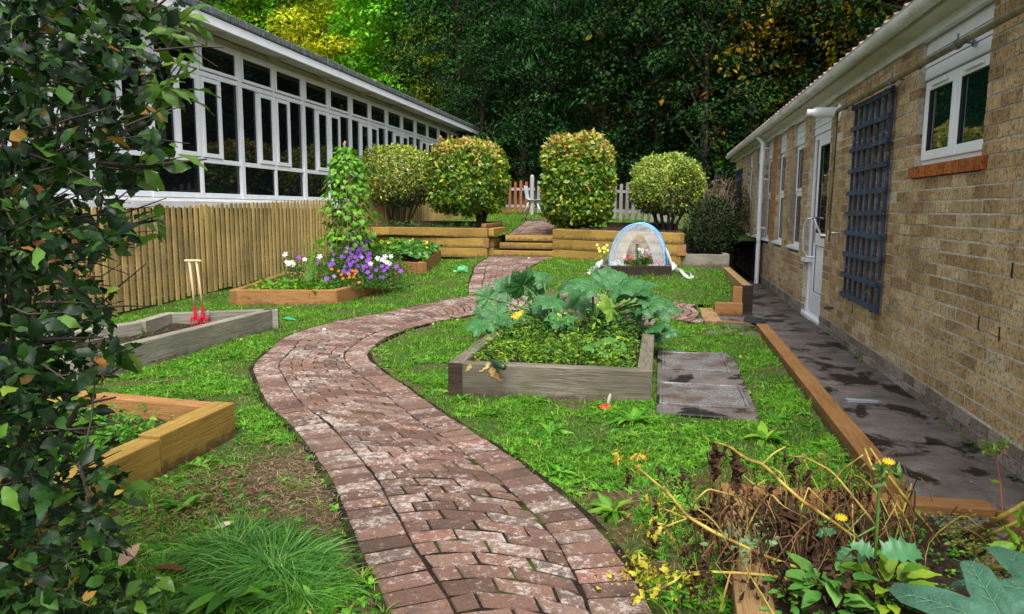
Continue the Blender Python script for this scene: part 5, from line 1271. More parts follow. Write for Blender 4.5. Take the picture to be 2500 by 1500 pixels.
P, pn = scatter_lawn(1.4, 3.6, -2.3, 1.0, 130); P2, _ = scatter_lawn(3.6, 8.5, -5.5, 1.0, 60); P = np.concatenate([P, P2]); nn = len(P)
V, F = inst(TU, P, frames(rdir(nn)*[1, 1, .05], nrm(rng.normal(0, .15, (nn, 3))+[0, 0, 1])), rng.uniform(.035, .095, nn)); tag(objm('lawn_tufts', mesh_np('lawn_tufts', V, [F], [M['lf_grass']])), kind='stuff')
# straw and bark litter on the worn patch, along the path edges
x = rng.normal(-1.62, .36, 3400); y = rng.normal(2.95, .36, 3400); k = ~off_lawn(x, y) & (y > 1.5); x = x[k]; y = y[k]
P = np.stack([x, y, T(x, y)+.006+rng.uniform(0, .008, len(x))], 1); nn = len(P)
tf = (np.array([(-.03, 0, 0), (.03, 0, 0), (.03, 1, .0), (-.03, 1, 0)]), np.array([(0, 1, 2, 3)]))
V, F = inst([tf], P, frames(rdir(nn)*[1, 1, .12], np.tile([0, 0, 1.], (nn, 1))), rng.uniform(.012, .04, nn)); tag(objm('straw_litter', mesh_np('straw_litter', V, [F], [M['straw']])), kind='stuff')
nn = 700; x = np.concatenate([rng.normal(-1.95, .16, nn), rng.uniform(NA[0]-.5, NA[0], 260)]); y = np.concatenate([rng.normal(2.62, .3, nn), rng.uniform(1.6, 3.1, 260)]); k = ~off_lawn(x, y); x = x[k]; y = y[k]; P = np.stack([x, y, .008+rng.uniform(0, .012, len(x))], 1); nn = len(P)
tf = (np.array([(-.16, 0, 0), (.16, .05, 0.02), (.1, 1, .0), (-.12, .9, 0.03)]), np.array([(0, 1, 2, 3)]))
V, F = inst([tf], P, frames(rdir(nn)*[1, 1, .2], np.tile([0, 0, 1.], (nn, 1))), rng.uniform(.01, .035, nn)); tag(objm('bark_litter', mesh_np('bark_litter', V, [F], [M['chip']])), kind='stuff')
# crumbs of soil and fallen bits on the brick path
nn = 900; x = rng.uniform(-2.6, .1, nn); y = rng.uniform(1.8, 6.5, nn); k = inpoly(x, y, POLY_PATH); x = x[k]; y = y[k]; nn = len(x); cub = leaf_t(1, .9, 1, .3, .2)
V, F = inst([cub], np.stack([x, y, 0*x+.017], 1), frames(rdir(nn)*[1, 1, .3], np.tile([0, 0, 1.], (nn, 1))), rng.uniform(.003, .010, nn)); tag(objm('path_crumbs', mesh_np('path_crumbs', V, [F], [M['dirt']])), kind='stuff')

# single plants standing out of the lawn
def weed(label, px, py, n_, L, tm, m_, up=.6, name='weed_plant', cat='weed', z=0.0, group='weeds standing out of the lawn', smooth=True):
    g = hz(px, py, z) if z else G(px, py); t = thing(name, label, cat, (g[0], g[1], g[2]), group=group)
    a = rng.uniform(0, 2*pi, n_); r = rng.random(n_); P = np.stack([g[0]+np.cos(a)*r*L*(.12 if n_ < 100 else (.4 if n_ < 350 else .95)), g[1]+np.sin(a)*r*L*(.12 if n_ < 100 else (.4 if n_ < 350 else .95)), np.full(n_, g[2]-.004)], 1)
    D = nrm(np.stack([np.cos(a), np.sin(a), up*rng.uniform(.5, 1.9, n_)], 1)); fol('leaves', tm, P, D, np.tile([0, 0, 1.], (n_, 1))+rng.normal(0, .2, (n_, 3)), rng.uniform(.5, 1.1, n_)*L, m_, t, smooth=smooth); return t
LNC = [leaf_t(1, .26, 6, .25, .5, .015), leaf_t(1, .3, 6, .2, .25, .02), leaf_t(1, .22, 6, .3, .8, .01)]
GRS = [leaf_t(1, .022, 6, .2, .9), leaf_t(1, .02, 6, .2, .5), leaf_t(1, .024, 6, .2, 1.3)]
for lab, px, py, n_, L in (('large dark green dock plant in the near lawn, nearest the red trowel', 1530, 1020, 34, .17), ('bright green long-leaved weed beside the flat timber edging', 1850, 1062, 26, .17), ('dark green leafy weed left of the red trowel', 1330, 1045, 24, .12),
                        ('broad-leaved weed close to the path, below the trowel', 1480, 1235, 26, .13), ('leafy weed between the path and the dead yellow shoot', 1350, 1140, 20, .10), ('leafy weed under the nearest corner of the grey raised bed', 1110, 965, 20, .10),
                        ('long-leaved weed at the foot of the yellow bed, left of the path', 440, 1225, 22, .12), ('leafy weed touching the joint of the yellow bed', 480, 1125, 20, .10), ('broad dock leaves at the bottom edge left of the path', 560, 1445, 20, .20),
                        ('low pale-leaved weed at the bottom edge beside the long grass', 760, 1450, 22, .09), ('small seedling growing between the header bricks at the bottom', 1105, 1440, 7, .06)):
    weed(lab, px, py, n_, L, LNC, [M['lf_clover']] if n_ != 26 else [M['lf_grass']])
for lab, px, py, n_, L in (('large tuft of long fine grass left of the path at the bottom', 660, 1370, 900, .17), ('tuft of long grass at the foot of the centre raised bed', 1260, 965, 60, .12), ('short dark green grass tuft at the edge of the worn patch', 730, 1172, 150, .05), ('small isolated grass tuft on the worn patch', 628, 1222, 90, .035),
                        ('grass tuft on the worn ground by the yellow bed', 690, 1160, 150, .045), ('dark grass tuft at the bend of the path', 630, 850, 140, .09), ('pale grass tuft in front of the net tunnel bed', 1572, 668, 40, .2), ('tall grass tuft beside the bottom of the path', 560, 1330, 400, .15), ('drooping grass tuft at the very bottom edge', 720, 1425, 500, .14), ('grass tuft behind the large tuft', 600, 1310, 400, .13)):
    t = weed(lab, px, py, n_, L, GRS, [M['lf_tuft'] if n_ >= 400 else M['lf_grass']], 1.0, 'grass_tuft', 'grass tuft')

# ================================================================== CENTRE BED: MARROWS AND WEEDS
def marrow_leaf(seed, cup=.15, lobes=5, notch=.85, rag=.06):
    r_ = np.random.default_rng(seed); nr, na = 7, 60; V = [(0, 0, 0)]; F = []
    tips = [0, .95, -.95, 1.95, -1.95]
    for i in range(1, nr+1):
        q = i/nr
        for k in range(na):
            th = -pi+2*pi*k/na; near = min(abs(th-t) for t in tips)
            R = (.62+.38*max(0, cos(near*pi/.98))) if near < .49 else .62
            R = .74+.26*np.exp(-(near/.30)**2); R *= 1+rag*sin(th*23+seed)+.035*sin(th*41)
            R *= 1-notch*np.exp(-((pi-abs(th))/.30)**2)
            R *= (1.0 if abs(th) < .5 else (.95 if abs(th) < 1.5 else .82))
            rr = q*R; z = cup*rr-.30*rr**3+.05*rr*sin(th*5+seed)+.035*rr*cos(th*9)-.05*rr*np.exp(-(near/.08)**2)+.012*sin(q*17+th*13)
            V.append((rr*sin(th), rr*cos(th), z))
    for k in range(na): F.append((0, 0, 1+k, 1+(k+1) % na))
    F3 = [(0, 1+(k+1) % na, 1+k) for k in range(na)]; F4 = [(1+i*na+k, 1+i*na+(k+1) % na, 1+(i+1)*na+(k+1) % na, 1+(i+1)*na+k) for i in range(nr-1) for k in range(na)]
    return np.array(V), np.array(F3), np.array(F4)
ML = [marrow_leaf(s, c, rag=g) for s, c, g in ((1, .15, .05), (2, .30, .06), (3, .05, .07), (5, .4, .05), (8, .2, .08))]
def big_leaf(parent, pos, tipdir, normal, size, m_, k=0, flop=0.0, name='leaf', ml=None):
    tv, f3, f4 = (ml or ML)[k % len(ml or ML)]; R = frames(np.array([tipdir], float), np.array([normal], float))[0]
    V = tv.copy(); V[:, 2] -= .35*flop*(V[:, 0]**2+V[:, 1]**2); V = (V@R.T)*size+np.array(pos)-np.array(parent.location)
    me = mesh_np(name, V, [f3, f4], [m_], None, True); return objm(name, me, parent)
def marrow(label, base, leaves, extra=None):
    t = thing('marrow_plant', label, 'vegetable plant', base, group='marrow plants in the centre bed'); base = np.array(base)
    leaves = [(px, py, Y, s*.78, (td[0], td[1], td[2]+.22), (nb_[0], nb_[1]-.12, nb_[2]), fl_, pl_) for (px, py, Y, s, td, nb_, fl_, pl_) in leaves]+[(l_[0]+rng.uniform(-38, 38), l_[1]+rng.uniform(5, 60), l_[2]+rng.uniform(-.1, .25), l_[3]*rng.uniform(.45, .72), (rng.normal(0, .7), -.6, rng.normal(0, .4)), (rng.normal(0, .35), -.7, .6), .2, 0) for l_ in leaves if rng.random() < .85]
    for i, (px, py, Y, size, tdir, nb_, flop, pale) in enumerate(leaves):
        p = np.array(hy(px, py, Y)); b = MB(); h = p-base; mid = base+h*np.array([.35, .35, .62])+[0, 0, .03]
        pts = [base+(rng.normal(0, .025, 3)*[1, 1, 0]), base+h*[.12, .12, .30], mid, base+h*[.72, .72, .9], p]
        b.tube(pts, [.013, .0125, .011, .009, .007], 8); st = part('leaf_stalk', b, [M['gstem_dk']], t, smooth=True)
        big_leaf(t, p, tdir, nb_, size, M['lf_marrow_pale'] if pale else M['lf_marrow'], i, flop)
    return t
m_ = mat('marrow_stalk', rough=.5, spec=.35); n = NT(m_); n.col(n.ramp(n.noise(n.world(), 9, 4), [(.3, (.03, .09, .012)), (.7, (.09, .19, .03))])); M['gstem_dk'] = m_
U3 = np.array([0, -.55, .75])
g1 = hz(1300, 822, .14); g2 = hz(1435, 800, .14)
marrow('left marrow plant with broad leaves and yellow flowers in the centre bed', (-.95, 6.45, .12), [
    (1262, 690, 6.7, .25, (-.2, -.5, .25), (-.15, -.75, .6), .1, 0), (1202, 758, 6.2, .23, (-1, -.3, -.1), (-.4, -.6, .75), .3, 0), (1348, 702, 6.9, .24, (.3, -.5, .1), (.1, -.7, .7), .1, 0),
    (1225, 705, 6.9, .22, (-.7, 0, .3), (-.3, -.6, .7), .1, 0), (1165, 782, 5.9, .23, (-1, -.6, -.35), (-.4, -.4, .8), .4, 0), (1335, 725, 6.3, .22, (-.3, -.9, -.4), (.0, -.8, .6), .2, 0),
    (1232, 770, 6.0, .20, (.2, -.9, -.5), (0, -.75, .6), .2, 0), (1290, 700, 7.2, .22, (.1, .6, .6), (0, -.7, .7), .0, 0), (1355, 775, 5.85, .21, (-.2, -.9, -.5), (-.1, -.8, .5), .2, 0), (1180, 720, 6.5, .18, (-.7, -.2, .2), (-.4, -.6, .6), .1, 0),
    (1310, 676, 7.1, .2, (-.6, .2, .1), (-.1, -.35, .9), .2, 0)])
marrow('right marrow plant, tall stalks fanning out above the centre bed', (-.55, 6.35, .12), [
    (1430, 690, 6.2, .23, (-1, .2, .35), (.2, -.25, .9), .5, 0), (1500, 695, 6.1, .26, (.7, -.2, .15), (0, -.25, .95), .7, 0), (1405, 712, 6.5, .25, (-.5, -.6, .1), (-.1, -.7, .65), .1, 0),
    (1545, 705, 6.3, .23, (1, -.2, .25), (0, -.2, .95), .5, 0), (1560, 735, 6.2, .22, (.6, -.3, -.2), (.3, -.6, .7), .3, 0), (1475, 745, 5.9, .20, (-.4, -.7, .0), (.0, -.85, .5), .1, 1),
    (1590, 745, 6.4, .25, (1, -.2, -.2), (.1, -.4, .85), .7, 0), (1525, 725, 6.6, .2, (.2, .5, .5), (0, -.8, .6), .1, 1), (1460, 680, 6.9, .22, (.1, .4, .4), (0, -.5, .8), .3, 0), (1580, 790, 6.2, .17, (.3, -.8, -.3), (.1, -.8, .5), .2, 0), (1490, 678, 6.6, .2, (-.3, .4, .3), (0, -.4, .9), .3, 0)])
# marrow flowers
def star_flower(nl, depth, w_=.5):
    V = [(0, 0, 0)]; F = []
    for i in range(nl):
        a = 2*pi*i/nl
        for (r, da, z) in ((.45, -.5, depth*.5), (1, -.3, depth), (1.12, 0, depth*.9), (1, .3, depth), (.45, .5, depth*.5)): V.append((r*cos(a+da*2*pi/nl*.9), r*sin(a+da*2*pi/nl*.9), z))
        o = 1+i*5; F += [(0, o, o+1, o+2), (0, o+2, o+3, o+4)]
    return np.array(V), np.array(F)
SF = star_flower(5, .45); RF = star_flower(5, .18)
M['fl_yellow'] = leafmat('yellow_petal', G_((.65, .38, .01), (.75, .55, .03)), .5, .3, .2)
def flower(parent, p, s, m_, tm=RF, dirn=(0, -.7, .6), name='flower', cen=None):
    tv, tf = tm; z = nrm(np.array(dirn, float)); x = nrm(np.cross(z, [.3, .1, 1])); y = np.cross(z, x); R = np.stack([x, y, z], 1); a = rng.uniform(0, 6.28); c_, s_ = cos(a), sin(a)
    V = tv.copy(); V[:, :2] = V[:, :2]@np.array([[c_, s_], [-s_, c_]]); V = (V@R.T)*s+np.array(p)-np.array(parent.location)
    me = mesh_np(name, V, [tf], [m_], None, True); return objm(name, me, parent)
mp = bpy.data.objects['marrow_plant']
for (px, py, Y) in ((1243, 768, 5.75), (1252, 762, 5.8), (1262, 758, 5.9), (1452, 738, 6.1)): flower(mp, hy(px, py, Y), .032, M['fl_yellow'], SF, (rng.normal(0, .3), -.6, .7))
# weeds filling the front of the bed (a mass nobody could count)
def mass(name, poly, zf, dens, hmin, hmax, tm, m_, lsz, parent=None, stems=True, kind='stuff', hf=None):
    xs = [p[0] for p in poly]; ys = [p[1] for p in poly]; n_ = int((max(xs)-min(xs))*(max(ys)-min(ys))*dens); x = rng.uniform(min(xs), max(xs), n_); y = rng.uniform(min(ys), max(ys), n_); k = inpoly(x, y, poly); x = x[k]; y = y[k]; n_ = len(x)
    H = rng.uniform(hmin, hmax, n_)*(1 if hf is None else hf(x, y)); P = []; D = []; o = 0
    z0 = zf(x, y) if callable(zf) else np.full(n_, zf)
    nl = 7; Pp = np.stack([x, y, z0], 1); lean = rng.normal(0, .18, (n_, 3)); lean[:, 2] = 0
    t_ = rng.uniform(.25, 1.0, (n_, nl)); C = Pp[:, None, :]+lean[:, None, :]*H[:, None, None]*t_[..., None]+np.array([0, 0, 1.])*(H[:, None]*t_)[..., None]
    C = C.reshape(-1, 3)+rng.normal(0, lsz*.3, (n_*nl, 3)); D = nrm(rng.normal(0, 1, (n_*nl, 3))*[1, 1, .3]+[0, 0, .25])
    nn = len(C); o_ = fol(name, tm, C, D, nrm(rng.normal(0, .3, (nn, 3))+[0, 0, 1]), rng.uniform(.5, 1.2, nn)*lsz, m_, parent)
    if kind: o_['kind'] = kind
    return o_
front = [(-1.26, 4.80), (-.14, 4.82), (-.14, 5.75), (-1.26, 5.75)]
mass('bed_weeds', front, .13, 330, .07, .21, [lf_mid, leaf_t(1, .35, 3, .2, .3)], [M['lf_weed']], .044)
mass('bed_weeds', [(-1.26, 5.3), (-.14, 5.3), (-.14, 7.3), (-1.26, 7.3)], .13, 260, .08, .26, [lf_mid], [M['lf_weeddark']], .04)
mass('bed_weeds', [(-1.2, 4.8), (-.7, 4.85), (-.75, 5.6), (-1.2, 5.5)], .14, 120, .08, .22, [lf_mid, lf_round], [M['lf_weed']], .034)
mass('bed_weeds', [(-.45, 4.8), (-.12, 4.8), (-.12, 5.3), (-.45, 5.3)], .13, 500, .02, .08, [lf_lance], [M['lf_weeddark']], .025)
mass('bed_weeds', [(-1.2, 5.0), (-.2, 5.0), (-.2, 6.3), (-1.2, 6.2)], .14, 34, .20, .36, [leaf_t(1, .3, 3, .2, .3), lf_mid], [M['lf_weed']], .055)
mass('bed_weeds', [(-1.27, 4.8), (-.14, 4.8), (-.14, 5.2), (-1.27, 5.2)], .14, 150, .08, .2, [leaf_t(1, .35, 3, .2, .3)], [M['lf_weeddark']], .05)
for i, (px, py) in enumerate(((1290, 800), (1230, 812), (1385, 800), (1500, 820))):
    weed(['tall pointed bright weed in the middle of the centre bed', 'yellowish weed in the left of the centre bed', 'fresh green weed in front of the right marrow', 'pale spurge at the right of the centre bed'][i], px, py, 40, .12, [leaf_t(1, .3, 4, .2, .3)], [M['lf_weed']], 2.2, z=.15, group='tall weeds in the centre bed')
sp_ = thing('squash_seedling', 'small round-leaved squash seedling near the front right of the centre bed', 'vegetable plant', tuple(hz(1468, 855, .14)))
for (px, py, s, Y) in ((1445, 828, .075, 5.15), (1478, 820, .08, 5.25), (1500, 838, .075, 5.2), (1462, 852, .06, 5.0), (1425, 838, .06, 5.1)):
    p = hy(px, py, Y); big_leaf(sp_, p, (rng.normal(0, .5), -.6, -.1), (rng.normal(0, .2), -.6, .7), s, M['lf_nast'], 2, .1); b = MB(); b.tube([np.array(sp_.location), p], [.004, .003], 5); part('stem', b, [M['gstem']], sp_)
# courgette resting over the board with a withered leaf
ct = thing('courgette', 'dark green courgette lying over the front board of the centre bed', 'vegetable', tuple(hz(1205, 888, .2))); b = MB()
q0 = hz(1188, 872, .24); q1 = hz(1220, 893, .20); q1 = q1+[0, -.03, .02]; dd = q1-q0
b.tube([q0-dd*.15, q0, q0+dd*.3+[0, 0, .004], q0+dd*.7, q1, q1+dd*.06], [.006, .012, .021, .024, .020, .006], 14); part('fruit', b, [mat('courgette_skin', (.012, .045, .014), .35)], ct, smooth=True)
wl = thing('withered_leaf', 'yellow and brown withered marrow leaf hanging over the front board beside the courgette', 'leaf', tuple(hz(1180, 885, .22)))
CR_ = [leaf_t(1, .38, 8, .5, .7, .10, .7, 1, 1.2), leaf_t(1, .5, 8, -.4, .5, .13, .7, 2.3, -1), leaf_t(1, .3, 8, .6, 1.0, .08, .7, 0, 2)]
pts = [(1160, 868, .27), (1178, 872, .26), (1190, 884, .24), (1140, 880, .24), (1205, 862, .27), (1225, 872, .25)]
P = np.array([hz(*q)+[0, -.02, .0] for q in pts]); fol('leaf', CR_, P, np.array([(-.3, -.3, -.2), (.1, -.3, -.6), (.3, -.4, -1), (-.5, -.2, -.4), (.2, -.1, .3), (.2, -.2, -.3)], float), rdir(6, 1), np.array([.07, .09, .12, .07, .06, .05]), [leafmat('tan_dead_leaf', G_((.40, .30, .10), (.50, .36, .12), (.22, .10, .03)), .6, .2, .2, nscale=30)], wl, smooth=True)

# ================================================================== FLOWER BED ON THE LEFT
zA = float(T(*AB[0]))+.15
PU = thing('purple_petunias', 'mass of purple petunias spilling over the front of the timber flower bed', 'flowers', tuple(hz(870, 680, .18)))
M['fl_purple'] = leafmat('purple_petal', G_((.16, .02, .38), (.27, .04, .55), (.36, .14, .62)), .6, .25, .2)
M['fl_lilac'] = leafmat('lilac_petal', G_((.30, .22, .62), (.42, .34, .72)), .6, .25, .2)
M['fl_white'] = leafmat('white_petal', G_((.62, .64, .6), (.74, .75, .72)), .6, .25, .2)
M['fl_orange'] = leafmat('orange_red_petal', G_((.55, .05, .008), (.62, .12, .01), (.7, .26, .02)), .6, .15, .2)
M['fl_red'] = leafmat('red_petal', G_((.42, .008, .02), (.55, .02, .03)), .6, .15, .2)
zz = lambda px, py, Y: hy(px, py, Y)
def AF(px, py):                                          # point of the flower bank, which leans back with height
    t = np.clip((692-py)/140, 0, 1); return np.array(hy(px, py, 8.9+1.1*t+(px-870)*.004))
fl = [(931, 10), (1020, 95), (955, 75), (1065, 10), (1100, 30), (1125, 35), (1170, 30), (1185, 95), (1135, 98), (1080, 120), (945, 120), (920, 165), (945, 155), (1160, 172), (1105, 158), (1210, 22), (1245, 228), (1320, 210), (1365, 175), (1385, 212), (1350, 268), (1375, 270), (1490, 180), (1525, 218), (895, 283), (957, 262), (820, 130), (1275, 265), (1210, 180), (1415, 185), (1060, 45), (1150, 60), (1040, 50), (655, 100), (1200, 5), (1195, 100)]
kz = 700/2473
done = []
for i, (x_, y_) in enumerate(fl):
    px, py = (550+x_*kz)/K, (600+y_*kz)/K; done.append((px, py)); flower(PU, AF(px, py)+[0, -.06, 0], rng.uniform(.026, .036)*(1.0 if i % 5 else .7), M['fl_purple'] if i % 5 else M['fl_lilac'], RF, (rng.normal(0, .35), -.9, rng.uniform(.1, .6)))
for i in range(48):
    px, py = rng.uniform(828, 902), rng.uniform(563, 660); flower(PU, AF(px, py)+[0, -.03, 0], rng.uniform(.02, .032), M['fl_purple'], RF, (rng.normal(0, .35), -.9, rng.uniform(.1, .6)))
n_ = 11000; px = rng.normal(868, 60, n_); py = rng.uniform(585, 700, n_); k = (px < 985) & (py > 560+np.abs(px-858)*.75); P = np.array([AF(a_, c_)+[0, rng.uniform(0, .5), 0] for a_, c_ in zip(px[k], py[k])])
P = P[P[:, 2] > zA-.1]; fol('foliage', [leaf_t(1, .4, 2, .2, .3)], P, rdir(len(P), .5), rdir(len(P), 1), rng.uniform(.02, .05, len(P)), [M['lf_weeddark']], PU)
OR = thing('orange_marigolds', 'cluster of small orange-red marigolds at the front of the flower bed', 'flowers', tuple(hz(855, 690, .18)))
for (x_, y_) in ((1045, 282), (1030, 248), (1093, 243), (1100, 272), (1140, 218), (1147, 245), (1138, 270), (1183, 315), (1008, 217), (946, 200), (1130, 215), (1155, 222)):
    for j in range(2): flower(OR, AF((550+x_*kz)/K, (600+y_*kz)/K)+[0, -.10-.008*j, .006*j], .022-.006*j, M['fl_orange'], star_flower(8, .35), (rng.normal(0, .2), -.75, .6))
b = MB()
for j in range(10): p = AF(835+j*5, 672+(j % 3)*5); b.tube([p+[0, -.05, -.10], p+[0, -.09, 0]], [.003, .002], 4)
part('stems', b, [M['gstem']], OR)
for lab, ls, c_ in (('white flowers at the left end of the flower bed by the fence', [(535, 75), (545, 140), (560, 150), (600, 150), (610, 165), (560, 160), (700, 118), (830, 95), (590, 140), (575, 150)], (720, 670)), ('white flowers hanging on the right end of the flower bed', [(1327, 108), (1362, 122), (1390, 95), (1438, 92), (1415, 145), (1428, 155), (1265, 155), (1380, 130), (1395, 140), (1330, 115)], (935, 672))):
    t = thing('white_flowers', lab, 'flowers', tuple(AF(*c_)), group='white flowers of the flower bed'); P = []
    for (x_, y_) in ls:
        p = AF((550+x_*kz)/K, (600+y_*kz)/K)+[0, -.05, 0]; P.append(p); flower(t, p, rng.uniform(.024, .04), M['fl_white'], RF, (rng.normal(0, .3), -.8, .5))
    P = np.array(P); Q = np.repeat(P, 50, 0)+rng.normal(0, .07, (len(P)*50, 3))+[0, .1, -.10]; Q = Q[Q[:, 2] > zA-.08]; fol('foliage', [lf_mid], Q, rdir(len(Q), .4), rdir(len(Q), 1), rng.uniform(.02, .045, len(Q)), [M['lf_weeddark']], t)
# lettuces and feathery green at the left of the bed
for i, (px, py, s) in enumerate(((662, 700, .13), (700, 693, .15), (742, 698, .15), (785, 700, .15), (690, 705, .11), (760, 706, .12), (725, 704, .11), (812, 700, .13))):
    weed(['leafy pale green lettuce at the left corner of the flower bed', 'lettuce second from the left in the flower bed', 'large lettuce in the middle front of the flower bed', 'lettuce left of the orange marigolds', 'small lettuce at the front left of the flower bed', 'low lettuce against the front board of the flower bed', 'small lettuce between the two larger ones', 'lettuce nearest the orange marigolds'][i], px, py, 20, s*1.35, [leaf_t(1, .75, 5, .3, .5, .03, .6), leaf_t(1, .65, 5, .2, .2, .04, .6)], [M['lf_lettuce']], .9, 'lettuce', 'lettuce', zA, 'lettuces in the flower bed')
mass('feathery_herbs', [(AB[3][0]+.1, AB[3][1]+.15), (-4.5, 8.85), (-4.4, 10.2), (-5.4, 10.0)], zA-.03, 700, .1, .34, [leaf_t(1, .12, 1, 0, .3)], [M['lf_weeddark']], .05)
mass('feathery_herbs', [(-4.7, 9.0), (-4.15, 9.0), (-4.2, 9.9), (-4.8, 10.1)], zA-.03, 900, .2, .5, [leaf_t(1, .18, 1, 0, .3), lf_mid], [M['lf_weeddark']], .045)
t = thing('tall_grassy_stems', 'thin pale flowering stems standing above the flower bed against the fence', 'plant', tuple(AF(745, 680))); b = MB(); Q = []
for j in range(16):
    p0 = AF(745+rng.normal(0, 12), 680); e = AF(742+rng.normal(0, 16), rng.uniform(555, 620))+[0, .25, 0]; b.tube([p0, (p0+e)/2+rng.normal(0, .02, 3), e], [.004, .003, .002], 4)
    for q in range(14): Q.append(p0+(e-p0)*rng.uniform(.3, 1)+rng.normal(0, .012, 3))
part('stems', b, [M['gstem']], t); Q = np.array(Q); fol('leaves', [leaf_t(1, .2, 2, .1, .3)], Q, rdir(len(Q), 1), rdir(len(Q)), .05, [M['lf_weed']], t)
mass('bed_weeds', [(AB[3][0]+.1, AB[3][1]+.1), (AB[0][0]-.1, AB[0][1]+.1), (AB[1][0]-.12, AB[1][1]-.1), (-5.4, 10.0)], zA-.03, 330, .03, .12, [lf_mid, lf_round], [M['lf_weed']], .055)
# climbing beans on canes
BN = thing('climbing_beans', 'tall column of bright green climbing beans on canes behind the purple petunias', 'vegetable plant', (-4.35, 9.75, zA)); Yb = 9.75
b = MB(); c0 = np.array([float(hy(845, 600, Yb)[0]), Yb, zA-.05]); ap = np.array(hy(832, 352, Yb))
for j in range(5):
    a_ = j*1.26; b.tube([c0+[.26*cos(a_), .22*sin(a_), 0], ap+[.02*cos(a_), .02*sin(a_), -.12], ap+[-.02*cos(a_), -.02*sin(a_), .03+.03*j*.3]], .007, 6)
part('canes', b, [mat('bamboo_cane', (.42, .28, .13), .6)], BN)
prof_y = [350, 380, 420, 480, 540, 590, 650]; prof_r = [.07, .18, .27, .33, .37, .36, .25]
n_ = 1150; py = rng.uniform(356, 650, n_); rr = np.interp(py, prof_y, prof_r)*1.05; a_ = rng.uniform(0, 2*pi, n_); q = np.sqrt(rng.uniform(.25, 1, n_))*rr*(1+.15*np.sin(py*.1))
cxp = np.interp(py, [350, 650], [834, 846]); P = np.array([hy(c_, y_, Yb) for c_, y_ in zip(cxp, py)])+np.stack([np.cos(a_)*q, np.sin(a_)*q, 0*q], 1)
Dn = np.stack([np.cos(a_), np.sin(a_), -.6+0*a_], 1)+rng.normal(0, .4, (n_, 3)); Nn = np.stack([np.cos(a_)*.6, np.sin(a_)*.6, .8+0*a_], 1)+rng.normal(0, .3, (n_, 3))
hrt = leaf_t(1, .85, 5, .12, .35, .02, .55); fol('leaves', [hrt, leaf_t(1, .75, 5, -.08, .5, .03, .55)], P, nrm(Dn), nrm(Nn), rng.uniform(.05, .105, n_), [M['lf_bean']], BN, smooth=True)
# nasturtium bed
NZ = thing('nasturtiums', 'low mound of nasturtium leaves with small yellow flowers in the bed behind the flower bed', 'plant', (-4.4, 12, .35))
n_ = 3200; x = rng.uniform(-5.2, -3.75, n_); y = rng.uniform(11.35, 13.0, n_); k = inpoly(x, y, [(p[0], p[1]) for p in A2]); x = x[k]; y = y[k]; n_ = len(x); h = .20+.22*np.clip(1-((x+4.55)/.8)**2, 0, 1)*np.clip(1-((y-12.1)/1.2)**2, 0, 1)*rng.uniform(.6, 1.1, n_)
P = np.stack([x, y, T(x, y)+.05+h], 1); fol('foliage', [leaf_t(1, .95, 3, .15, .2, .02, .5)], P, rdir(n_)*[1, 1, .3], rdir(n_, 1.5), rng.uniform(.05, .10, n_), [M['lf_nast'], M['lf_weed']], NZ, split=lambda P: ((P[:, 0] < -4.3) & (rng.random(len(P)) < .6)).astype(int))
for j in range(26):
    i = rng.integers(0, n_); flower(NZ, P[i]+[0, -.03, .05], .025, M['fl_yellow'], RF, (0, -.6, .7))
mass('bed_weeds', [(-5.0, 4.6), (-4.05, 4.6), (-4.05, 6.7), (-5.2, 6.9)], .08, 60, .01, .05, [lf_mid], [M['lf_weeddark']], .03)
mass('bed_weeds', [(-3.2, 2.3), (-2.42, 2.3), (-2.42, 3.2), (-3.2, 3.35)], .07, 900, .04, .19, [lf_mid, lf_lance], [M['lf_clover']], .045)
mass('bed_weeds', [(-6.2, SL[1]+.35), (-3.5, SL[1]+.2), (-3.5, SL[1]+.8), (-6.2, SL[1]+1.3)], ZT, 45, .03, .14, [lf_mid], [M['lf_weeddark']], .05)
# under the net
za = float(T(NX0, NY0))+.12
for lab, px, py, m_, s in (('red geranium in front left of the net tunnel bed', 1515, 622, 'fl_red', .03), ('red geranium at the right of the net tunnel bed', 1587, 630, 'fl_red', .03), ('small red flower behind, in the middle of the net tunnel bed', 1558, 620, 'fl_red', .02), ('white flower at the back of the net tunnel bed', 1556, 607, 'fl_white', .025)):
    p = np.array(hy(px, py, NY0+.25)); t = thing('bedding_flower', lab, 'flowers', (p[0], p[1], za), group='flowers under the net')
    for j in range(7): flower(t, p+rng.normal(0, .035, 3)*[1.3, 1, .6], s*rng.uniform(.7, 1.1), M[m_] if j != 2 or m_ == 'fl_white' else M['fl_white'], RF, (rng.normal(0, .4), -.8, .5))
    Q = rng.normal(0, .06, (110, 3))*[1.1, 1, .8]+[p[0], p[1]+.02, (p[2]+za)/2-.02]; fol('foliage', [lf_mid], Q, rdir(110, .5), rdir(110, 1), .05, [M['lf_weeddark']], t)
mass('bedding_plants', [(NX0+.1, NY0+.12), (NX1-.12, NY0+.12), (NX1-.12, NY0+.5), (NX0+.1, NY0+.5)], za-.02, 330, .02, .09, [lf_mid], [M['lf_weed']], .045)
t = thing('tall_flower_spike', 'single tall leafy spike with a pink flower under the net tunnel', 'flowers', tuple(hy(1539, 640, NY0+.3))); b = MB(); p0 = np.array(hy(1539, 645, NY0+.3)); e_ = np.array(hy(1539, 586, NY0+.3)); b.tube([p0, e_], .005, 5); part('stem', b, [M['gstem']], t)
Q = p0+(e_-p0)*rng.uniform(.1, .95, (120, 1)); fol('leaves', [leaf_t(1, .2, 2)], Q, rdir(120)*[1, 1, .4]+[0, 0, .3], rdir(120, 1), .05, [M['lf_weeddark']], t); flower(t, e_, .022, leafmat('pink_petal', G_((.6, .2, .35), (.7, .3, .45))), RF, (0, -1, .2))
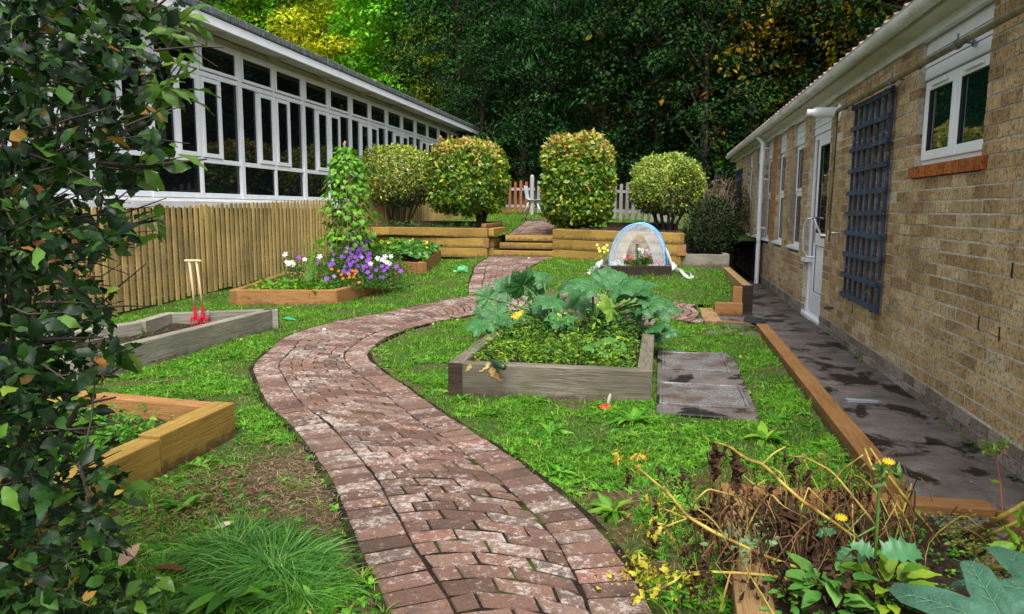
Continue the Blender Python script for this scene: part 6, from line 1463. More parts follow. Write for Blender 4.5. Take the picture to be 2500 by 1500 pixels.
t = thing('yellow_flower_plant', 'pale yellow flowering plant just left of the net tunnel', 'flowers', tuple(hy(1455, 630, NY0+.6)))
for j in range(12): flower(t, hy(1458+rng.normal(0, 8), 603+rng.normal(0, 9), NY0+.6), .024, leafmat('pale_yellow_petal', G_((.6, .6, .06), (.7, .72, .12))) if j == 0 else bpy.data.materials['pale_yellow_petal'], RF, (rng.normal(0, .4), -.8, .5))
Q = np.array([hy(1458+rng.normal(0, 7), rng.uniform(605, 640), NY0+.62) for j in range(90)]); fol('foliage', [lf_mid], Q, rdir(90, .5), rdir(90, 1), .04, [M['lf_weed']], t)

# ---- net tunnel
NTN = thing('net_tunnel', 'white fine mesh net draped over blue plastic hoops above the small raised bed', 'net tunnel', ((NX0+NX1)/2, NY0+.4, za))
m_ = mat('white_fine_net', (.8, .82, .84), .8, .2); n = NT(m_); tr = n.n('ShaderNodeBsdfTransparent'); ms = n.n('ShaderNodeMixShader')
fz_ = n.n('ShaderNodeLayerWeight'); fz_.inputs['Blend'].default_value = .35; dens_ = n.math('ADD', n.math('MULTIPLY', fz_.outputs['Facing'], .5), .27, True)
n.l(dens_, ms.inputs[0]); n.l(tr.outputs[0], ms.inputs[1]); n.l(n.b.outputs[0], ms.inputs[2]); n.l(ms.outputs[0], n.out.inputs['Surface']); n.b.inputs['Base Color'].default_value = (.8, .83, .86, 1); M['net'] = m_
hp = mat('blue_plastic_hoop', (.12, .34, .70), .4)
xc = (hy(1472, 600, NY0+.1)[0]+hy(1607, 600, NY0+.1)[0])/2; rr = (hy(1607, 600, NY0+.1)[0]-hy(1472, 600, NY0+.1)[0])/2; ztop = hy(1538, 541, NY0+.1)[2]; zs = za-.02
def arch(yy, dx=0, sc=1.0, n_=28):
    return [(xc+dx+rr*sc*cos(pi-pi*k/n_), yy, zs+(ztop*1.0-zs)*sc*sin(pi*k/n_)**.85) for k in range(n_+1)]
for yy, dx, sc, tk in ((NY0+.10, 0, 1, .0125), (NY0+.24, .05, .97, .010), (NY1-.06, .03, 1.0, .013)):
    b = MB(); b.tube(arch(yy, dx, sc), tk, 8); part('hoop', b, [hp], NTN, smooth=True)
b = MB(); ys = np.linspace(NY0+.09, NY1+.02, 13); na = 44; V = []
for j, yy in enumerate(ys):
    t_ = j/12; sag = .035*sin(pi*min(1, t_))
    for k in range(-8, na+9):
        if k < 0:
            q = -k/8; x = xc-rr-.165-.16*q**1.3-.03*sin(j*1.7+k); z = zs+(.13*(1-q)**2)-.10*q+.012*sin(j*2.1+k*1.3); y_ = yy-.03*q*(1 if j < 6 else -1)
            if k == -8: z = float(T(x, yy))+.015
        elif k > na:
            q = (k-na)/8; x = xc+rr+.125+.12*q**1.2+.02*sin(j*1.3+k)+(.16*q if j < 4 else 0); z = zs+(.12*(1-q)**2)-.11*q+.012*sin(j*1.9+k*1.1); y_ = yy-(.35*q if j < 3 else .02)
            if k == na+8: z = float(T(x, yy))+.012
        else:
            a_ = pi-pi*k/na; wr = .010*sin(k*1.1+j*.7)+.008*sin(j*2.3-k*.6); R = rr-.004+wr*.5-sag*.6; fl_ = (max(0, .6-sin(a_))/.6)**1.7; x = xc+.03*t_+R*cos(a_)+(-.17 if a_ > pi/2 else .13)*fl_; z = zs+(ztop-zs-.004+wr*.5-sag)*max(0, sin(a_))**.85; y_ = yy
        V.append((x, y_, z))
nk = na+17; b.add(V, [(j*nk+k, j*nk+k+1, (j+1)*nk+k+1, (j+1)*nk+k) for j in range(12) for k in range(nk-1)])
part('net', b, [M['net']], NTN, smooth=True)
b = MB(); V = []; rows = 10                                            # front curtain gathered up to a pointed opening, and the closed back
for r in range(rows+1):
    q = r/rows
    for k in range(33):
        a_ = pi-pi*k/32; ox, oz = xc+(rr+.01)*cos(a_), zs+(ztop-zs)*max(0, sin(a_))**.85
        hx_, hz_ = xc+.03+rr*.45*cos(a_), zs+.02+(ztop-zs)*.74*max(0, sin(a_))**1.7
        V.append((ox+(hx_-ox)*q*.8, NY0+.085+.035*q+.008*sin(k*1.9+r), oz+(hz_-oz)*q))
b.add(V, [(r*33+k, r*33+k+1, (r+1)*33+k+1, (r+1)*33+k) for r in range(rows) for k in range(32)])
part('front_curtain', b, [M['net']], NTN, smooth=True)
b = MB(); V = []
for r in range(7):
    q = r/6
    for k in range(33): a_ = pi-pi*k/32; V.append((xc+.03+(rr+.01)*cos(a_)*(1-q), NY1+.02+.02*sin(k+r), zs+(ztop-zs)*max(0, sin(a_))**.85*(1-q)))
b.add(V, [(r*33+k, r*33+k+1, (r+1)*33+k+1, (r+1)*33+k) for r in range(6) for k in range(32)]); part('back_curtain', b, [M['net']], NTN, smooth=True)
b = MB(); V = []                                                        # bunched hem lying across the bed
for k in range(41):
    q = k/40; x = xc-rr-.02+(2*rr+.04)*q; z = zs+.05+.07*sin(q*9)*sin(q*pi)+.05*abs(cos(q*5))
    for j in range(7): V.append((x, NY0+.16+.06*j+.02*sin(k*.9+j), z*1.0-.012*abs(j-3)**1.4+.008*sin(k*2+j*2)))
b.add(V, [(k*7+j, k*7+j+1, (k+1)*7+j+1, (k+1)*7+j) for k in range(40) for j in range(6)]); part('hem', b, [M['net']], NTN, smooth=True)

# ---- plastic chair
cp = GU(1290, 536); cz = cp[2]
CHR = thing('plastic_chair', 'pale grey moulded plastic chair with metal legs standing on the terrace path, facing right', 'chair', (cp[0], cp[1], cz))
prof = [(-.235, .80), (-.225, .79), (-.215, .70), (-.20, .62), (-.17, .53), (-.13, .475), (-.08, .45), (.02, .445), (.12, .455), (.19, .465), (.225, .455), (.235, .44)]
b = MB(); V = []; nk = 13
for i, (x, z) in enumerate(prof):
    wdt = np.interp(z, [.44, .5, .65, .8], [.21, .2, .21, .185]); 
    for k in range(nk):
        v = -1+2*k/(nk-1); cv = .045*v*v
        back = np.clip((z-.48)/.1, 0, 1); V.append((x+cv*back, v*wdt, z+cv*(1-back)*.8))
b.add(V, [(i*nk+k, i*nk+k+1, (i+1)*nk+k+1, (i+1)*nk+k) for i in range(len(prof)-1) for k in range(nk-1)])
me = b.mesh('seat_shell', [mat('grey_chair_plastic', (.36, .42, .45), .4, .5)], True); sh = objm('seat_shell', me, CHR); CHR.scale = (1.2, 1.15, 1.1); so_ = sh.modifiers.new('solid', 'SOLIDIFY'); so_.thickness = .008
chrome = mat('chrome_leg', (.5, .47, .45), .3, .5, .9)
for (x0, x1) in ((-.10, -.24), (.08, .25)):
    for s in (-1, 1):
        b = MB(); b.tube([(x0+.03*(1 if x0 < 0 else -1), s*.12, .437), (x0, s*.155, .425), (x0*.5+x1*.5, s*.19, .22), (x1, s*.215, 0.0)], .0115, 8); o_ = objm('leg', b.mesh('leg', [chrome], True), CHR)
b = MB(); b.tube([(-.10, -.15, .43), (-.10, .15, .43)], .010, 8); b.tube([(.08, -.15, .43), (.08, .15, .43)], .010, 8); b.tube([(-.1, 0, .43), (.08, 0, .43)], .008, 6); objm('under_frame', b.mesh('under_frame', [chrome], True), CHR)

# ---- children's forks, handles, trowel, watering can and scraps
pale = mat('ash_handle', rough=.5); n = NT(pale); n.col(n.ramp(n.noise(n.world((30, 30, 3)), 1.5, 4), [(.3, (.45, .30, .16)), (.7, (.62, .46, .28))]))
redm = mat('red_enamel', (.55, .012, .03), .35, .5)
def fork(label, pxb, pyb, pxt, pyt, Y, tine=True):
    p0 = np.array(hy(pxb, pyb, Y)); p1 = np.array(hy(pxt, pyt, Y-.05)); t = thing('garden_fork', label, 'garden fork', tuple(p0), group='two garden forks in the soil bed'); d = nrm(p1-p0)
    b = MB(); b.tube([p0+d*.10, p0+d*.3+[.004, 0, 0], p1], [.012, .012, .011], 10); part('shaft', b, [pale], t, smooth=True)
    b = MB(); b.tube([p1+[-.052, 0, 0], p1+[-.045, 0, .002], p1+[.045, 0, .002], p1+[.052, 0, 0]], [.009, .014, .014, .009], 10); part('handle', b, [pale], t, smooth=True)
    b = MB(); b.tube([p0+d*.02, p0+d*.13], [.019, .014], 10); b.box(p0[0]-.055, p0[0]+.055, p0[1]-.008, p0[1]+.008, p0[2]-.0, p0[2]+.022)
    for k in range(4): b.tube([p0+[-.05+.033*k, 0, .01], p0+[-.05+.033*k, 0, -.12]], [.006, .004], 6)
    part('fork_head', b, [redm], t); return t
fork('left of the two wooden-handled red garden forks in the soil bed', 473, 772, 457, 631, 6.35)
fork('right of the two wooden-handled red garden forks in the soil bed', 492, 772, 474, 631, 6.38)
for lab, px in (('short grey tool handle just behind the left fork', 484), ('short grey tool handle just behind the right fork', 503)):
    p = np.array(hy(px, 770, 6.5)); b = MB(); b.tube([p-[0, 0, .03], p+[0, 0, .07], p+[0, 0, .085]], [.013, .014, .008], 10); single('tool_handle', b, [mat('grey_wood_handle', (.28, .26, .23), .7)] if px == 484 else [bpy.data.materials['grey_wood_handle']], lab, 'tool handle', tuple(p), True, group='tool handles in the soil bed')
g = np.array(hz(1462, 992, .0)); TR = thing('hand_trowel', 'small red trowel with a wooden handle lying in the grass below the grey raised bed', 'trowel', tuple(g))
b = MB(); b.tube([g+[.01, .05, .03], g+[.02, .10, .07], g+[.022, .115, .08]], [.009, .011, .006], 10); part('handle', b, [bpy.data.materials['grey_wood_handle']], TR, smooth=True)
b = MB(); b.add([g+np.array(q) for q in ((0, .055, .028), (-.035, .02, .03), (-.03, -.035, .022), (0, -.05, .012), (.03, -.035, .022), (.035, .02, .03), (0, 0, .012))], [(0, 1, 6), (1, 2, 6), (2, 3, 6), (3, 4, 6), (4, 5, 6), (5, 0, 6)]); b.tube([g+[0, .05, .028], g+[.01, .06, .034]], .005, 6)
part('blade', b, [redm], TR, smooth=True)
g = G(1116, 660); grn = mat('pale_green_plastic', (.12, .50, .20), .35); WC = thing('watering_can', 'small pale green toy watering can lying on its side in the lawn', 'watering can', tuple(g))
b = MB(); c = g+[0, 0, .055]; b.tube([c+[-.055, .02, 0], c+[.075, -.02, .012]], .052, 16); part('can_body', b, [grn], WC, smooth=False)
b = MB(); b.tube([c+[-.05, .02, -.02], c+[-.10, .03, -.03], c+[-.15, .03, -.035]], [.016, .012, .022], 10); part('spout', b, [grn], WC)
b = MB(); b.tube([c+[-.04, .0, .05], c+[0, -.03, .075], c+[.05, -.04, .065], c+[.07, -.03, .04]], .007, 8); part('handle', b, [grn], WC)
g = G(696, 775); b = MB(); V = [g+np.array(q) for q in ((-.09, -.02, .02), (-.04, -.05, .03), (.04, -.045, .02), (.11, -.0, .012), (.05, .045, .022), (-.05, .05, .03), (0, 0, .045))]; b.add(V, [(0, 1, 6), (1, 2, 6), (2, 3, 6), (3, 4, 6), (4, 5, 6), (5, 0, 6)]); single('plastic_scrap', b, [mat('teal_plastic', (.02, .26, .13), .4)], 'flattened teal green plastic piece in the grass at the corner of the pale grey bed', 'plastic scrap', tuple(g))
for lab, px, py, r in (('small white pebble in the grass beside the bend of the path', 783, 802, .022), ('tiny white pebble by the foot of the steps', 1277, 627, .02), ('small round ochre pebble on the left header bricks', 915, 1225, .012)):
    g = G(px, py); bm = bmesh.new(); bmesh.ops.create_icosphere(bm, subdivisions=2, radius=r)
    for v in bm.verts: v.co *= rng.uniform(.85, 1.1); v.co.z *= .6
    me = bpy.data.meshes.new('pebble'); bm.to_mesh(me); bm.free(); me.materials.append(mat('pale_pebble', (.66, .64, .58), .7) if r > .015 else mat('ochre_pebble', (.35, .24, .10), .7)); o_ = objm('pebble', me, None, (g[0], g[1], g[2]+r*.5+.012)); tag(o_, lab, 'pebble')
DL = thing('fallen_leaf', 'cream dead leaf lying on the worn ground left of the path', 'leaf', tuple(G(528, 1286))); g = G(528, 1286); fol('blade', [leaf_t(1, .5, 8, .25, -.15, .01)], (g+[-.02, 0, .014])[None], np.array([[1, .5, .15]]), np.array([[0, -.2, 1.]]), .075, [leafmat('cream_leaf', G_((.58, .47, .30), (.6, .5, .33)), .6, .1)], DL, smooth=True)
DL = thing('fallen_leaf', 'pinkish-brown dead leaf lying below the dark shrub at the left', 'leaf', tuple(G(300, 1365))); g = G(300, 1370); fol('blade', [leaf_t(1, .6, 8, .3, -.1, .02)], (g+[0, -.02, .014])[None], np.array([[.1, 1., .35]]), np.array([[0, -.4, 1.]]), .10, [leafmat('pinkish_leaf', G_((.40, .24, .15), (.42, .27, .17)), .6, .1)], DL, smooth=True)
g = G(408, 1386); b = MB(); b.tube([g+[-.05, 0, .015], g+[0, .01, .02], g+[.06, .012, .012]], [.008, .012, .006], 6); single('bark_piece', b, [M['chip']], 'reddish piece of bark on the ground near the long grass', 'bark', tuple(g))
g = hz(2085, 972, .02); b = MB(); V = [g+np.array(q) for q in ((-.10, -.02, 0), (.08, -.03, .004), (.12, .0, 0), (.06, .03, 0), (-.11, .025, .003))]; V += [v+[0, 0, .014] for v in V]; b.add(V, [(0, 4, 3, 2, 1), (5, 6, 7, 8, 9)]+[(i, (i+1) % 5, 5+(i+1) % 5, 5+i) for i in range(5)]); single('slate_scrap', b, [mat('blue_grey_scrap', (.24, .26, .30), .5)], 'flat blue-grey scrap lying on the slabs by the brick wall', 'scrap', tuple(g))

# ================================================================== WITHERED PLANTS AT THE BOTTOM RIGHT
Z7 = 1100/2474
def Q7(x, y, h): return np.array(hz((1400+x*Z7)/K, (1000+y*Z7)/K, h))
WD = thing('withered_plant', 'tall withered plant with yellow arching stalks and limp brown leaves over the near right bed', 'withered plant', tuple(Q7(1700, 950, .02)))
st = [('stalk', .012, [(340, 310, .36), (430, 385, .36), (540, 480, .35), (620, 585, .32), (780, 680, .29), (930, 750, .25), (1060, 810, .20), (1200, 860, .15), (1300, 890, .12), (1500, 920, .07), (1700, 945, .03)]),
      ('stalk', .012, [(770, 180, .40), (860, 205, .42), (950, 275, .42), (1040, 300, .42), (1120, 380, .40), (1250, 500, .36), (1400, 600, .30), (1540, 700, .22), (1640, 780, .14), (1740, 840, .05)]),
      ('stalk', .009, [(1180, 255, .38), (1280, 265, .38), (1420, 340, .36), (1520, 460, .30), (1640, 610, .22), (1720, 740, .1)]),
      ('stalk', .011, [(1600, 215, .42), (1640, 320, .40), (1720, 430, .34), (1800, 560, .26), (1870, 700, .16), (1880, 800, .05)]),
      ('stalk', .013, [(1630, 215, .42), (1740, 380, .36), (1860, 540, .25), (1960, 660, .12), (2010, 740, .02)]),
      ('stalk', .008, [(1590, 250, .41), (1480, 330, .34), (1400, 430, .26)]), ('stalk', .006, [(1600, 300, .40), (1520, 390, .30), (1470, 470, .2)]),
      ('stalk', .010, [(590, 900, .16), (740, 890, .17), (930, 900, .17), (1060, 910, .16), (1220, 940, .12), (1400, 950, .08), (1620, 945, .03)]),
      ('stalk', .006, [(930, 820, .2), (960, 900, .2), (1030, 1010, .19), (1100, 1125, .18)]), ('stalk', .007, [(860, 900, .17), (830, 1010, .12), (800, 1120, .05)]),
      ('stalk', .007, [(640, 560, .2), (680, 490, .27), (740, 435, .30), (830, 460, .30), (930, 490, .26), (1030, 580, .14)]),
      ('stalk', .006, [(1010, 350, .3), (1090, 315, .36), (1150, 360, .34), (1170, 430, .3), (1160, 560, .2)]), ('stalk', .007, [(1290, 430, .33), (1250, 540, .28), (1240, 700, .15), (1250, 850, .03)]),
      ('stalk', .006, [(1290, 430, .33), (1380, 520, .28), (1460, 620, .18)]), ('stalk', .007, [(1040, 300, .42), (1100, 240, .44), (1165, 205, .46)]), ('stalk', .006, [(620, 600, .32), (540, 630, .3), (470, 660, .28)]),
      ('stalk', .006, [(620, 600, .32), (560, 570, .32), (490, 545, .33)]), ('stalk', .006, [(930, 360, .3), (1010, 430, .27), (1060, 520, .2)]), ('stalk', .008, [(370, 1000, .12), (480, 985, .14), (560, 940, .15), (600, 905, .16)])]
for nme, r, pts in st:
    b = MB(); P_ = np.array([Q7(*q) for q in pts]); t_ = np.linspace(0, len(P_)-1, len(P_)*4); P_ = np.stack([np.interp(t_, range(len(P_)), P_[:, i]) for i in range(3)], 1)
    P_[1:-1] = (P_[:-2]+P_[1:-1]*2+P_[2:])/4; b.tube(P_, [r*.42*(.75+.35*sin(3.1*i/len(P_))+(.16 if i % 8 == 0 else 0)) for i in range(len(P_))], 8); part(nme, b, [M['stalk']], WD, smooth=True)
def limp(seed):
    r_ = np.random.default_rng(seed); V = []; F = []; n_ = 16
    for i in range(n_+1):
        t = i/n_; w_ = .085*sin(pi*min(.96, .1+t*.9))+.015
        for k in range(6):
            a_ = 2*pi*k/5*.9; rr_ = w_*(1+.85*r_.normal()); V.append((rr_*cos(a_)+.05*sin(i*.8+seed), t, rr_*sin(a_)*.8+.05*sin(i*.6)))
    for i in range(n_):
        for k in range(5): a_ = i*6+k; F.append((a_, a_+1, a_+7, a_+6))
    return np.array(V), np.array(F)
LP = [limp(s) for s in range(5)]
hang = [(780, 175, 400, .40), (770, 200, 380, .40), (830, 190, 285, .41), (900, 220, 470, .42), (880, 210, 370, .42), (910, 300, 460, .4), (1210, 250, 425, .38), (1160, 225, 310, .38), (470, 300, 380, .30), (500, 320, 385, .3), (600, 320, 440, .3), (640, 370, 450, .28), (560, 370, 430, .3), (710, 500, 760, .24), (750, 510, 730, .24), (780, 540, 700, .24), (860, 470, 620, .28), (870, 370, 450, .3),
        (1090, 400, 520, .3), (1080, 560, 680, .2), (1180, 440, 760, .28), (1150, 560, 740, .24), (1120, 600, 740, .2), (1290, 330, 500, .33), (1500, 430, 620, .26), (1570, 430, 560, .26), (1450, 420, 520, .25), (1620, 420, 520, .3), (1310, 670, 880, .16), (300, 320, 440, .3), (450, 480, 590, .2), (440, 600, 820, .14), (520, 520, 620, .26), (1700, 500, 640, .2), (1420, 690, 780, .12), (720, 780, 880, .1), (980, 900, 1020, .12), (1100, 980, 1110, .1), (810, 470, 640, .27), (1105, 245, 300, .4), (1070, 390, 430, .33), (1650, 230, 330, .4), (1410, 400, 470, .3)]
for (x_, ya, yb, h) in hang:
    p = Q7(x_, ya, h); q = np.array(at((1400+x_*Z7)/K, (1000+yb*Z7)/K, float((p-CO)@CF))); L_ = np.linalg.norm(q-p)
    fol('limp_leaf', LP, p[None], (q-p)[None]/L_, rdir(1), L_, [M['lf_dead']], WD)
# finer dead litter tangled between the stalks
Q = np.array([Q7(rng.uniform(620, 1900), rng.uniform(560, 1050), rng.uniform(.01, .1)) for i in range(420)]); o_ = fol('dead_leaf_litter', CR_, Q, rdir(420), rdir(420, .5), rng.uniform(.015, .045, 420), [M['lf_dead'], M['chip']], WD, split=lambda P: (rng.random(len(P)) < .3).astype(int)); o_['kind'] = 'stuff'
# tangle of thinner withered stems
for g_ in range(7):
    b = MB()
    for i in range(14):
        x0 = rng.uniform(650, 1950); y0 = rng.uniform(640, 1000); x1 = x0+rng.normal(-60, 190); y1 = max(250, y0-rng.uniform(120, 480)); h1 = rng.uniform(.12, .36)
        p0 = Q7(x0, y0, .02); p3 = Q7(x1, y1, h1); p1 = p0+(p3-p0)*.4+rng.normal(0, .03, 3)+[0, 0, .08]; p2 = p0+(p3-p0)*.8+rng.normal(0, .03, 3)+[0, 0, .07]; p4 = p3+rng.normal(0, .03, 3)-[0, 0, .07]
        t_ = np.linspace(0, 4, 13); A_ = np.array([p0, p1, p2, p3, p4]); A_ = np.stack([np.interp(t_, range(5), A_[:, k]) for k in range(3)], 1); A_[1:-1] = (A_[:-2]+A_[1:-1]*2+A_[2:])/4
        r_ = rng.uniform(.0014, .0034); b.tube(A_, [r_]*9+[r_*.7]*3+[r_*.4], 5)
    part('withered_stem', b, [M['stalk'] if g_ == 2 else M['bstem']], WD)
for i in range(80):
    x_ = rng.uniform(640, 1700); y_ = rng.uniform(420, 900); p = Q7(x_, y_, rng.uniform(.08, .26)); L_ = rng.uniform(.04, .11); fol('limp_leaf', LP, p[None], np.array([[rng.normal(0, .3), rng.normal(0, .3), -1]]), rdir(1), L_, [M['lf_dead']], WD)
# thin dangling threads
b = MB()
for i in range(70):
    p = Q7(rng.uniform(650, 1750), rng.uniform(250, 800), rng.uniform(.12, .36)); b.tube([p, p+rng.normal(0, .02, 3)-[0, 0, .06], p+rng.normal(0, .03, 3)-[0, 0, .13]], [.0014, .0012, .0008], 4, cap=False)
o_ = part('dry_threads', b, [mat('tan_thread', (.26, .15, .06), .8)], WD); o_['kind'] = 'stuff'
# yellow leaves
Q = []; 
for i in range(64): Q.append(Q7(rng.uniform(80, 620), 0, 0)*0+Q7(np.clip(rng.normal(400, 130), 70, 640), np.clip(rng.normal(900, 70), 770, 1110), rng.uniform(.10, .2)))
Q = np.array(Q); fol_each('yellow_leaf', CR_, Q, nrm(rdir(len(Q))+[-.3, -.2, -.2]), rdir(len(Q), 1), rng.uniform(.028, .060, len(Q)), [M['lf_yellow']], WD)
Q = np.array([Q7(np.clip(rng.normal(475, 55), 370, 590), np.clip(rng.normal(560, 75), 440, 690), rng.uniform(.24, .32)) for i in range(34)]); fol_each('yellow_leaf', CR_, Q, nrm(rdir(len(Q))+[0, 0, -.6]), rdir(len(Q), 1), rng.uniform(.02, .042, len(Q)), [M['lf_yellow']], WD)
Q = np.array([Q7(rng.uniform(210, 410), 330-.6*(x_:=rng.uniform(0, 200))+rng.normal(0, 12), .37) for i in range(26)]); fol_each('ochre_leaf', CR_, Q, nrm(rdir(len(Q))), rdir(len(Q), 1), rng.uniform(.015, .035, len(Q)), [leafmat('ochre_leaf', G_((.42, .25, .02), (.5, .33, .03), (.3, .12, .02)), .6, .2)], WD)
# second withered plant at the right edge
W2 = thing('withered_plant', 'withered yellow stalks leaning in from the right edge of the picture, low over the bed', 'withered plant', tuple(Q7(2350, 700, .02)), group=None)
for r, pts in ((.013, [(2600, 440, .4), (2474, 520, .35), (2350, 590, .28), (2200, 690, .18)]), (.010, [(2600, 540, .35), (2474, 600, .3), (2350, 660, .24), (2210, 725, .15)]), (.010, [(2600, 560, .3), (2474, 645, .26), (2330, 740, .18), (2220, 805, .08)]), (.012, [(2560, 835, .2), (2420, 855, .16), (2240, 890, .08)])):
    b = MB(); P_ = [Q7(*q) for q in pts]; b.tube(P_, [r*.6]*len(P_), 8); part('stalk', b, [M['stalk'] if r != .010 or pts[0][1] != 560 else M['bstem']], W2, smooth=True)
Q = np.array([Q7(rng.uniform(2380, 2600), rng.uniform(560, 760), rng.uniform(.2, .3)) for i in range(16)]); fol('leaves', CR_, Q, rdir(16), rdir(16, 1), .07, [M['lf_weed']], W2, smooth=True)
# ground weeds of that bed
mass('bed_weeds', NRP, .02, 240, .01, .06, [lf_mid, lf_round], [M['lf_clover'], ][:1], .020)
mass('bed_weeds', [(NRP[0][0]+.7, 2.2), (NRP[1][0], 2.2), (NE[0]-.05, NE[1]-.1), (NRP[0][0]+.75, NE[1]-.1)], .02, 900, .01, .06, [lf_round], [leafmat('bronze_weed', G_((.06, .10, .015), (.16, .19, .03), (.25, .14, .04)), .5, .2)], .017)
# fleshy grey-green weed trailing over the timber
t = thing('weed_plant', 'grey-green fleshy weed trailing over the timber under the withered stalks', 'weed', tuple(Q7(930, 780, .1)), group='weeds in the near right bed'); Q = np.array([Q7(rng.normal(960, 75), rng.normal(720, 65), rng.uniform(.08, .24)) for i in range(150)])
fol('leaves', [leaf_t(1, .8, 4, .2, .1, .02, .6)], Q, rdir(150), rdir(150, 1.5), rng.uniform(.014, .03, 150), [leafmat('glaucous_leaf', G_((.09, .17, .07), (.16, .25, .11)), .5, .2)], t)
# sow thistle with yellow flowers
SW = thing('sow_thistle', 'upright green sow thistle with a small yellow flower among the withered stalks', 'weed', tuple(Q7(1640, 1010, .05)))
b = MB(); p0 = Q7(1640, 1010, .05); p1 = Q7(1668, 640, .3); p2 = Q7(1680, 420, .42); p3 = Q7(1725, 300, .50); b.tube([p0, p1, p2, p3], [.006, .0055, .004, .0025], 7); b.tube([p1, Q7(1560, 700, .24), Q7(1475, 610, .31)], [.004, .003, .002], 6); part('stem', b, [M['gstem']], SW, smooth=True)
for q in ((1730, 292, .505), (1470, 600, .315)): flower(SW, Q7(*q), .017, M['fl_yellow'], star_flower(12, .3), (0, -.3, 1)); 
Q = np.array([Q7(1680+rng.normal(0, 25), 370+rng.normal(0, 30), .45) for i in range(16)]+[Q7(1740+rng.normal(0, 30), 350, .46) for i in range(8)]); fol('leaves', [leaf_t(1, .35, 5, .3, .3, .05)], Q, rdir(24, .3), rdir(24, 1), .04, [M['lf_weeddark']], SW, smooth=True)
def jag(seed, L=1, W=.42):
    V = []; F = []; n_ = 16
    for i in range(n_+1):
        t = i/n_; w_ = W*sin(pi*min(.97, .08+t*.9))**.7*(1.0+.38*sin(t*22+seed))
        for s in (-1, -.5, 0, .5, 1): V.append((w_*s, t+.06*abs(s)*cos(t*22+seed), .10*abs(s)*w_*3-.35*t*t+.02*sin(i*1.7+s*2)))
    for i in range(n_):
        for k in range(4): a_ = i*5+k; F.append((a_, a_+1, a_+6, a_+5))
    return np.array(V), np.array(F)
JG = [jag(0), jag(2)]
Q = np.array([Q7(1650, 800, .24), Q7(1690, 790, .25), Q7(1500, 760, .2), Q7(1560, 790, .2), Q7(1440, 670, .22)]); fol_each('jagged_leaf', JG, Q, np.array([(-.4, -.1, .3), (1, .1, .25), (-.1, -.2, -.5), (.2, .1, -.4), (-.5, .1, -.1)]), np.array([(0, -.5, .8)]*5), np.array([.07, .12, .08, .08, .06]), [leafmat('bluegreen_leaf', G_((.05, .17, .07), (.09, .24, .10)), .45, .25)], SW)
# cluster of fresh leaves at the bottom edge
for lab, cx_, cy_, n_, L in (('clump of oval green leaves at the bottom edge, left of the big lobed leaf', 1400, 1090, 26, .10), ('bright green leaves at the bottom edge beside the big lobed leaf', 1720, 1080, 22, .11), ('small green leaves at the bottom edge near the timber', 1180, 1120, 16, .05)):
    g = Q7(cx_, cy_, .05); t = thing('weed_plant', lab, 'weed', tuple(g), group='weeds in the near right bed'); a_ = rng.uniform(0, 2*pi, n_); P = g+np.stack([np.cos(a_)*.05, np.sin(a_)*.05, rng.uniform(0, .12, n_)], 1)
    fol('leaves', [leaf_t(1, .5, 6, .2, .35, .02), leaf_t(1, .42, 6, .25, .2, .03)], P, nrm(np.stack([np.cos(a_), np.sin(a_), rng.uniform(.0, .8, n_)], 1)), np.tile([0, -.2, 1.], (n_, 1)), rng.uniform(.6, 1.1, n_)*L, [M['lf_weed'] if L > .1 else M['lf_nast']], t, smooth=True)
# the big grey-green lobed leaf
AT = thing('large_leaved_plant', 'plant with big blue-green deeply lobed leaves at the bottom right corner', 'plant', tuple(hz(2330, 1520, .1)))
BLm = leafmat('glaucous_lobed_leaf', G_((.04, .115, .07), (.05, .13, .08)), .55, .15, .3, nscale=9)
def lobed(seed):
    V = [(0, 0, 0)]; nr, na = 12, 96; tips = [0, .8, -.8, 1.75, -1.75]; 
    for i in range(1, nr+1):
        q = i/nr
        for k in range(na):
            th = -pi+2*pi*k/na; near = min(abs(th-t) for t in tips); R = .42+.58*np.exp(-(near/.21)**2)+.03*sin(th*27+seed); R *= 1-.8*np.exp(-((pi-abs(th))/.5)**2); R *= 1.0 if abs(th) < .4 else .9
            rr_ = q*R; z = .10*rr_-.25*rr_**2-.045*rr_*np.exp(-(near/.05)**2)+.03*rr_*sin(th*7+seed)+.012*sin(rr_*26+abs(near)*16)*q; V.append((rr_*sin(th), rr_*cos(th), z))
    return np.array(V), np.array([(0, 1+(k+1) % na, 1+k) for k in range(na)]), np.array([(1+i*na+k, 1+i*na+(k+1) % na, 1+(i+1)*na+(k+1) % na, 1+(i+1)*na+k) for i in range(nr-1) for k in range(na)])
BL = [lobed(0), lobed(2)]
n = NT(BLm); n.bump(n.noise(n.world(), 95, 3, .6), .6, .006)
g = np.array(hz(2440, 1530, .42)); big_leaf(AT, g, (-.75, .70, .05), (-.1, -.5, .85), .25, BLm, 0, .0, 'lobed_leaf', BL)
g2_ = np.array(hz(2560, 1440, .45)); big_leaf(AT, g2_, (-.2, .9, .1), (-.2, -.5, .85), .24, BLm, 1, .0, 'lobed_leaf', BL)
b = MB(); b.tube([np.array(AT.location)-[0, 0, .1], (np.array(AT.location)+g)/2+[.03, 0, .02], g], [.012, .01, .008], 8); b.tube([np.array(AT.location)-[0, 0, .1], (np.array(AT.location)+g2_)/2, g2_], [.012, .01, .008], 8); part('stem', b, [M['gstem']], AT, smooth=True)
vm = mat('pale_leaf_vein', (.09, .19, .10), .5)
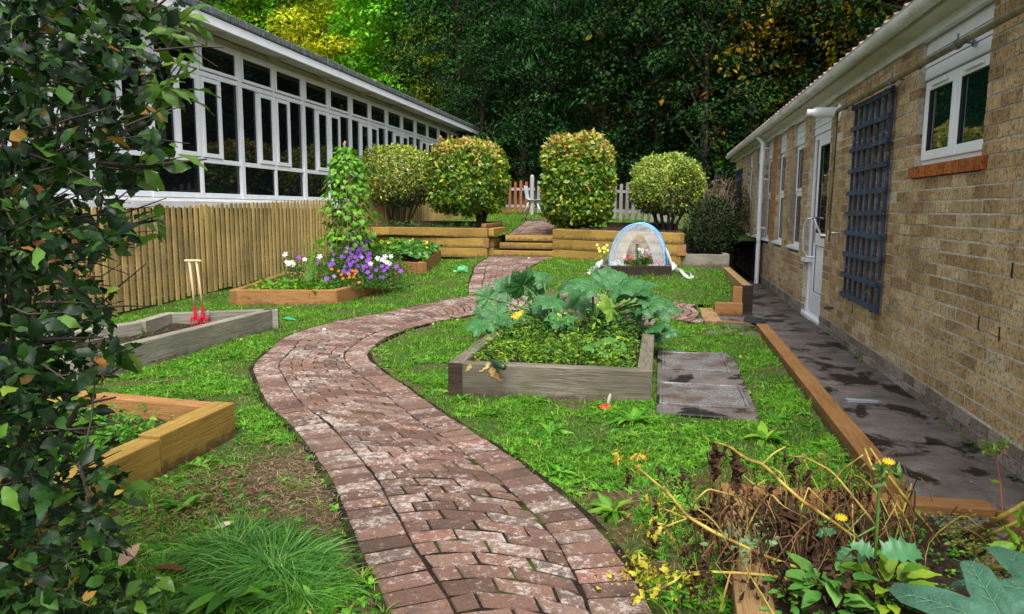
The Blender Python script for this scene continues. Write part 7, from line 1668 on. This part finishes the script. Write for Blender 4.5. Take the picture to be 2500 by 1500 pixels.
for (gc, td, nn_, sz_) in ((g, (-.75, .70, .05), (-.1, -.5, .85), .25), (g2_, (-.2, .9, .1), (-.2, -.5, .85), .24)):
    Rm = frames(np.array([td]), np.array([nn_]))[0]; b = MB()
    for tp in (0, .8, -.8, 1.75, -1.75):
        P_ = []
        for q in np.linspace(0, .9, 10): P_.append(np.array([q*sin(tp), q*cos(tp), .10*q-.25*q*q-.045*q+.03*q*sin(tp*7)+.006])@Rm.T*sz_+gc)
        b.tube(P_, [.0011]*9+[.0003], 5)
        for q in (.3, .45, .6, .75):
            for sd_ in (-1, 1):
                s0 = np.array([q*sin(tp), q*cos(tp)]); s1 = s0+.16*np.array([sin(tp+.7*sd_), cos(tp+.7*sd_)]); W_ = []
                for s_ in (s0, (s0+s1)/2, s1): r_ = np.linalg.norm(s_); W_.append(np.array([s_[0], s_[1], .10*r_-.25*r_*r_+.004-(.02*r_ if s_ is s0 else 0)])@Rm.T*sz_+gc)
                b.tube(W_, [.0006, .0005, .0002], 4, cap=False)
    part('veins', b, [vm], AT)
# spurge seedling by the brick wall and one small weed on the slabs
t = thing('spurge_seedling', 'slender red-stemmed spurge seedling growing from the slabs by the brick wall', 'weed', tuple(Q7(2355, 560, .02))); b = MB(); p0 = Q7(2355, 560, .02); p1 = Q7(2345, 400, .13); p2 = Q7(2325, 280, .22); b.tube([p0, p1, p2], [.0035, .003, .002], 6); b.tube([p2, Q7(2275, 235, .26)], .0018, 5); b.tube([p2, Q7(2375, 200, .28)], .0018, 5); part('stem', b, [mat('red_stem', (.35, .09, .05), .6)], t)
Q = np.concatenate([np.array(Q7(*c_))+rng.normal(0, .014, (34, 3)) for c_ in ((2270, 205, .26), (2370, 185, .29), (2320, 230, .25))]); fol('leaves', [leaf_t(1, .45, 3, .2, .2)], Q, rdir(len(Q), .3), rdir(len(Q), 1), .02, [M['lf_weed']], t); fol('lower_leaf', [leaf_t(1, .6, 4, .2, .1)], (p1+[-.0, 0, 0])[None], np.array([[-1, -.1, 0.1]]), np.array([[0, -.4, 1.]]), .04, [M['lf_weed']], t)

# leaf litter on the slabs and small weeds along the foot of the brick wall
nn = 520; x = rng.uniform(1.13, 1.68, nn); y = rng.uniform(2.6, 12, nn)**1.0; P = np.stack([x, y, 0*x+.022], 1)
V, F = inst([leaf_t(1, .8, 2, .2, .2)], P, frames(rdir(nn)*[1, 1, .25], np.tile([0, 0, 1.], (nn, 1))), rng.uniform(.003, .014, nn)); tag(objm('slab_litter', mesh_np('slab_litter', V, [F], [leafmat('slab_crumb', G_((.05, .035, .02), (.2, .14, .08), (.35, .3, .2)), .9, 0)])), kind='stuff')
nn = 420; y = rng.uniform(2.6, 15, nn); y = np.where(np.sin(y*3.1)+np.sin(y*7.7) > .1, y, rng.uniform(2.6, 15, nn)); s_ = rng.random(nn) < .6; x = np.where(s_, 1.688-rng.exponential(.012, nn), 1.118+rng.normal(0, .006, nn)); P = np.stack([x, y, 0*x+.014], 1)
V, F = inst(RO, P, frames(rdir(nn)*[1, 1, .1], np.tile([0, 0, 1.], (nn, 1))), rng.uniform(.008, .028, nn)); tag(objm('wall_base_weeds', mesh_np('wall_base_weeds', V, [F], [M['lf_clover']])), kind='stuff')
# fallen leaves on the lawn
P, _ = scatter_lawn(1.6, 9, -4.5, 1.0, 4.5, drym=False); nn = len(P)
V, F = inst([leaf_t(1, .55, 4, .3, .2, .03)], P+[0, 0, .03], frames(rdir(nn)*[1, 1, .3], rdir(nn, 2)), rng.uniform(.012, .04, nn)); tag(objm('fallen_leaves', mesh_np('fallen_leaves', V, [F], [leafmat('fallen_leaf_tan', G_((.20, .11, .04), (.42, .30, .08), (.5, .4, .2)), .7, .15)])), kind='stuff')
